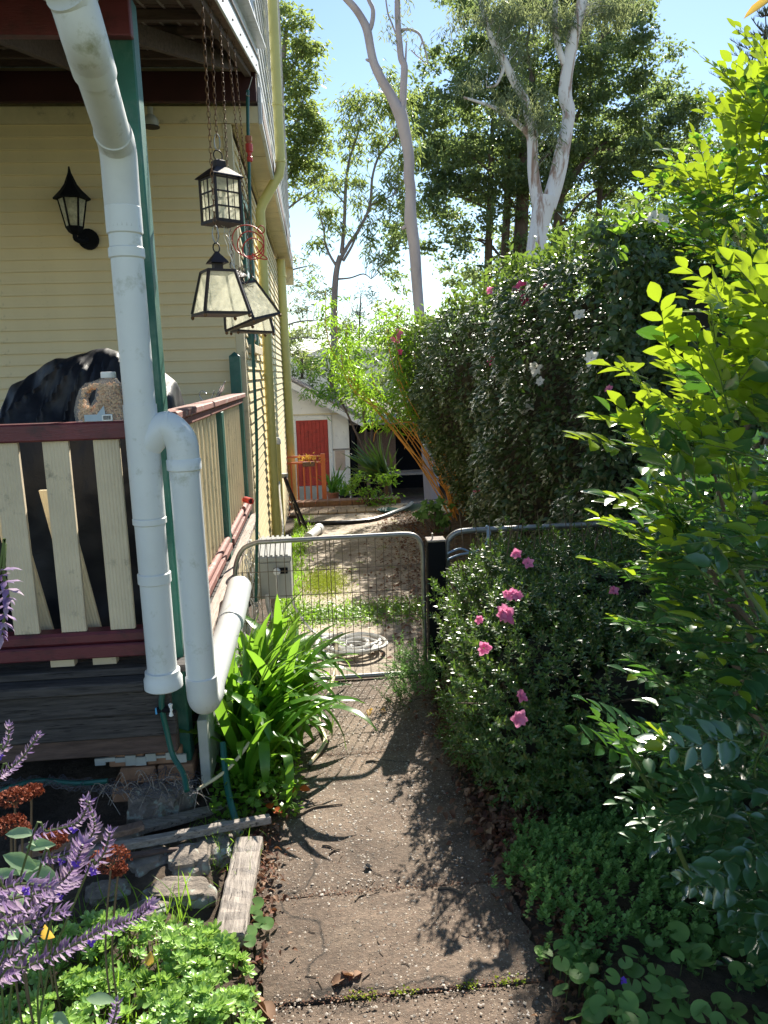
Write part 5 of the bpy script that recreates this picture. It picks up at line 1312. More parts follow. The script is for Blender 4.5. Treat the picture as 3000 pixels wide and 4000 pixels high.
def t2(t):          # slender open gum #T2
    Y = 24; mb = MB(); an = []
    an += tubes_px(mb, [(1300, 1560, 30), (1305, 1340, 26), (1306, 1200, 25), (1310, 1100, 24), (1318, 1040, 22), (1330, 1000, 22)], Y, n=10)
    build('trunk', mb, M['bark_mid'], t, True)
    for pts in ([(1335, 990, 18), (1340, 930, 14), (1346, 850, 13), (1350, 740, 12), (1360, 650, 10), (1375, 590, 8), (1400, 520, 6)],
                [(1330, 1010, 16), (1365, 950, 13), (1400, 900, 12), (1440, 820, 11), (1450, 760, 11), (1455, 690, 9), (1480, 610, 8), (1530, 550, 6), (1590, 480, 4)],
                [(1315, 1040, 12), (1290, 1000, 9), (1270, 950, 9), (1265, 900, 7), (1245, 820, 5)], [(1340, 1020, 11), (1375, 960, 9), (1400, 900, 6)],
                [(1350, 800, 6), (1310, 750, 5), (1300, 700, 4)], [(1445, 800, 6), (1500, 780, 5), (1540, 760, 4)], [(1320, 1090, 8), (1370, 1085, 6), (1420, 1070, 5), (1450, 1090, 3)]):
        b = MB(); an += tubes_px(b, pts, Y, n=7); build('branch', b, M['bark_mid'], t, True)
    bl = [(1420, 390, 70, 50), (1360, 430, 50, 50), (1470, 450, 60, 60), (1540, 380, 60, 90), (1560, 480, 40, 80), (1400, 500, 60, 50), (1480, 560, 60, 50), (1350, 560, 40, 40), (1590, 560, 50, 90), (1520, 300, 40, 40, 0, .6), (1570, 660, 60, 60), (1390, 620, 40, 40),
          (1280, 740, 40, 40), (1400, 700, 40, 40, 0, .8), (1310, 820, 50, 40), (1270, 870, 40, 40), (1330, 880, 40, 40, 0, .7), (1440, 860, 50, 30), (1410, 790, 40, 40, 0, .8), (1500, 790, 50, 50), (1540, 720, 50, 50), (1450, 930, 40, 25), (1520, 990, 60, 25), (1470, 1010, 40, 25), (1250, 950, 30, 30, 0, .6), (1330, 680, 30, 40, 0, .7), (1560, 860, 60, 50, 0, .8), (1610, 760, 40, 60)]
    sp = clumps(rg, bl, Y, 30, 0.2, 0.21, M['l_eucalypt'], t, 0.65, 44, tpl=L_diamond(0.22), flat=1.0)
    b = MB(); twigs_to(rg, b, sp, an, 130, 0.008); build('twigs', b, M['bark_mid'], t, True, kind='stuff')
tree('slender open gum with thin upswept branches left of the bare fork', Vector((0.6, 24, gz(24))), t2)

def t1(t):          # leafy gum behind the house
    Y = 27; mb = MB(); an = []
    an += tubes_px(mb, [(1060, 1400, 50), (1062, 1100, 44), (1070, 800, 38), (1085, 500, 30), (1100, 300, 22), (1120, 100, 14)], Y, n=9)
    build('trunk', mb, M['bark_mid'], t, True)
    for pts in ([(1070, 760, 14), (1120, 700, 10), (1160, 640, 8), (1200, 590, 5)], [(1075, 560, 12), (1140, 500, 9), (1180, 440, 6)], [(1065, 900, 12), (1110, 830, 9), (1170, 780, 7), (1230, 740, 4)],
                [(1090, 330, 10), (1140, 260, 7), (1180, 200, 5)], [(1062, 1300, 9), (1150, 1260, 7), (1240, 1250, 4)], [(1062, 1120, 10), (1130, 1060, 7), (1200, 1040, 4)], [(1062, 1350, 9), (1160, 1320, 6), (1250, 1325, 4)]):
        b = MB(); an += tubes_px(b, pts, Y, n=6); build('branch', b, M['bark_mid'], t, True)
    bl = [(1110, 60, 60, 60), (1190, 90, 60, 40), (1160, 160, 80, 60), (1200, 180, 50, 50), (1110, 240, 60, 60), (1190, 250, 40, 40), (1120, 330, 60, 60), (1190, 330, 50, 50), (1140, 430, 80, 50), (1210, 430, 50, 40), (1130, 520, 70, 50), (1220, 480, 60, 50), (1250, 510, 50, 40), (1180, 570, 80, 50), (1270, 600, 30, 60, 0, .8), (1150, 640, 50, 50), (1220, 650, 50, 50), (1160, 720, 40, 50, 0, .7), (1260, 690, 30, 40, 0, .7), (1130, 600, 60, 60), (1180, 780, 60, 30, 0, .5)]
    sp = clumps(rg, bl, Y, 30, 0.24, 0.21, M['l_eucalypt'], t, 0.45, 55, tpl=L_diamond(0.3))
    bl2 = [(1150, 1000, 40, 40), (1200, 1050, 60, 40), (1140, 1100, 60, 50), (1220, 1120, 50, 40), (1160, 1180, 60, 40), (1270, 1130, 50, 40), (1200, 1230, 50, 25), (1160, 1290, 40, 20, 0, .6)]
    sp2 = clumps(rg, bl2, Y, 17, 0.22, 0.20, M['l_grey_gum'], t, 0.5, 32, tpl=L_diamond(0.2))
    b = MB(); twigs_to(rg, b, np.concatenate([sp, sp2]), an, 130, 0.009); build('twigs', b, M['bark_mid'], t, True, kind='stuff')
tree('tall leafy gum rising just behind the end of the house', Vector((-1.2, 27, gz(27))), t1)

def t5(t):          # big dense dark tree
    Y = 42; an = []
    trunks = [[(1905, 1250, 34), (1908, 1000, 30), (1915, 800, 26), (1918, 640, 20), (1925, 480, 14)], [(1975, 1250, 40), (1972, 1000, 32), (1982, 800, 28), (1980, 650, 22), (1990, 480, 16)],
              [(2030, 1300, 60), (2032, 1000, 56), (2040, 800, 50), (2045, 640, 44), (2060, 500, 30), (2080, 300, 20)], [(2190, 1300, 44), (2185, 1000, 40), (2180, 850, 34), (2200, 700, 28), (2230, 500, 20)], [(2350, 1250, 30), (2345, 1000, 26), (2340, 800, 22), (2360, 600, 16)]]
    for p in trunks:
        b = MB(); an += tubes_px(b, p, Y, n=9); build('trunk', b, M['bark_dark'], t, True)
    for pts in ([(2050, 700, 18), (2120, 620, 12), (2200, 560, 8)], [(2190, 780, 18), (2280, 640, 14), (2360, 560, 9), (2480, 520, 5)], [(2200, 720, 16), (2320, 600, 12), (2420, 585, 8), (2540, 600, 5)], [(2180, 900, 14), (2300, 760, 10), (2420, 700, 6)],
                [(2040, 720, 14), (1960, 640, 10), (1880, 590, 6)], [(1980, 820, 12), (1900, 760, 9), (1800, 720, 5)], [(2040, 860, 14), (1940, 700, 10), (1830, 600, 6)], [(2060, 500, 16), (2000, 350, 12), (1960, 200, 8)], [(2080, 330, 16), (2060, 160, 12), (2100, 20, 8)], [(2230, 500, 16), (2300, 350, 12), (2350, 150, 8)],
                [(2350, 780, 10), (2440, 700, 8), (2560, 660, 5)], [(1908, 820, 10), (1830, 780, 7), (1740, 760, 4)], [(2020, 1100, 10), (1920, 960, 10), (1860, 930, 6)], [(1980, 1080, 10), (1920, 1000, 9), (1890, 950, 9), (1850, 935, 6)]):
        b = MB(); an += tubes_px(b, pts, Y, n=7); build('branch', b, M['bark_dark'], t, True)
    bl = []
    def area(x0, x1, y0, y1, nx, ny, k=1.0):
        for i in range(nx):
            for j in range(ny):
                bl.append((x0+(x1-x0)*(i+rg.uniform(.15, .85))/nx, y0+(y1-y0)*(j+rg.uniform(.15, .85))/ny, (x1-x0)/nx*0.72, (y1-y0)/ny*0.62, rg.uniform(-3, 3), k))
    area(1790, 2560, -60, 330, 7, 5, 1.6)
    area(1690, 2640, 320, 620, 9, 5, 1.8)
    area(1640, 2720, 560, 780, 10, 4, 2.1)
    area(1560, 2600, 760, 960, 10, 4, .8)
    area(1700, 2500, 940, 1140, 8, 3, .8)
    bl += [(1650, 400, 50, 60, 0, 2), (1680, 300, 60, 40, 0, .7), (1640, 480, 50, 60, 0, 2), (2680, 400, 80, 50, 0, 2), (2720, 480, 90, 60), (2620, 330, 40, 60, 0, .5), (1560, 950, 60, 40, 0, .6), (1540, 1080, 60, 60, 0, .5), (2620, 450, 80, 60), (2730, 560, 90, 60), (1700, 220, 30, 40, 0, .6), (1560, 860, 60, 50, 0, .5), (2620, 200, 50, 50, 0, .5), (2780, 420, 60, 40, 2)]
    sp = clumps(rg, bl, Y, 8, 0.40, 0.24, M['l_dark'], t, 0.15, 72, tpl=L_diamond(0.5), flat=0.5)
    b = MB(); twigs_to(rg, b, sp, an, 300, 0.010); build('twigs', b, M['bark_dark'], t, True, kind='stuff')
tree('huge dense dark evergreen with several trunks filling the sky behind the white gum', Vector((11, 42, gz(42))), t5, name='evergreen_tree')

def tpine(t):       # Norfolk-type pine
    Y = 64; mb = MB(); top = aY(2990, 60, Y); bot = aY(3050, 1300, Y)
    mb.tube([bot, top], [0.35, 0.04], 8); build('trunk', mb, M['bark_dark'], t, True)
    V = []; parts = []; bm_ = MB()
    for k in range(13):
        f = k/12; c = bot.lerp(top, 0.35+0.65*f); L = 10.0*(1-f)**0.8+0.8
        for j in range(7):
            a = 2*PI*j/7+k*0.5; d = Vector((math.cos(a), math.sin(a), 0.0))
            pts = [c+d*L*s+Vector((0, 0, L*(-0.06*s+0.30*s*s))) for s in (0, .25, .5, .75, 1)]
            bm_.tube(pts, [0.05, 0.04, 0.03, 0.02, 0.01], 4, False)
            n = int(L*22); s = rg.random(n)*0.88+0.12; P = np.array([tuple(Vector(pts[0]).lerp(pts[-1], x)+Vector((0,0,L*(-0.30*(x-x*x)*0.9)))) for x in s])
            side = np.where(rg.random(n) < .5, 1, -1)[:,None]; dn = np.array(d); sd = np.cross([0,0,1], dn)
            A = dn*0.9+sd*side*0.55+np.array([0,0,1.1]); parts.append(scatter(L_strip(0.13, 2, 0.6), P, A+rg.normal(size=(n,3))*.08, np.tile(dn, (n,1))+0.01, 0.16+0.55*(1-s)*0.6+0.2, rg))
    build('branches', bm_, M['bark_dark'], t, True)
    V, F, v = merge(parts); npobj('foliage', V, F, M['l_pine'], t, False, v)
tree('tiered pine with upswept blue-green fronds at the upper right edge', Vector((33, 60, -1.6)), tpine, name='pine_tree')

def bush(name, label, Y, base, blobs, mat, leaf, dens, sig, per, droop=0.3, w=0.4, trunk=None, cat='shrub', flat=0.8, tpl=None, bm='bark_dark'):
    t = thing(name, label, cat, tuple(base)); an = []
    b = MB()
    if trunk is None: trunk = [[(blobs[0][0], blobs[0][1]+80, 14), (blobs[0][0], blobs[0][1], 8)]]
    for p in trunk: an += tubes_px(b, p, Y, n=6)
    build('stems', b, M[bm], t, True)
    sp = clumps(rg, blobs, Y, dens, sig, leaf, M[mat], t, droop, per, tpl=tpl or L_diamond(w), flat=flat, name='foliage')
    b = MB(); twigs_to(rg, b, sp, an, 60, 0.006); build('twigs', b, M[bm], t, True, kind='stuff')
    return t
bush('casuarina_tree', 'wispy grey-brown feathery tree low behind the bamboo', 26, Vector((1.5, 26, -1.6)), [(1400, 1150, 50, 40), (1450, 1190, 50, 50), (1380, 1230, 50, 40), (1450, 1250, 40, 40), (1400, 1300, 60, 30), (1330, 1300, 30, 30), (1260, 1280, 40, 40), (1480, 1290, 30, 30, 0, .6)], 'l_grey_gum', 0.18, 9, 0.18, 34, 0.2, 0.12, [[(1400, 1500, 12), (1405, 1250, 7), (1410, 1150, 4)]], 'tree')
bush('shrub', 'pale feathery shrub in front of the distant hill, beside the house end', 24, Vector((0, 24, -1.6)), [(1180, 1400, 60, 30), (1150, 1450, 60, 40), (1200, 1480, 60, 35), (1260, 1470, 50, 30), (1160, 1350, 30, 40, 0, .5)], 'l_eucalypt', 0.14, 13, 0.16, 34, 0.2, 0.3)
bush('shrub', 'bright green leafy bush overhanging the shed roof', 17, Vector((0.9, 17, -1.1)), [(1230, 1420, 70, 35), (1300, 1400, 60, 40), (1350, 1440, 70, 50), (1300, 1480, 80, 40), (1260, 1520, 60, 30), (1380, 1520, 60, 50), (1440, 1460, 60, 60), (1420, 1380, 50, 50), (1350, 1560, 60, 40), (1430, 1570, 60, 50), (1480, 1520, 50, 60), (1390, 1330, 40, 40), (1460, 1320, 50, 50)], 'l_bamboo', 0.17, 16, 0.15, 30, 0.5, 0.2, [[(1440, 1900, 16), (1420, 1600, 12), (1380, 1450, 6)], [(1440, 1900, 14), (1460, 1500, 6)], [(1440, 1800, 10), (1330, 1560, 8), (1280, 1480, 4)]])
bush('shrub', 'light feathery tree crown standing above the pink flowered end of the hedge', 14, Vector((2.2, 14, -.7)), [(1520, 1280, 40, 40), (1560, 1240, 50, 30, 0, .7), (1500, 1200, 40, 30, 0, .6), (1500, 1340, 50, 40), (1540, 1420, 50, 60), (1500, 1500, 40, 50)], 'l_eucalypt', 0.10, 34, 0.10, 30, 0.3, 0.35)
bush('shrub', 'low leafy plant with tiny pink flowers at the foot of the bamboo', 12.2, Vector((0.8, 12.2, -.5)), [(1440, 1900, 60, 50), (1500, 1880, 50, 60), (1400, 1860, 40, 40), (1460, 1950, 70, 40), (1540, 1940, 50, 50), (1380, 1910, 30, 30), (1530, 1850, 40, 40)], 'l_bamboo', 0.075, 75, 0.07, 30, 0.3, 0.35)
bush('shrub', 'broad green leaved plant below the hedge by the yard', 9.4, Vector((1.2, 9.4, -.25)), [(1700, 2000, 30, 40), (1740, 1990, 30, 40), (1680, 1960, 25, 30), (1640, 2010, 22, 25), (1720, 2040, 30, 20)], 'l_cover', 0.10, 90, 0.06, 8, 0.4, 0.7, tpl=L_mid(0.75))
bush('shrub', 'soft mass of sunlit trees low above the shed roof, beyond the back boundary', 32, Vector((1.5, 32, -1.6)), [(1130+48*i+10*math.sin(i*5), 1400+(-95 if i % 3 == 0 else -20 if i % 3 == 1 else 40), 62, 48, 2*math.sin(i*3.3)) for i in range(12)]+[(1200, 1290, 50, 40, 0, .7), (1330, 1250, 60, 40, 0, .6), (1500, 1330, 60, 50), (1560, 1400, 60, 60)], 'l_eucalypt', 0.2, 12, 0.28, 46, 0.2, 0.35)
# spiky plant
t = thing('yucca', 'dark spiky plant fanning out behind the orange bamboo stems', 'plant', tuple(gpt(1440, 13.2)))
c = np.array(aY(1510, 1870, 13.2)); n = 70
A = rdir(RG, n); A[:,2] = np.abs(A[:,2])*1.0+0.15; A[:,1] *= .7; A[:,0] = A[:,0]*.7-.55
V, F, v = scatter(L_strip(0.07, 5, 0.5), np.tile(c, (n,1))+RG.normal(size=(n,3))*0.05, A, rdir(RG, n), RG.uniform(.5, .95, n), RG); npobj('leaves', V, F, M['l_azalea'], t, False, v)
build('stem', MB().tube([gpt(1520, 13.2), Vector(tuple(c))], [0.08, 0.06], 8), M['bark_dark'], t)

# bamboo clump
bam = thing('bamboo', 'leaning clump of orange-stemmed bamboo beside the hedge', 'bamboo', tuple(gpt(1830, 11)))
rb = random.Random(12); lp = []
for k in range(34):
    Yb = 10.7+rb.uniform(-.35, .5); x0 = 1800+rb.uniform(-45, 60)
    tx = rb.choice([1380, 1500, 1560, 1600, 1640, 1690])+rb.uniform(-35, 35); ty = rb.uniform(1180, 1500) if k < 22 else rb.uniform(1500, 1760)
    if k < 3: tx, ty = 1290+k*40, 1130+60*k
    P = [aY(x0, 2010, Yb), aY(x0*0.75+tx*0.25-10, 1840, Yb), aY(x0*0.45+tx*0.55-14, 1660, Yb), aY(tx+8, (ty+1660)/2-20, Yb), aY(tx-18, ty, Yb)]
    P[0].z = gz(Yb)-0.02
    P = smoothpts(P, 5); r0 = rb.uniform(.008, .013)
    build('culm', MB().tube(P, lerps([r0, r0, r0*.9, r0*.65, r0*.3], 5), 6), M['bamboo_culm'], bam, True)
    for q in P[11:]:
        for _ in range(3 if k < 22 else 1): lp.append(tuple(q+Vector((rb.gauss(0, .10), rb.gauss(0, .10), rb.gauss(0, .07)))))
lp = np.array(lp); lp = lp[lp[:,2] > 1.0]; idx = np.repeat(np.arange(len(lp)), 5)
P = lp[idx]+RG.normal(size=(len(idx),3))*0.055; A = rdir(RG, len(idx)); A[:,2] = A[:,2]*.4-.55
V, F, v = scatter(L_diamond(0.16), P, A, rdir(RG, len(idx))+np.array([0,0,.5]), RG.uniform(.09, .17, len(idx)), RG)
npobj('leaves', V, F, M['l_bamboo'], bam, False, v)

# ================================================================== HEDGE
def hface(y, z=None):
    f = np.interp(y, [4.5, 5.2, 7, 9, 11, 12.3], [1.72, 1.68, 1.58, 1.42, 1.24, 1.40])
    if z is None: return f
    return f+1.05*np.clip((y-6.5)/4.5, 0, 1)*np.clip(1-(z-gzv(y))/1.7, 0, 1)**1.2
def htop(x, y): return np.interp(y, [4.4, 5.5, 7, 9, 11, 12.5], [2.46, 2.50, 2.46, 2.42, 2.28, 2.0])+0.05*np.sin(y*3.1)+0.04*np.sin(x*5+y)+0.10*np.clip(x-2.0, 0, 1.2)
hd = thing('hedge', 'tall dark camellia hedge running back from the wire fence, dotted with white and pink blooms', 'hedge', (2.4, 8, -0.2))
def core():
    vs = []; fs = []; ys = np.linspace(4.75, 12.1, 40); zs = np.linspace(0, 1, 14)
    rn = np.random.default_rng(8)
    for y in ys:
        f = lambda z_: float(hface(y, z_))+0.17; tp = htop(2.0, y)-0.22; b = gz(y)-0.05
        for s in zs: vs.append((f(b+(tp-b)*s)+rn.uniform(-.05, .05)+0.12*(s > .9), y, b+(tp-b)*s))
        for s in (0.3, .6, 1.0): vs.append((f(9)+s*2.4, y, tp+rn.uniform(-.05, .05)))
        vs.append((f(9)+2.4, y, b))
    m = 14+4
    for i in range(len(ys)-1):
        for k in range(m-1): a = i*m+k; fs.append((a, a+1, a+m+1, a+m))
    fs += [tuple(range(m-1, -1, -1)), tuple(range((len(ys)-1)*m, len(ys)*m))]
    build('light_block_core', MB().add(vs, fs), M['core'], hd)  # dark core added inside the hedge, blocks light and sky
core()
def hedge_leaves():
    r = np.random.default_rng(33); parts = []
    # long face towards the path
    n = 30000; y = 4.55+(12.2-4.55)*r.random(n)**1.25; s = r.random(n); tp = htop(1.6, y); g = gzv(y)
    z = g+0.05+(tp-g-0.05)*s**0.9
    bulge = 0.10*np.sin(y*2.3+z*1.7)+0.07*np.sin(y*5.1-z*4.0)+0.04*np.sin(z*9+y*7)
    x = hface(y, z)+bulge+r.exponential(0.085, n)-0.03+0.22*np.clip((z-tp+0.25)/0.25, 0, 1)**2
    P = np.stack([x, y, z], 1); N = np.stack([np.full(n, -.6), np.full(n, -.1), np.full(n, .8)], 1)+r.normal(size=(n,3))*0.4
    A = np.stack([np.full(n, -.55), np.full(n, -.2), np.full(n, -.25)], 1)+r.normal(size=(n,3))*np.array([.6,.75,.35])
    parts.append(scatter(L_mid(0.46, 0.05, 0.15), P, A, N, r.uniform(.05, .085, n), r))
    # top
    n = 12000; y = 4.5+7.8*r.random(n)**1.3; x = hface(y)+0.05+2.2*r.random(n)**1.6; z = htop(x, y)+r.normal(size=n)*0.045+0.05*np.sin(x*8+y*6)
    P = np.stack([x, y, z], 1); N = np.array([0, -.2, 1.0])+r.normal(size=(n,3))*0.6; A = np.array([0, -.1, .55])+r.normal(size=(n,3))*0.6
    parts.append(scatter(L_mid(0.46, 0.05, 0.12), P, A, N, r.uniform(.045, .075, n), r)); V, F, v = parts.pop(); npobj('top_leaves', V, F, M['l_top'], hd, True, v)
    # near end, facing the camera, hazier
    n = 17000; x = 1.66+2.3*r.random(n); z = 0.02+2.62*r.random(n)**0.85; tp = htop(x, 4.5)
    z = np.minimum(z, tp+r.normal(size=n)*0.03)
    b = 0.14*np.sin(x*4+z*2)+0.10*np.sin(z*4.3-x*3)+0.05*np.sin(x*11+z*9)
    y = 4.52+b+r.exponential(0.09, n)+0.2*np.clip((z-tp+0.3)/0.3, 0, 1)**2
    P = np.stack([x, y, z], 1); N = np.array([-.1, -1, .55])+r.normal(size=(n,3))*0.55; A = np.array([-.1, -.2, -.1])+r.normal(size=(n,3))*0.75
    parts.append(scatter(L_mid(0.48, 0.05, 0.15), P, A, N, r.uniform(.05, .08, n), r))
    V, F, v = merge(parts); npobj('leaves', V, F, M['l_hedge'], hd, True, v)
    # upright shoots standing proud of the top
    mb = MB(); parts = []
    for k in range(230):
        yy = 4.5+7.3*r.random()**1.4; xx = hface(yy)+0.02+1.5*r.random()**1.4; zz = float(htop(xx, yy))-0.03; L = r.uniform(.08, .26)
        p0 = Vector((xx, yy, zz)); p1 = p0+Vector((r.normal()*.05, r.normal()*.05, L)); mb.tube([p0, p0.lerp(p1, .5)+Vector((.01, 0, 0)), p1], [.003, .0025, .001], 4, False)
        m = int(6+L*40); s = r.random(m); P = np.array([tuple(p0.lerp(p1, q)) for q in s]); A = rdir(r, m)*np.array([1,1,.3])+np.array([0,0,.55])
        parts.append(scatter(L_mid(0.46, 0.05, 0.1), P, A, rdir(r, m)+np.array([0,0,.7]), r.uniform(.045, .07, m), r))
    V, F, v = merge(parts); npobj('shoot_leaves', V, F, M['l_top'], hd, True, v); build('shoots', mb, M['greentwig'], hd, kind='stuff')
hedge_leaves()
rf = np.random.default_rng(77)
for (px, py, Y, s, m) in ((2095, 1440, 5.6, .10, 'w'), (2110, 1490, 5.5, .06, 'w'), (2310, 1400, 4.42, .085, 'w'), (2262, 1228, 4.5, .06, 'w'), (2070, 1580, 5.9, .09, 'w'), (2045, 1600, 5.9, .08, 'w'), (2493, 1012, 4.42, .07, 'w'), (2430, 880, 4.5, .07, 'w'), (2550, 850, 4.5, .07, 'w'), (2590, 860, 4.5, .07, 'w'), (2440, 860, 4.6, .06, 'w'),
                          (1555, 1305, 10.7, .14, 'p'), (1548, 1325, 10.7, .14, 'p'), (1565, 1292, 10.8, .10, 'p'), (1562, 1375, 10.5, .09, 'h'), (2035, 1120, 6.1, .08, 'h'), (2052, 1172, 5.9, .085, 'h'), (1915, 1135, 7.0, .07, 'p'), (2012, 1128, 6.2, .05, 'p'), (1920, 1410, 6.9, .07, 'h'), (1868, 1920, 7.6, .09, 'p'), (2380, 1520, 4.44, .05, 'p'), (2135, 1120, 5.4, .05, 'h')):
    p = aY(px, py, Y); fx = float(hface(Y))
    if Y > 4.55: p = aY(px, py, Y)
    flower('flower', p, (-.5, -.9, .25), s*1.1, M[{'w': 'petal_white', 'p': 'petal_pink', 'h': 'petal_hot'}[m]], hd, rf)

# taller shrub rising at the right edge behind the foreground shrub
def sprig_set(r, bases, dirs, lens, leaf, spacing, up=(0,0,1), w=0.46):
    """pinnate sprigs: stems plus paired leaves; returns stems MB and leaf arrays"""
    mb = MB(); P = []; A = []; N = []; S = []; T = []
    for b, d, L in zip(bases, dirs, lens):
        b = Vector(tuple(b)); d = Vector(tuple(d)).normalized(); upv = Vector(up)+Vector(tuple(r.normal(size=3)*0.25))
        side = d.cross(upv).normalized(); nn = side.cross(d).normalized()
        n = max(4, int(L/spacing)); pts = [b+d*L*(i/n)+nn*(-0.10*L*(i/n)**2)+side*(0.03*L*math.sin(i*.7)) for i in range(n+1)]
        mb.tube(pts, [0.0022*(1-.7*i/n) for i in range(n+1)], 4, False)
        for i in range(1, n+1):
            sd = 1 if i % 2 else -1; tip = i == n
            t = i/n; sz = leaf*(0.75+0.5*math.sin(min(1, t*1.1+.15)*PI*0.9))*r.uniform(.85, 1.15)
            a = d*(0.72 if not tip else 1)+side*sd*(0.85 if not tip else 0.05)+nn*r.uniform(-.15, .15)
            P.append(tuple(pts[i])); A.append(tuple(a)); N.append(tuple(nn+side*sd*r.uniform(-.3, .1)+Vector(tuple(r.normal(size=3)*.14)))); S.append(sz); T.append(t)
            if not tip and r.random() < 0.35:
                a2 = d*0.72-side*sd*0.85; P.append(tuple(pts[i])); A.append(tuple(a2)); N.append(tuple(nn+Vector(tuple(r.normal(size=3)*.18)))); S.append(sz*.9); T.append(t)
    return mb, np.array(P), np.array(A), np.array(N), np.array(S), np.array(T)
ts = thing('tall_shrub', 'tall yellow-green leafy shrub at the right edge, higher than the hedge', 'shrub', (2.1, 3.2, 0))
r = np.random.default_rng(41); n = 210
by = r.uniform(2.5, 3.5, n); qy = r.uniform(280, 1500, n); qx = np.interp(qy, [280, 400, 500, 650, 800, 950, 1050, 1200, 1500], [2990, 2960, 2890, 2770, 2700, 2640, 2800, 2900, 2950])+60+420*r.random(n)**1.6
W3 = np.array([tuple(aY(a, b, c)) for a, b, c in zip(qx, qy, by)]); bx_ = W3[:,0]; bz = W3[:,2]
D = np.stack([-0.55+r.normal(size=n)*.5, -0.25+r.normal(size=n)*.4, 0.75+r.normal(size=n)*.25], 1)
mb, P, A, N, S_, T = sprig_set(r, np.stack([bx_, by, bz], 1), D, r.uniform(.18, .34, n), 0.055, 0.028)
build('sprigs', mb, M['greentwig'], ts, kind='stuff')
yg = r.random(len(P)) < .45+.4*(P[:,2] > 2.3)
for sel, m_ in ((yg, 'l_young'), (~yg, 'l_near')):
    V, F, v = scatter(L_fine(0.52, .05, .15), P[sel], A[sel], N[sel], S_[sel], r); npobj('leaves', V, F, M[m_], ts, True, v)
mb = MB()
for k in range(12):
    mb.tube(smoothpts([(2.0+r.normal()*.05, 3.2, 0), (1.95+r.normal()*.1, 3.2+r.normal()*.1, 1.0), (2.05+r.normal()*.08, 3.1+r.normal()*.15, 1.8), (2.1+r.normal()*.1, 3.1+r.normal()*.2, 2.3)], 4), lerps([.02, .016, .01, .004], 4), 6)
build('stems', mb, M['twig'], ts, True)
n = 4200; by = r.uniform(2.6, 3.9, n); bz = r.uniform(0.3, 2.7, n); bx_ = 1.80*(by/3.1)+0.12+r.random(n)*1.0
V, F, v = scatter(L_mid(0.5, .05, .15), np.stack([bx_, by, bz], 1), rdir(r, n), rdir(r, n)+np.array([0,-.3,.5]), r.uniform(.05, .08, n), r); npobj('inner_leaves', V, F, M['l_near'], ts, True, v)
# vine shoots against the sky
b = MB(); P = []; 
for pts in ([(2400, 1000), (2440, 900), (2520, 800), (2640, 620), (2760, 520), (2870, 450)], [(2600, 700), (2700, 660), (2790, 640), (2870, 560)]):
    q = smoothpts([aY(x, y, 3.3) for x, y in pts], 6); b.tube(q, [.0015]*len(q), 5, False); P += [tuple(p) for p in q for _ in range(2)]
build('sprigs', b, M['greentwig'], ts, kind='stuff'); P = np.array(P)+r.normal(size=(len(P),3))*.01
V, F, v = scatter(L_fine(0.55), P, r.normal(size=P.shape)*np.array([1,.6,.6])+np.array([0,0,-.3]), rdir(r, len(P))+np.array([0,-.5,.5]), r.uniform(.035, .06, len(P)), r); npobj('leaves', V, F, M['l_bamboo'], ts, True, v)
# one lone leaf entering at the top right corner
tl = aY(2990, 25, 1.2)
build('stems', MB().tube([aY(3080, -160, 1.2), aY(3030, -40, 1.2), aY(3010, 0, 1.2)], .002, 5), M['twig'], ts)
o = leaf_object('leaf', *L_fine(0.34), M['l_orange'], ts, tl+Vector((.012, 0, .012)), aY(2916, 66, 1.2)-tl, (0, -.6, .7), 0.05)

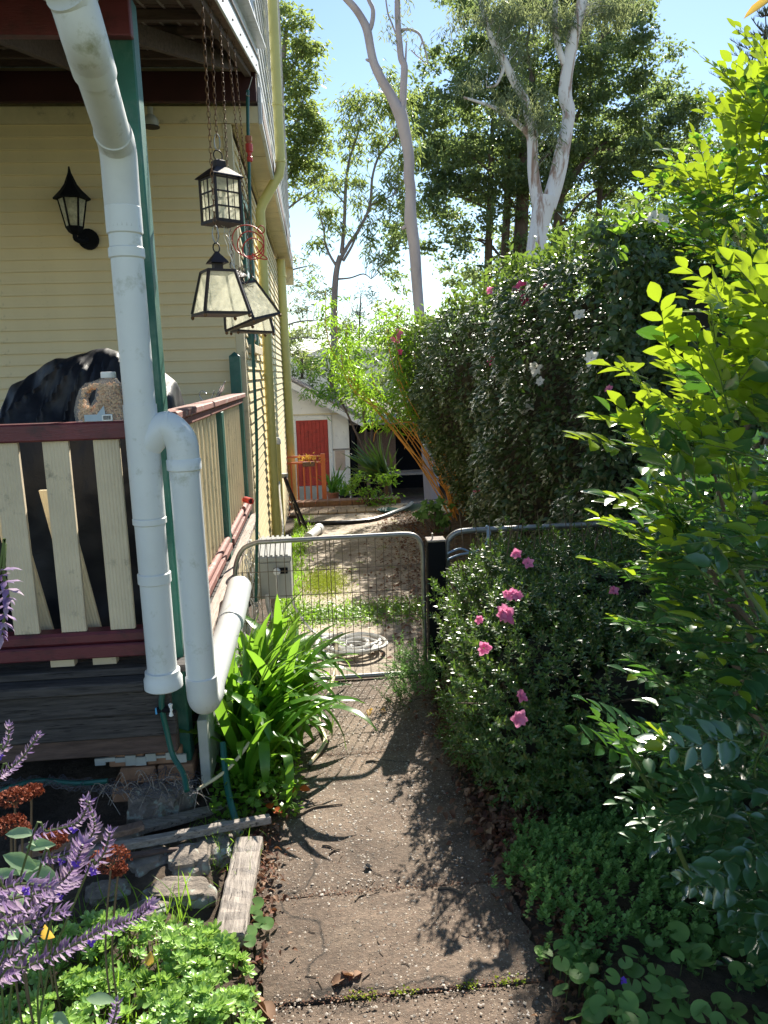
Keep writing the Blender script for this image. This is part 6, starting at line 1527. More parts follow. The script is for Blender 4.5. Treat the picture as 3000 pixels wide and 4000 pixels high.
# ================================================================== AZALEA BY THE GATE
az = thing('azalea', 'rounded small-leaved azalea with scattered pink flowers beside the path', 'azalea', (1.15, 3.4, 0))
def azalea():
    r = np.random.default_rng(55)
    cs = [(1.20, 3.72, .44, .52, .50, .46), (1.55, 3.6, .46, .60, .55, .47), (0.95, 3.25, .36, .42, .48, .40), (1.35, 3.0, .34, .60, .45, .36), (0.92, 3.72, .42, .28, .36, .44), (1.85, 3.5, .44, .5, .5, .46), (0.84, 2.95, .24, .28, .35, .26), (0.80, 3.35, .2, .26, .4, .26), (1.15, 2.75, .2, .35, .25, .24), (1.6, 2.8, .5, .35, .25, .4), (1.55, 3.85, .5, .8, .35, .44), (2.1, 3.2, .4, .5, .6, .4)]
    mb = MB()
    for (x, y, z, a, b, c) in cs:
        u = 9; vs = []; fs = []
        for i in range(10):
            th = PI*i/9
            for k in range(14):
                ph = 2*PI*k/14; vs.append((x+a*.42*math.sin(th)*math.cos(ph)*r.uniform(.7, 1.3), y+b*.42*math.sin(th)*math.sin(ph)*r.uniform(.7, 1.3), max(0.0, z+c*.42*math.cos(th))))
            if i:
                for k in range(14): q = i*14; fs.append((q-14+k, q-14+(k+1)%14, q+(k+1)%14, q+k))
        mb.add(vs, fs)
    build('light_block_core', mb, M['core'], az)  # same kind of dark core, added inside the azalea lobes
    Cn = np.array(cs); n = 21000; pick = r.choice(len(cs), n, p=(Cn[:,3]*Cn[:,5])/(Cn[:,3]*Cn[:,5]).sum()); u = rdir(r, n)
    u[:,1] = np.where((u[:,1] > 0.3) & (u[:,2] < .3), -u[:,1], u[:,1])
    K = Cn[pick]; wob = 1+0.10*np.sin(u[:,0]*9+pick)+0.08*np.sin(u[:,2]*11+u[:,0]*7); P0 = K[:,:3]+u*K[:,3:]*(wob*(1.06-.5*r.random(n)**1.8))[:,None]
    ok = (P0[:,2] > 0.03) & (P0[:,1] < 4.12) & (P0[:,2] < .81+.05*r.random(n))
    # drop sprigs buried in another lobe
    for (x, y, z, a, b, c) in cs:
        q = ((P0-np.array([x, y, z]))/np.array([a, b, c])*1.3); ok &= (np.sum(q*q, 1) > .55)
    # a hollow of bare twigs in the middle of the face
    h = (P0-np.array([1.15, 2.95, .42]))/np.array([.30, .4, .13]); ok &= (np.sum(h*h, 1) > 1) | (r.random(n) < .12)
    P0 = P0[ok]; u = u[ok]; n = len(P0)
    m = 10; idx = np.repeat(np.arange(n), m); t = np.tile(np.linspace(0, 1, m), n); ax = nrm(u*0.75+np.array([-.05, -.05, .55])+r.normal(size=(n,3))*.3)
    P = P0[idx]+ax[idx]*(t*0.05)[:,None]; ang = np.tile(np.arange(m)*2.4, n); e1 = nrm(np.cross(ax, np.array([.3, .5, .1]))); e2 = np.cross(ax, e1)
    rad = e1[idx]*np.cos(ang)[:,None]+e2[idx]*np.sin(ang)[:,None]; A = rad*(1.1-t*.6)[:,None]+ax[idx]*(0.35+t*.6)[:,None]
    Nn = ax[idx]-rad*.3+r.normal(size=A.shape)*.15
    V, F, v = scatter(L_mid(0.42, .04, .12), P, A, Nn, r.uniform(.018, .031, len(P)), r); npobj('leaves', V, F, M['l_azalea'], az, True, v)
    b = MB()
    for k in range(90):
        p = Vector((1.0+r.uniform(-.25, .45), 3.05+r.uniform(-.1, .2), .05+r.uniform(0, .3))); q = p+Vector((r.uniform(-.3, .2), r.uniform(-.28, -.1), r.uniform(.05, .25)))
        b.tube(smoothpts([p, p.lerp(q, .5)+Vector((0, 0, r.uniform(-.03, .05))), q], 3), [.004]*4+[.003]*2+[.002], 4, False)
    for k in range(30):
        p = Vector((r.uniform(.75, 1.5), r.uniform(3.5, 4.0), .85)); b.tube([p, p+Vector((r.uniform(-.04, .04), 0, r.uniform(.05, .2)))], [.003, .0015], 4, False)
    build('twigs', b, M['twig'], az, kind='stuff')
    # tall shoots in front of the fence rail
    parts = []
    for px, py0, py1 in ((1990, 2090, 2010), (2230, 2060, 1900), (2110, 2070, 2040), (1960, 2120, 2060), (2300, 2080, 1990), (1700, 2310, 2260), (1655, 2420, 2330), (2050, 2080, 2030)):
        p0 = aY(px, py0, 3.8); p1 = aY(px-12, py1, 3.8); m = 26; s = r.random(m); Pp = np.array([tuple(p0.lerp(p1, q)) for q in s])
        parts.append(scatter(L_mid(.42, .04, .1), Pp, rdir(r, m)*np.array([1,1,.4])+np.array([0,0,.5]), rdir(r, m)+np.array([0,0,.6]), r.uniform(.018, .03, m), r))
        build('shoot', MB().tube([p0-Vector((0,0,.05)), p1], [.003, .0015], 4), M['greentwig'], az)
    V, F, v = merge(parts); npobj('shoot_leaves', V, F, M['l_azalea'], az, True, v)
azalea()
for (px, py, Y, s) in ((2018, 2165, 3.45, .055), (2062, 2200, 3.38, .05), (1998, 2325, 3.1, .07), (2022, 2330, 3.08, .05), (1972, 2402, 3.0, .085), (1960, 2398, 2.98, .05), (1975, 2318, 3.1, .03), (1872, 2420, 3.1, .04), (1890, 2532, 2.95, .06), (2398, 2308, 3.0, .05), (2035, 2720, 2.72, .05), (2030, 2805, 2.65, .06), (2022, 2812, 2.65, .04), (2045, 2728, 2.72, .03)):
    flower('flower', aY(px, py, Y-0.04), (rf.uniform(-.7, .5), -1, rf.uniform(0, .9)), s*rf.uniform(.85, 1.1), M['petal_pink'], az, rf, 10)
# small ferny weed by the post
wd = thing('weed_shrub', 'feathery light green weed growing at the foot of the black post', 'weed', (0.5, 4.0, 0))
r = np.random.default_rng(3); n = 150; B = np.stack([r.uniform(.34, .62, n), r.uniform(3.75, 4.1, n), r.uniform(0, .22, n)], 1)
mb, P, A, N, S_, T = sprig_set(r, B, np.array([-.2, -.2, .8])+r.normal(size=(n,3))*.5, r.uniform(.06, .16, n), .016, .009)
V, F, v = scatter(L_mid(.4), P, A, N, S_, r); npobj('leaves', V, F, M['l_cover'], wd, True, v); build('sprigs', mb, M['greentwig'], wd, kind='stuff')

# ================================================================== FOREGROUND SHRUB (right)
fs_ = thing('foreground_shrub', 'glossy broad-leaved shrub crowding the right side close to the camera', 'shrub', (1.35, 1.9, 0))
def fshrub():
    r = np.random.default_rng(101)
    # left boundary of the shrub at reference distance 1.6 m, as a function of height
    QY = [1050, 1150, 1250, 1400, 1500, 1600, 1700, 1800, 1900, 2000, 2150, 2300, 2450, 2550, 2680, 2800, 2900, 3000, 3200, 3400, 3600, 3800, 4000]
    QX = [2960, 2800, 2740, 2640, 2560, 2450, 2370, 2400, 2440, 2370, 2360, 2420, 2430, 2520, 2520, 2420, 2380, 2500, 2520, 2560, 2780, 2880, 2920]
    zz = [0.05, 0.35, 0.60, 0.80, 0.95, 1.1, 1.25, 1.45, 1.58, 1.72, 1.85, 1.98, 2.1, 2.3]
    xx = [1.10, 0.97, 0.80, 0.72, 0.70, 0.78, 0.66, 0.62, 0.62, 0.66, 0.74, 0.80, 0.95, 1.2]
    n = 430; by = r.uniform(1.42, 2.2, n); qy = r.uniform(1050, 4100, n); qx = np.interp(qy, QY, QX)+175+680*r.random(n)**1.4
    # keep bases just inside the silhouette; perspective scales x with distance
    W3 = np.array([tuple(aY(a, b, c)) for a, b, c in zip(qx, qy, by)]); bx = W3[:,0]; bz = W3[:,2]
    ok = bz > 0.04; bx, by, bz = bx[ok], by[ok], bz[ok]; n = len(bx)
    up = np.interp(bz, [0, 1.0, 1.6, 2.0], [0.10, .35, .7, .9])
    D = np.stack([-0.75+r.normal(size=n)*.40, -0.35+r.normal(size=n)*.40, up+r.normal(size=n)*.22], 1)
    mb, P, A, N, S_, T = sprig_set(r, np.stack([bx, by, bz], 1)-nrm(D)*0.10, D, r.uniform(.15, .26, n), 0.052, 0.0225)
    build('sprigs', mb, M['greentwig'], fs_, kind='stuff')
    # hand placed leading shoots, seen against the hedge
    lead = [((2420, 1760), (2270, 1695), 1.55), ((2560, 1700), (2330, 1600), 1.6), ((2640, 1420), (2560, 1170), 1.62), ((2720, 1350), (2650, 1250), 1.6), ((2760, 1480), (2720, 1290), 1.6), ((2560, 1600), (2470, 1420), 1.6), ((2540, 1740), (2500, 1560), 1.5), ((2530, 1480), (2360, 1400), 1.65), ((2850, 1350), (2800, 1010), 1.6), ((2900, 1250), (2700, 1020), 1.75), ((2950, 1150), (2950, 980), 1.6),
            ((2560, 2900), (2330, 2730), 1.7), ((2540, 3000), (2290, 2850), 1.7), ((2500, 2990), (2360, 2780), 1.65), ((2560, 2300), (2330, 2160), 1.5), ((2520, 2100), (2340, 1990), 1.55), ((2620, 2500), (2420, 2390), 1.5), ((2640, 2700), (2480, 2550), 1.5), ((2700, 3250), (2470, 3260), 1.6), ((2650, 3150), (2430, 3110), 1.65), ((2850, 2450), (2650, 2400), 1.3), ((2900, 2900), (2620, 2900), 1.35), ((2960, 3300), (2760, 3400), 1.4), ((2900, 3500), (2700, 3420), 1.5), ((3000, 2100), (2700, 2080), 1.3), ((2980, 1800), (2760, 1700), 1.35)]
    lb = []; ldr = []; ll = []
    for a, b, y in lead:
        p = aY(*a, y); q = aY(*b, y-0.06); lb.append(tuple(p)); ldr.append(tuple(q-p)); ll.append((q-p).length)
    mb2, P2, A2, N2, S2, T2 = sprig_set(r, lb, ldr, ll, 0.052, 0.021)
    build('leading_sprigs', mb2, M['greentwig'], fs_, kind='stuff')
    P = np.concatenate([P2, P]); A = np.concatenate([A2, A]); N = np.concatenate([N2, N]); S = np.concatenate([S2, S_]); T = np.concatenate([T2, T])
    # visible leaves, largest in the picture, become single objects
    Rm = np.array(CR); q = (P-np.array([0, 0, CAMH]))@Rm; dep = -q[:,2]; px = 1500+FPX*q[:,0]/np.maximum(dep, .01); py = 2000-FPX*q[:,1]/np.maximum(dep, .01)
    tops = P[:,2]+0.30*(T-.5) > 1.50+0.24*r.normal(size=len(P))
    vis = (px > 2200) & (px < 2990) & (py > 700) & (py < 3950)
    size = S/dep*vis*(1+0.6*(T > .3)); size[:len(P2)] *= 1.5
    order = np.argsort(-size)[:300]; single = np.zeros(len(P), bool); single[order] = True
    tv, tf = L_fine(0.46, .09, .18); tv2, tf2 = L_fine(0.54, .12, .10)
    for i in order:
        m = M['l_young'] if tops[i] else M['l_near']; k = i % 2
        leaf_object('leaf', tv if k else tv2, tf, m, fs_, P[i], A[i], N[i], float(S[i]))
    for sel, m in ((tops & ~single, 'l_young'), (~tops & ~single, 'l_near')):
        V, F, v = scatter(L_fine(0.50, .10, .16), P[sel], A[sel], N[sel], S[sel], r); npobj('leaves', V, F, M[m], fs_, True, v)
    # stems
    b = MB()
    for k in range(16):
        x1 = r.uniform(1.0, 1.7); y1 = r.uniform(1.5, 2.3); z1 = r.uniform(1.0, 2.1)
        b.tube(smoothpts([(1.45+r.normal()*.06, 1.95+r.normal()*.06, 0), (1.35+r.normal()*.06, 1.9, .4*z1), (x1+.12, y1, .75*z1), (x1, y1, z1)], 4), lerps([.013, .011, .007, .003], 4), 6)
    build('stems', b, M['twig'], fs_, True)
    build('stem', MB().tube(smoothpts([aY(2720, 3480, 1.75), aY(2620, 3250, 1.7), aY(2540, 3080, 1.68), aY(2460, 2950, 1.65), aY(2420, 2850, 1.64)], 4), lerps([.007, .006, .005, .004, .002], 4), 7), M['greentwig'], fs_, True)
    build('stem', MB().tube(smoothpts([aY(3010, 2440, 1.4), aY(2900, 2280, 1.45), aY(2760, 2080, 1.5)], 4), lerps([.005, .004, .003], 4), 7), M['greentwig'], fs_, True)
    # deep inner foliage
    n = 7000; by = r.uniform(2.1, 3.0, n); bz = r.uniform(.05, 1.5, n); bx = np.interp(CAMH+(bz-CAMH)*1.6/by, zz, xx)*(by/1.6)+0.14+r.random(n)*.9
    V, F, v = scatter(L_mid(0.5, .05, .15), np.stack([bx, by, bz], 1), rdir(r, n), rdir(r, n)+np.array([0,-.3,.6]), r.uniform(.04, .06, n), r); npobj('inner_leaves', V, F, M['l_near'], fs_, True, v)
fshrub()

# ================================================================== STRAP-LEAVED CLUMP
ag = thing('strap_leaf_clump', 'big clump of bright green strap leaves between the downpipe and the gate', 'plant', (-0.32, 3.45, 0))
def strap():
    r = np.random.default_rng(66); meshes = []
    for k in range(12):
        L = 1.0; bend = [0.7, 1.0, 1.3, 1.7, 2.1, 2.5][k % 6]; n = 11; V = []; F = []
        for i in range(n+1):
            t = i/n; w = 0.048*(0.75+.5*t)*(1-t**7)*(1.0 if i < n else 0.05); w = max(w, .0008)
            a = bend*t*t*0.75+bend*t*.25; x = 0; 
            V.append((i, w))
        pos = [(0.0, 0.0)]; 
        for i in range(n):
            t = (i+.5)/n; ang = PI/2*0.93-bend*(t**1.5); kink = 0.9 if (k % 4 == 3 and t > .6) else 0
            pos.append((pos[-1][0]+math.cos(ang-kink)/n, pos[-1][1]+math.sin(ang-kink)/n))
        vs = []
        for i, (x, z) in enumerate(pos):
            w = V[i][1]; tw = 0.25*math.sin(k*2+i*.3)
            vs += [(x-.0, w/2, z+.006), (x, 0, z), (x, -w/2, z+.006)]
        for i in range(n):
            a = i*3; F += [(a, a+1, a+4, a+3), (a+1, a+2, a+5, a+4)]
        me = mesh_np('leaf', vs, F, M['l_strap'], True); meshes.append(me)
    cs = [(-.40, 3.30), (-.30, 3.5), (-.22, 3.68), (-.36, 3.75), (-.22, 3.38), (-.44, 3.55), (-.34, 3.15), (-.40, 3.95), (-.26, 3.95)]
    for i in range(290):
        c = cs[i % len(cs)]; a = r.uniform(0, 2*PI)
        if math.cos(a) < -.2 and r.random() < .6: a = PI-a
        o = bpy.data.objects.new('leaf', meshes[r.integers(12)]); COL.objects.link(o); o.parent = ag
        s = r.uniform(.38, .72)
        if math.sin(a) > .3: s *= .9
        o.location = Vector((c[0]+r.normal()*.035, c[1]+r.normal()*.05, -.01))-wloc(ag)
        o.rotation_euler = (r.normal()*.12, r.normal()*.22, a); o.scale = (s, 0.75+.3*r.random(), s)
strap()
lw = thing('ivy_groundcover', 'low leafy creeper with red autumn leaves at the front of the strap clump', 'ground cover', (-.3, 3.05, 0))
r = np.random.default_rng(8); n = 700; P = np.stack([r.uniform(-.50, -.14, n), r.uniform(2.80, 3.25, n), .02+r.random(n)**2*.12], 1)
V, F, v = scatter(L_mid(.8), P, rdir(r, n)*np.array([1,1,.5])+np.array([0,0,.3]), rdir(r, n)*.6+np.array([0,0,1]), r.uniform(.02, .04, n), r); npobj('leaves', V, F, M['l_bamboo'], lw, True, v, )
for (px, py) in ((1055, 3160), (1065, 3165), (1170, 3080), (1160, 3090)):
    leaf_object('red_leaf', *L_fine(.8, .1, .3), M['l_red'], lw, aZ(px, py, .05), (r.normal(), r.normal(), .2), (0, -.3, 1), .045)

# ================================================================== LEFT BED
def rock(px, py, sx, sy, sz, label, rot, seed, z=0.02, lean=0.0):
    c = aZ(px, py, z); rn = np.random.default_rng(seed)
    import mathutils
    bm = __import__('bmesh').new(); __import__('bmesh').ops.create_icosphere(bm, subdivisions=4, radius=1)
    for v_ in bm.verts:
        p = v_.co.normalized()
        q = Vector([math.copysign(abs(a)**0.6, a) for a in p]); n_ = mathutils.noise.noise(p*1.3+Vector((seed, 0, 0)))*.32+mathutils.noise.noise(p*3.5+Vector((0, seed, 0)))*.13+mathutils.noise.noise(p*9)*.05
        q *= 1+n_; v_.co = Vector((q.x*sx/2*.85, q.y*sy/2*.85, q.z*sz*.55+sz*.30+q.x*lean))
    me = bpy.data.meshes.new('rock'); bm.to_mesh(me); bm.free()
    me.polygons.foreach_set('use_smooth', [True]*len(me.polygons)); me.set_sharp_from_angle(angle=R_(28)); me.materials.append(M['rock'])
    o = bpy.data.objects.new('rock', me); COL.objects.link(o); o.location = c; o.rotation_euler = (0, 0, rot)
    tag(o, label, 'rock', 'rocks edging the garden bed')
rock(735, 3405, .17, .17, .09, 'squarish grey rock with a white lichen patch beside the old sleeper', .2, 1)
rock(700, 3520, .27, .13, .07, 'long flat brown-topped rock in front of the lichen patched one', -.1, 2)
rock(590, 3400, .18, .15, .08, 'green-tinged rock beneath the timber offcuts', .5, 3)
rock(600, 3180, .22, .20, .13, 'slanting slab of rock behind the timber offcuts', .3, 4)
rock(690, 3150, .16, .14, .12, 'pale rock behind the timber offcuts, nearest the strap leaves', 1.0, 5)
rock(840, 3330, .15, .20, .06, 'flat grey stone under the end of the straight batten', .1, 6)
rock(430, 3510, .17, .12, .06, 'light grey low rock among the purple flower stems', .2, 7)
rock(560, 3590, .20, .12, .05, 'low rock half hidden by grass just behind the succulents', .6, 8)
rock(880, 3260, .12, .12, .05, 'small stone right of the slabs, close to the path', .6, 9)
rock(480, 3320, .2, .16, .07, 'dark stone in the shade under the loose timber', 1.6, 10)
def plank(label, pts, w, h, m, seed, taper=1.0, group=None, segs=9, z=(0, 0)):
    o = build('timber_offcut', MB().beam(pts[0], pts[1], w, h, segs=segs, jit=.003, rng=random.Random(seed), taper=taper), M[m], bevel=.003); tag(o, label, 'timber', group); return o
gA = 'loose timber lying on the bed'
plank('split weathered board with a ragged end, uppermost of the loose timber', (aY(300, 3300, 2.62), aY(905, 3145, 2.95)), .075, .035, 'greyplank', 1, .55, gA)
plank('long straight grey batten with a square cut end, front of the loose timber', (aY(150, 3360, 2.45), aY(1055, 3200, 2.72)), .032, .028, 'greyplank', 2, 1, gA, 4)
plank('thin dark stick of timber below the straight batten', (aY(130, 3400, 2.45), aY(700, 3315, 2.55)), .03, .018, 'roofwood', 3, .6, gA)
plank('brown broken offcut lying left, partly behind purple flowers', (aY(80, 3330, 2.42), aY(560, 3225, 2.62)), .06, .03, 'brownwood', 4, .7, gA)
s0 = aZ(975, 3290, .05); s1 = aZ(895, 3680, .04)
sl = build('sleeper', MB().beam(s0, s1, .098, .055, segs=16, jit=.003, rng=random.Random(6)), M['greywood'], bevel=.006); tag(sl, 'short weathered grey sleeper edging the path, grain cracked', 'sleeper')
# hose and stick among the shade
t = thing('shade_hose', 'dark green hose snaking through the shade under the deck', 'hose', (-1.0, 2.85, .1))
build('tube', MB().tube(smoothpts([aY(-40, 3105, 2.75), aY(60, 3070, 2.75), aY(160, 3050, 2.8), aY(300, 3060, 2.8), aY(420, 3050, 2.8)], 5), .01, 7), M['hose_green'], t, True)
t = thing('green_pipe', 'green garden pipe running down through the strap leaves to the bed', 'pipe', (-.42, 2.9, .05))
build('tube', MB().tube(smoothpts([aY(870, 2900, 3.0), aY(885, 3050, 2.9), aY(905, 3150, 2.8), aZ(940, 3260, .02)], 5), .013, 8), M['hose_green'], t, True)
t = thing('stick', 'tan stick slanting into the strap leaves', 'stick', (-.45, 2.9, .1))
build('stem', MB().tube(smoothpts([aY(770, 3085, 2.85), aY(850, 3035, 2.9), aY(910, 2985, 2.95), aY(975, 2900, 3.0)], 4), .007, 6), M['cream'], t, True)
# bird netting
t = thing('garden_netting', 'crumpled black garden netting draped along the shaded bed', 'netting', (-1.0, 2.85, .1))
rn = np.random.default_rng(19)
import mathutils.noise as MN
def net():
    mb = MB(); nu, nv = 70, 14; G = {}
    for i in range(nu+1):
        for j in range(nv+1):
            u = i/nu; v_ = j/nv; p = aY(-60+830*u, 3090-20*math.sin(u*6)-45*v_*(0.5+u*.7)-60*math.exp(-((u-.85)/.12)**2)*v_, 2.72+.25*v_)
            p += Vector((MN.noise(Vector((u*20, v_*6, 0)))*.03, MN.noise(Vector((u*22, v_*7, 5)))*.05, MN.noise(Vector((u*25, v_*5, 9)))*.03)); G[i, j] = p
    for i in range(nu+1):
        for j in range(nv+1):
            if i < nu and j % 1 == 0: mb.beam(G[i, j], G[i+1, j], .0012, .0012)
            if j < nv and i % 1 == 0: mb.beam(G[i, j], G[i, j+1], .0012, .0012)
    build('mesh', mb, M['netting'], t, kind='stuff')
net()
t = thing('dry_grass', 'wisps of dry straw hanging over the crumpled netting', 'grass', (-.7, 2.8, .1)); b = MB()
for k in range(45):
    p = aY(rn.uniform(380, 800), rn.uniform(3020, 3100), 2.72+rn.uniform(0, .1)); q = p+Vector((rn.uniform(-.06, .1), rn.uniform(-.05, .03), rn.uniform(-.12, .04)))
    b.tube(smoothpts([p, p.lerp(q, .5)+Vector((0, 0, rn.uniform(0, .04))), q], 3), .0012, 3, False)
build('straw', b, M['greyplank'], t, kind='stuff')

# succulent mat
su = thing('succulent_mat', 'dense mat of bright green succulent rosettes at the bottom left', 'succulent', (-.6, 1.95, 0))
def ros(seed):
    r = np.random.default_rng(seed); P = []; A = []; S = []; N = []
    for ring, (cnt, tilt, s) in enumerate(((6, .12, 1.0), (5, .55, .8), (4, 1.1, .55), (2, 2.5, .35))):
        for i in range(cnt):
            a = 2*PI*(i+.5*ring)/cnt+r.uniform(-.15, .15); d = np.array([math.cos(a), math.sin(a), 0]); A.append(d+np.array([0,0,tilt])); N.append(np.array([0,0,1.])-d*tilt*.7); P.append(d*.05+np.array([0,0,.04*ring])); S.append(s*r.uniform(.9, 1.1))
    tv = np.array([(0,.06,0),(0,-.06,0),(.45,.20,.03),(.45,-.20,.03),(.78,.22,.05),(.78,-.22,.05),(1,0,.08),(.6,0,-.05)]); tf = np.array([(0,1,7),(0,7,2),(1,3,7),(2,7,4),(3,5,7),(4,7,6),(5,6,7),(0,2,7)][:7])
    return scatter((tv, tf), np.array(P), np.array(A), np.array(N), np.array(S), r)
RM = []
for k in range(5):
    V, F, v = ros(k); RM.append(mesh_np('rosette', V, F, M['l_succ'], True, v*.3))
r = np.random.default_rng(14); cnt = 0; pos = []
edge = lambda y: np.interp(y, [1.55, 1.80, 1.95, 2.10, 2.2], [-.24, -.23, -.26, -.34, -.5])
while cnt < 560:
    y = r.uniform(1.5, 2.24); x = r.uniform(-1.1, -.2)
    if x > edge(y) or y > 2.03+.16*np.clip((x+1.0)/.7, 0, 1) : continue
    h = .05+.10*min(1, (edge(y)-x)/.15)*min(1, (2.25-y)/.1)+.02*math.sin(x*15)+.02*math.sin(y*19)
    pos.append((x, y, h+r.uniform(-.02, .015))); cnt += 1
pos.sort(key=lambda p: (p[0]-0)**2+(p[1])**2)
stV = []
def inview(p):
    q = CR.transposed() @ (Vector(p)-C0); return 0 < 1500+FPX*q.x/-q.z < 3000 and 2000-FPX*q.y/-q.z < 4050
vis = [p for p in pos if inview(p)]; rest = [p for p in pos if not inview(p)]
vis_s = vis[:300]; rest += vis[300:]
for p in vis_s:
    o = bpy.data.objects.new('rosette', RM[r.integers(5)]); COL.objects.link(o); o.parent = su; o.location = Vector(p)-wloc(su)
    o.rotation_euler = (r.normal()*.3-.25, r.normal()*.3, r.uniform(0, 6)); s = r.uniform(.022, .036); o.scale = (s, s, s)
parts = []
for p in rest:
    me = RM[r.integers(5)]; nv = len(me.vertices); co = np.empty(nv*3, np.float32); me.vertices.foreach_get('co', co); co = co.reshape(-1, 3)*r.uniform(.017, .028)
    Fq = np.array([tuple(q.vertices) for q in me.polygons]); parts.append((co+np.array(p), Fq, np.full(nv, r.random())))
if parts:
    V, F, v = merge(parts); npobj('rosettes', V, F, M['l_succ'], su, True, v)
b = MB()
for p in pos[::2]: b.tube([(p[0], p[1], 0.0), p], .003, 4, False)
build('stems', b, M['greentwig'], su, kind='stuff')
# grasses
def grass(name, label, n, fx, L, parent=None, mat='l_grass', w=.022, bend=1.0, seed=1, cat='grass', up=1.0):
    r = np.random.default_rng(seed); P = fx(r, n); A = r.normal(size=(n,3))*.45+np.array([0, 0, up])
    V, F, v = scatter(L_strip(w, 5, bend), P, A, rdir(r, n), r.uniform(L[0], L[1], n), r)
    me = mesh_np(name, V, F, M[mat], True, v); o = link(name, me, None, 'stuff'); tag(o, label, cat); return o
box_ = lambda x0, x1, y0, y1, z=0.0: (lambda r, n: np.stack([r.uniform(x0, x1, n), r.uniform(y0, y1, n), np.full(n, z)], 1))
grass('grass', 'long arching grass blades around the succulents', 420, box_(-1.0, -.45, 1.75, 2.3, .04), (.06, .20), seed=3, w=.03)
grass('grass', 'grass tufts between the rocks and the old sleeper', 260, lambda r, n: np.stack([-.43+r.normal(size=n)*.07, 2.62+r.normal(size=n)*.10, np.full(n, .03)], 1), (.03, .10), seed=4, w=.035)
grass('grass', 'band of short weeds growing across the yard paving beyond the gate', 5200, lambda r, n: np.stack([r.uniform(-.35, .75, n), 5.45+r.normal(size=n)*.15+.0*r.random(n), np.full(n, -.05)], 1), (.02, .08), seed=5, w=.16, bend=.6)
grass('grass', 'sparse weeds along the base of the sunny side wall', 2600, lambda r, n: (lambda y: np.stack([-.36+np.abs(r.normal(size=n))*.10, y, gzv(y)+.0], 1))(r.uniform(4.6, 11.5, n)), (.03, .10), seed=6, w=.14, bend=.8)
r = np.random.default_rng(61); n = 5200; P = np.stack([r.uniform(-.40, .72, n), 5.42+r.normal(size=n)*.2, np.full(n, -.02)+r.random(n)*.03], 1)
V, F, v = scatter(L_mid(.8), P, rdir(r, n)*np.array([1,1,.4])+np.array([0,0,.2]), rdir(r, n)*.5+np.array([0,0,1]), r.uniform(.012, .028, n), r)
tag(link('clover', mesh_np('clover', V, F, M['l_grass'], True, v), None, 'stuff'), 'small clover leaves among the weeds across the yard paving', 'clover')
# moss patch on the yard
r = np.random.default_rng(62); n = 9000; P = np.stack([.0+r.normal(size=n)*.11, 6.7+r.normal(size=n)*.33, np.zeros(n)], 1); P[:,2] = gzv(P[:,1])+.014
V, F, v = scatter(L_diamond(.8), P, rdir(r, n)*np.array([1,1,.3])+np.array([0,0,.5]), rdir(r, n)*.5+np.array([0,0,1]), r.uniform(.006, .016, n), r)
M['l_moss'] = leafmat('moss', [(.20, .27, .02), (.30, .36, .03)], (.5, .6, .05), .3, .8, .2)
tag(link('moss', mesh_np('moss', V, F, M['l_moss'], True, v), None, 'stuff'), 'yellow-green moss patch on the yard paving', 'moss')

# ground covers on the right
gc = thing('ground_cover', 'soft mid-green creeping mat spilling onto the path at the right', 'ground cover', (.85, 2.2, 0))
r = np.random.default_rng(15); n = 1500
P0 = np.stack([r.uniform(.5, 1.35, n), r.uniform(1.8, 2.62, n), np.zeros(n)], 1)
e = ((P0[:,0]-.93)/.40)**2+((P0[:,1]-2.22)/.36)**2; keep = e < 1+.25*np.sin(P0[:,0]*20)+.2*r.normal(size=n); P0 = P0[keep]; n = len(P0)
P0[:,2] = .03+.09*np.clip(1-e[keep], 0, 1)+r.random(n)*.04
idx = np.repeat(np.arange(n), 14); k = np.tile(np.arange(14), n); ang = k*2.39; up = .3+k*.09
A = np.stack([np.cos(ang), np.sin(ang), up], 1); ax = np.array([0,0,1.0])+r.normal(size=(n,3))*.3
P = P0[idx]+ax[idx]*(k*.0032)[:,None]
V, F, v = scatter(L_mid(.75, .04, .1), P, A, np.array([0,0,1.0])-A*.4+r.normal(size=A.shape)*.15, r.uniform(.011, .021, len(P)), r)
npobj('leaves', V, F, M['l_cover'], gc, True, v)
vi = thing('violet_patch', 'round-leaved violet patch in the bottom right corner', 'ground cover', (.95, 1.75, 0))
def roundleaf():
    n = 14; V = [(0.5, 0, -.05)]; 
    for i in range(n+1):
        a = -PI*.92+2*PI*.92*i/n; V.append((.5+.5*math.cos(a), .52*math.sin(a), .02+.03*math.cos(a*3)))
    return np.array(V), np.array([(0, i+1, i+2) for i in range(n)])
tv, tf = roundleaf(); r = np.random.default_rng(16)
sp_ = []
for i in range(260): sp_.append((r.uniform(.60, 1.35), r.uniform(1.45, 1.93), r.uniform(.04, .12)))
for i, p in enumerate(sp_):
    leaf_object('leaf', tv, tf, M['l_cover'], vi, p, (r.normal(), r.normal()-.3, r.normal()*.25), (r.normal()*.3, r.normal()*.3-.25, 1), r.uniform(.035, .062))
for p in (aZ(2432, 3830, .1),): flower('violet_flower', p, (0, -.6, .6), .02, M['violet'], vi, rf, 5)
b = MB()
for p in sp_: b.tube([(p[0], p[1]+.02, 0), p], .0015, 3, False)
build('stalks', b, M['greentwig'], vi, kind='stuff')
st = thing('seedling', 'few round-leaved violet seedlings between the sleeper and the path', 'plant', (-.3, 2.25, 0))
for (px, py, s) in ((1000, 3520, .06), (1015, 3600, .04), (965, 3640, .055), (1040, 3610, .045), (985, 3490, .035), (960, 3560, .04), (975, 3680, .04), (1010, 3575, .035)):
    leaf_object('leaf', tv, tf, M['l_cover'], st, aZ(px-25, py, .05), (1, r.normal()*.5, 0), (r.normal()*.3, -.3, 1), s)

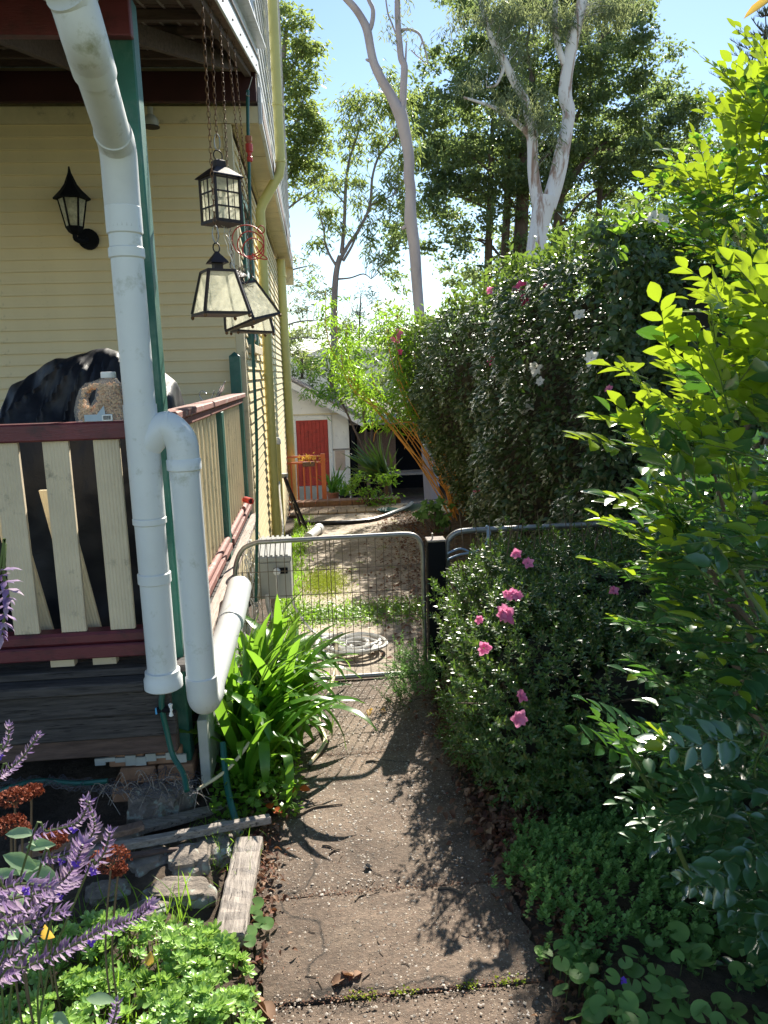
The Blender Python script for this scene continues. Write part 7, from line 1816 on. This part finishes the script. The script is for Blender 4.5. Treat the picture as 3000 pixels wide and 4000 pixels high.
# salvia and stonecrop, close to the camera
sv = thing('salvia', 'purple flowered salvia arching in from the lower left', 'salvia', (-1.0, 1.15, 0.05))
SP = [([(0, 3821), (217, 3727), (405, 3633), (535, 3582), (590, 3535)], 1.25, 1.0), ([(-40, 3530), (145, 3488), (246, 3438), (297, 3365), (322, 3300)], 1.2, 1.35), ([(130, 3257), (239, 3235), (311, 3206), (350, 3130)], 1.35, .8), ([(290, 3330), (361, 3260), (366, 3199), (333, 3125)], 1.35, .9),
      ([(340, 3408), (405, 3336), (430, 3250)], 1.3, .8), ([(166, 3358), (239, 3343), (325, 3312)], 1.3, .85), ([(-30, 3490), (80, 3452), (200, 3466)], 1.15, 1.1), ([(0, 2225), (28, 2300), (18, 2400), (4, 2480)], 1.0, 1.0), ([(0, 3033), (87, 2960), (150, 2870)], 1.5, .7), ([(-10, 2960), (29, 2900), (36, 2835)], 1.5, .7),
      ([(427, 4020), (452, 3960), (458, 3915)], 1.2, .7), ([(0, 3770), (94, 3698), (150, 3620), (140, 3560)], 1.25, .8), ([(-20, 3640), (120, 3600), (250, 3560)], 1.2, 1.0), ([(-20, 3600), (90, 3560), (200, 3500), (300, 3440)], 1.3, 1.1)]
rs = np.random.default_rng(90)
ct = (np.array([(0,.12,0),(0,-.12,0),(.4,.20,.03),(.4,-.20,.03),(.6,0,-.06),(1,0,.12),(.75,.1,.02),(.75,-.1,.02)]), np.array([(0,1,4),(0,4,2),(1,3,4),(2,4,6),(3,7,4),(6,4,5),(7,5,4)]))
for pts, Y, sc in SP:
    Q = smoothpts([aY(x, y, Y) for x, y in pts], 8); 
    L = sum((Q[i+1]-Q[i]).length for i in range(len(Q)-1)); nw = max(5, int(L/.0085)); P = []; A = []; N = []; S = []
    for w in range(nw):
        f = w/(nw-1)*(len(Q)-1.001); i = int(f); c = Q[i].lerp(Q[i+1], f-i); d = (Q[i+1]-Q[i]).normalized(); u = d.orthogonal().normalized(); x_ = d.cross(u)
        tt = w/(nw-1)
        for k in range(7):
            a = k*2*PI/7+w*.5+rs.uniform(-.6, .6); o = u*math.cos(a)+x_*math.sin(a); P.append(tuple(c+o*.002)); A.append(tuple(o*1.0+d*(.35+.5*tt)+Vector((0,0,.1)))); N.append(tuple(d-o*.2)); S.append(.021*sc*(1-.25*tt)*rs.uniform(.45, 1.3))
    spk = link('flower_spike', None, sv); bpy.data.objects.remove(spk)
    V, F, v = scatter(ct, np.array(P), np.array(A), np.array(N), np.array(S), rs); o = npobj('flower_spike', V, F, M['calyx'], sv, True, v, kind=None)
    e = Q[0]; base = Vector((min(e.x-.12, -.62), e.y+.05, 0.04))
    build('stem', MB().tube(smoothpts([base, base.lerp(e, .55)+Vector((-.05, 0, .06)), e]+Q[4::4], 4), .0022, 5), M['greentwig'], sv, True)
    for k in range(3):
        if rs.random() < .3:
            c = Q[rs.integers(len(Q))]; flower('floret', c+Vector((0, -.012, -.004)), (0, -1, .1), .016, M['violet'], sv, rs, 5)
jag = [(50, 3330, 200), (140, 3300, 150), (100, 3380, 260), (60, 3400, 200), (30, 3480, 180), (0, 3420, 160), (150, 3280, 120), (20, 3640, 200), (90, 3600, 160), (60, 3250, 150)]
for i, (px, py, l) in enumerate(jag):
    p = aY(px-40, py+10, 1.45); leaf_object('leaf', *L_fine(.42, .06, .2), M['l_pale'], sv, p, (1.0, rs.normal()*.4, .35*rs.normal()), (rs.normal()*.3, -.55, .9), l/FPX*1.45*.8)
for i in range(26):
    p = Vector((rs.uniform(-1.0, -.55), rs.uniform(1.2, 1.6), rs.uniform(.1, .5))); leaf_object('leaf', *L_fine(.42, .06, .2), M['l_pale'] if i % 2 else M['l_cover'], sv, p, (rs.normal(), rs.normal(), .1), (rs.normal()*.3, -.4, 1), rs.uniform(.05, .09))
sd_ = thing('stonecrop', 'stonecrop with rusty brown flower heads among the salvia', 'stonecrop', (-.8, 1.6, 0))
for (px, py, rx, Y) in ((430, 3355, 78, 1.75), (55, 3118, 62, 1.75), (120, 3095, 42, 1.8), (40, 3225, 60, 1.6), (205, 3280, 55, 1.75), (85, 3245, 30, 1.65), (190, 3300, 40, 1.8), (460, 3400, 30, 1.78)):
    c = np.array(aY(px, py, Y)); R0 = rx/FPX*Y; n = 360; u = rdir(rs, n); u[:,2] = np.abs(u[:,2])*.75-.15; P = c+u*R0*np.array([1,1,.8])*rs.uniform(.75, 1.05, n)[:,None]*(1+.12*np.sin(u[:,:1]*14)*np.cos(u[:,1:2]*12))
    V, F, v = scatter(L_mid(1.0, .3, .3), P, u+rs.normal(size=(n,3))*.6, rdir(rs, n), rs.uniform(.005, .010, n), rs); npobj('flower_head', V, F, M['rusthead'], sd_, True, v, kind=None)
    b = MB(); cc_ = Vector(tuple(c)); bs_ = Vector((cc_.x-.05, cc_.y+.06, 0.03)); q = smoothpts([bs_, bs_.lerp(cc_, .5)+Vector((-.02, 0, 0)), cc_-Vector((0,0,R0*.5))], 4); b.tube(q, .0028, 5)
    for k in range(9):
        a = k*.7; b.tube([q[-1], cc_+Vector((math.cos(a)*R0*.6, math.sin(a)*R0*.6, R0*.1))], .0015, 4, False)
    build('stem', b, M['twig'], sd_, True)
t = thing('dead_leaf', 'curled orange dead leaf caught on the succulents', 'leaf', tuple(aZ(585, 3760, .12))); leaf_object('leaf', *L_fine(.7, .2, .4), M['l_orange'], t, aZ(585, 3775, .13), (0, .3, .9), (0, -1, .3), .035)
t = thing('dead_leaf', 'hanging curled orange leaf on a stem at the lower left', 'leaf', tuple(aY(185, 3640, 1.5))); leaf_object('leaf', *L_fine(.5, .25, .4), M['l_orange'], t, aY(175, 3610, 1.5), (.2, 0, -1), (0, -1, .3), .05)

# ================================================================== LITTER
r = np.random.default_rng(200)
def litter(name, label, P, size, mat, tpl, cat='fallen leaves', tilt=.35):
    n = len(P); A = r.normal(size=(n,3))*np.array([1,1,.15]); N = r.normal(size=(n,3))*tilt+np.array([0,0,1])
    V, F, v = scatter(tpl, P, A, N, r.uniform(size[0], size[1], n), r); return tag(link(name, mesh_np(name, V, F, M[mat], True, v), None, 'stuff'), label, cat)
def pts(n, fx, fy, z=.01): 
    x = fx(n); y = fy(n); return np.stack([x, y, gzv(y)+z+r.random(n)*.012], 1)
y = r.uniform(1.5, 4.1, 4200); x = np.array([prr(q) for q in y])+.06+r.normal(size=4200)*.06+.09*r.random(4200)+.03*np.sin(y*7)
litter('leaf_litter', 'brown dry leaves gathered along the right edge of the path', np.stack([x, y, .012+r.random(4200)*.02], 1), (.010, .030), 'l_dry', L_fine(.55, .22, .4))
n = 1500; P = np.stack([.72+r.normal(size=n)*.09, 2.62+r.normal(size=n)*.13, .02+r.random(n)*.04], 1)
litter('leaf_litter', 'deep pile of brown leaves under the azalea edge', P, (.02, .042), 'l_dry', L_fine(.7, .25, .5))
n = 500; P = np.stack([.60+r.normal(size=n)*.07, 3.45+r.normal(size=n)*.35, .015+r.random(n)*.03], 1)
litter('leaf_litter', 'reddish fallen leaves between the path and the weed at the gate', P, (.012, .032), 'l_dry', L_fine(.6, .22, .45))
n = 420; P = np.stack([-.27+r.normal(size=n)*.035, 1.9+r.random(n)**.6*1.1, .02+r.random(n)*.02], 1)
litter('leaf_litter', 'dead leaves along the left edge of the path by the sleeper', P, (.012, .032), 'l_dry', L_fine(.6, .22, .45))
n = 3000; y = r.uniform(4.4, 11.5, n); P = np.stack([.74+.25*r.normal(size=n)+np.clip((y-6)*.07, 0, .5)+.25*r.random(n), y, gzv(y)+.02+r.random(n)*.015], 1); P[:,0] = np.clip(P[:,0], .1, 1.8)
litter('leaf_litter', 'carpet of reddish leaves along the foot of the hedge', P, (.02, .05), 'l_dry', L_mid(.6, .1, .2))
n = 2600; y = r.uniform(1.2, 4.2, n); x = np.array([pl(q)+(prr(q)-pl(q))*r.random() for q in y]); P = np.stack([x, y, .012+0*x], 1)
litter('debris', 'scattered tiny leaf crumbs over the concrete path', P, (.003, .009), 'l_dry', L_diamond(.5), 'debris')
# pebbles standing proud of the worn concrete
tvp = np.array([(1,0,0),(-1,0,0),(0,.8,0),(0,-.8,0),(0,0,.55),(.6,.5,.2),(-.6,-.5,.2)]); tfp = np.array([(0,2,4),(2,1,4),(1,3,4),(3,0,4)])
M['pebble'] = leafmat('pebble', [(.20, .16, .13), (.42, .36, .29), (.30, .25, .21), (.50, .45, .40)], (.3, .3, .3), .0, .6, .4)
n = 5200; y = r.uniform(1.0, 4.2, n); x = np.array([pl(q)+.02+(prr(q)-pl(q)-.04)*r.random() for q in y]); P = np.stack([x, y, .0045+0*x], 1)
V, F, v = scatter((tvp, tfp), P, r.normal(size=(n,3))*np.array([1,1,0])+1e-4, np.tile([0,0,1.], (n,1)), r.gamma(3, .0009, n)+.0008, r); npobj('pebbles', V, F, M['pebble'], path, True, v)
def twig(label, px, py, L, ang, rad=.0035, z=.0085, bend=.15):
    c = aZ(px, py, z); d = Vector((math.cos(ang), math.sin(ang), 0)); s = Vector((-d.y, d.x, 0))
    o = build('fallen_twig', MB().tube(smoothpts([c-d*L/2, c-d*L*.1+s*L*bend, c+d*L*.2+s*L*bend*.6, c+d*L/2], 3), lerps([rad, rad, rad*.8, rad*.5], 3), 6), M['twig'], None, True); tag(o, label, 'twig', 'twigs fallen on the path')
twig('curved dark twig across the path beside the batten end', 1250, 3165, .20, .35, .0045)
twig('thin forked twig above the curved one on the path', 1180, 3130, .12, -.4)
twig('short twig in the middle of the upper slab, left of centre', 1285, 3310, .06, -.6)
twig('short stub crossing just below the middle twig', 1310, 3325, .05, .5)
twig('thick grey twig lying on the slab joint at the right', 1760, 3480, .09, -.45, .005)
twig('small twig pointing at the slab joint, centre', 1410, 3505, .05, .65)
twig('brown bark sliver lying in the shadow of the gate', 1455, 2975, .06, -.15, .005)
twig('upright looking twig near the bottom of the path', 1425, 3830, .06, 1.0)
twig('bowed twig against the sleeper', 1045, 3390, .10, -1.0, .002, bend=.25)
twig('long twig at the edge of the leaf litter', 1830, 3400, .09, -.9, .0025)
for k in range(40):
    px = r.uniform(1080, 1900); py = r.uniform(2950, 3980); c = aZ(px, py, .0075); a = r.uniform(0, PI); L = r.uniform(.012, .04); d = Vector((math.cos(a), math.sin(a), 0))
    if k == 0: b = MB()
    b.tube([c-d*L/2, c+Vector((r.normal()*.003, r.normal()*.003, 0)), c+d*L/2], .0014, 4)
tag(build('twig_bits', b, M['twig'], None, kind='stuff'), 'tiny broken twigs strewn over the path', 'debris')
# crumpled leaves on the path
for (px, py, m, s, lab) in ((1350, 3820, 'l_dry', .05, 'crumpled green-brown leaf near the bottom of the path'), (1385, 3815, 'l_dry', .045, 'second crumpled leaf touching the first near the path bottom'), (1425, 3380, 'pebble', .03, 'whitish scrap on the middle of the path'), (1010, 3920, 'l_dry', .07, 'large tan dry leaf beside the succulents at the bottom'), (1440, 2775, 'l_orange', .04, 'yellow leaf in the gate shadow, left one'), (1500, 2773, 'l_orange', .03, 'yellow leaf in the gate shadow, right one')):
    t = thing('fallen_leaf', lab, 'leaf', tuple(aZ(px, py, .01)))
    for k in range(3): leaf_object('leaf', *L_fine(.7, .2, .4), M[m], t, aZ(px, py, .014), (r.normal(), r.normal(), .1), (r.normal()*.4, r.normal()*.4, 1), s*(1-.25*k))

r = np.random.default_rng(63); n = 550; P = np.stack([r.uniform(-.2, .6, n), 1.907+r.normal(size=n)*.006+.012*np.abs(r.normal(size=n))*(r.random(n) < .3), .002+r.random(n)*.006], 1); P = P[(np.sin(P[:,0]*17)+np.sin(P[:,0]*41)) > .1]; n = len(P)
V, F, v = scatter(L_diamond(.8), P, rdir(r, n), rdir(r, n)*.5+np.array([0,0,1]), r.uniform(.004, .011, n), r)
tag(link('moss', mesh_np('moss', V, F, M['l_moss'], True, v), None, 'stuff'), 'thin moss growing along the lowest path joint', 'moss')
n = 1600; jy = r.choice([1.907, 2.353, 3.326, 1.019], n); P = np.stack([r.uniform(-.27, .6, n), jy+r.normal(size=n)*.009, .003+r.random(n)*.004], 1)
litter('debris', 'soil crumbs and leaf bits filling the joints of the path', P, (.003, .010), 'l_dry', L_diamond(.6), 'debris')
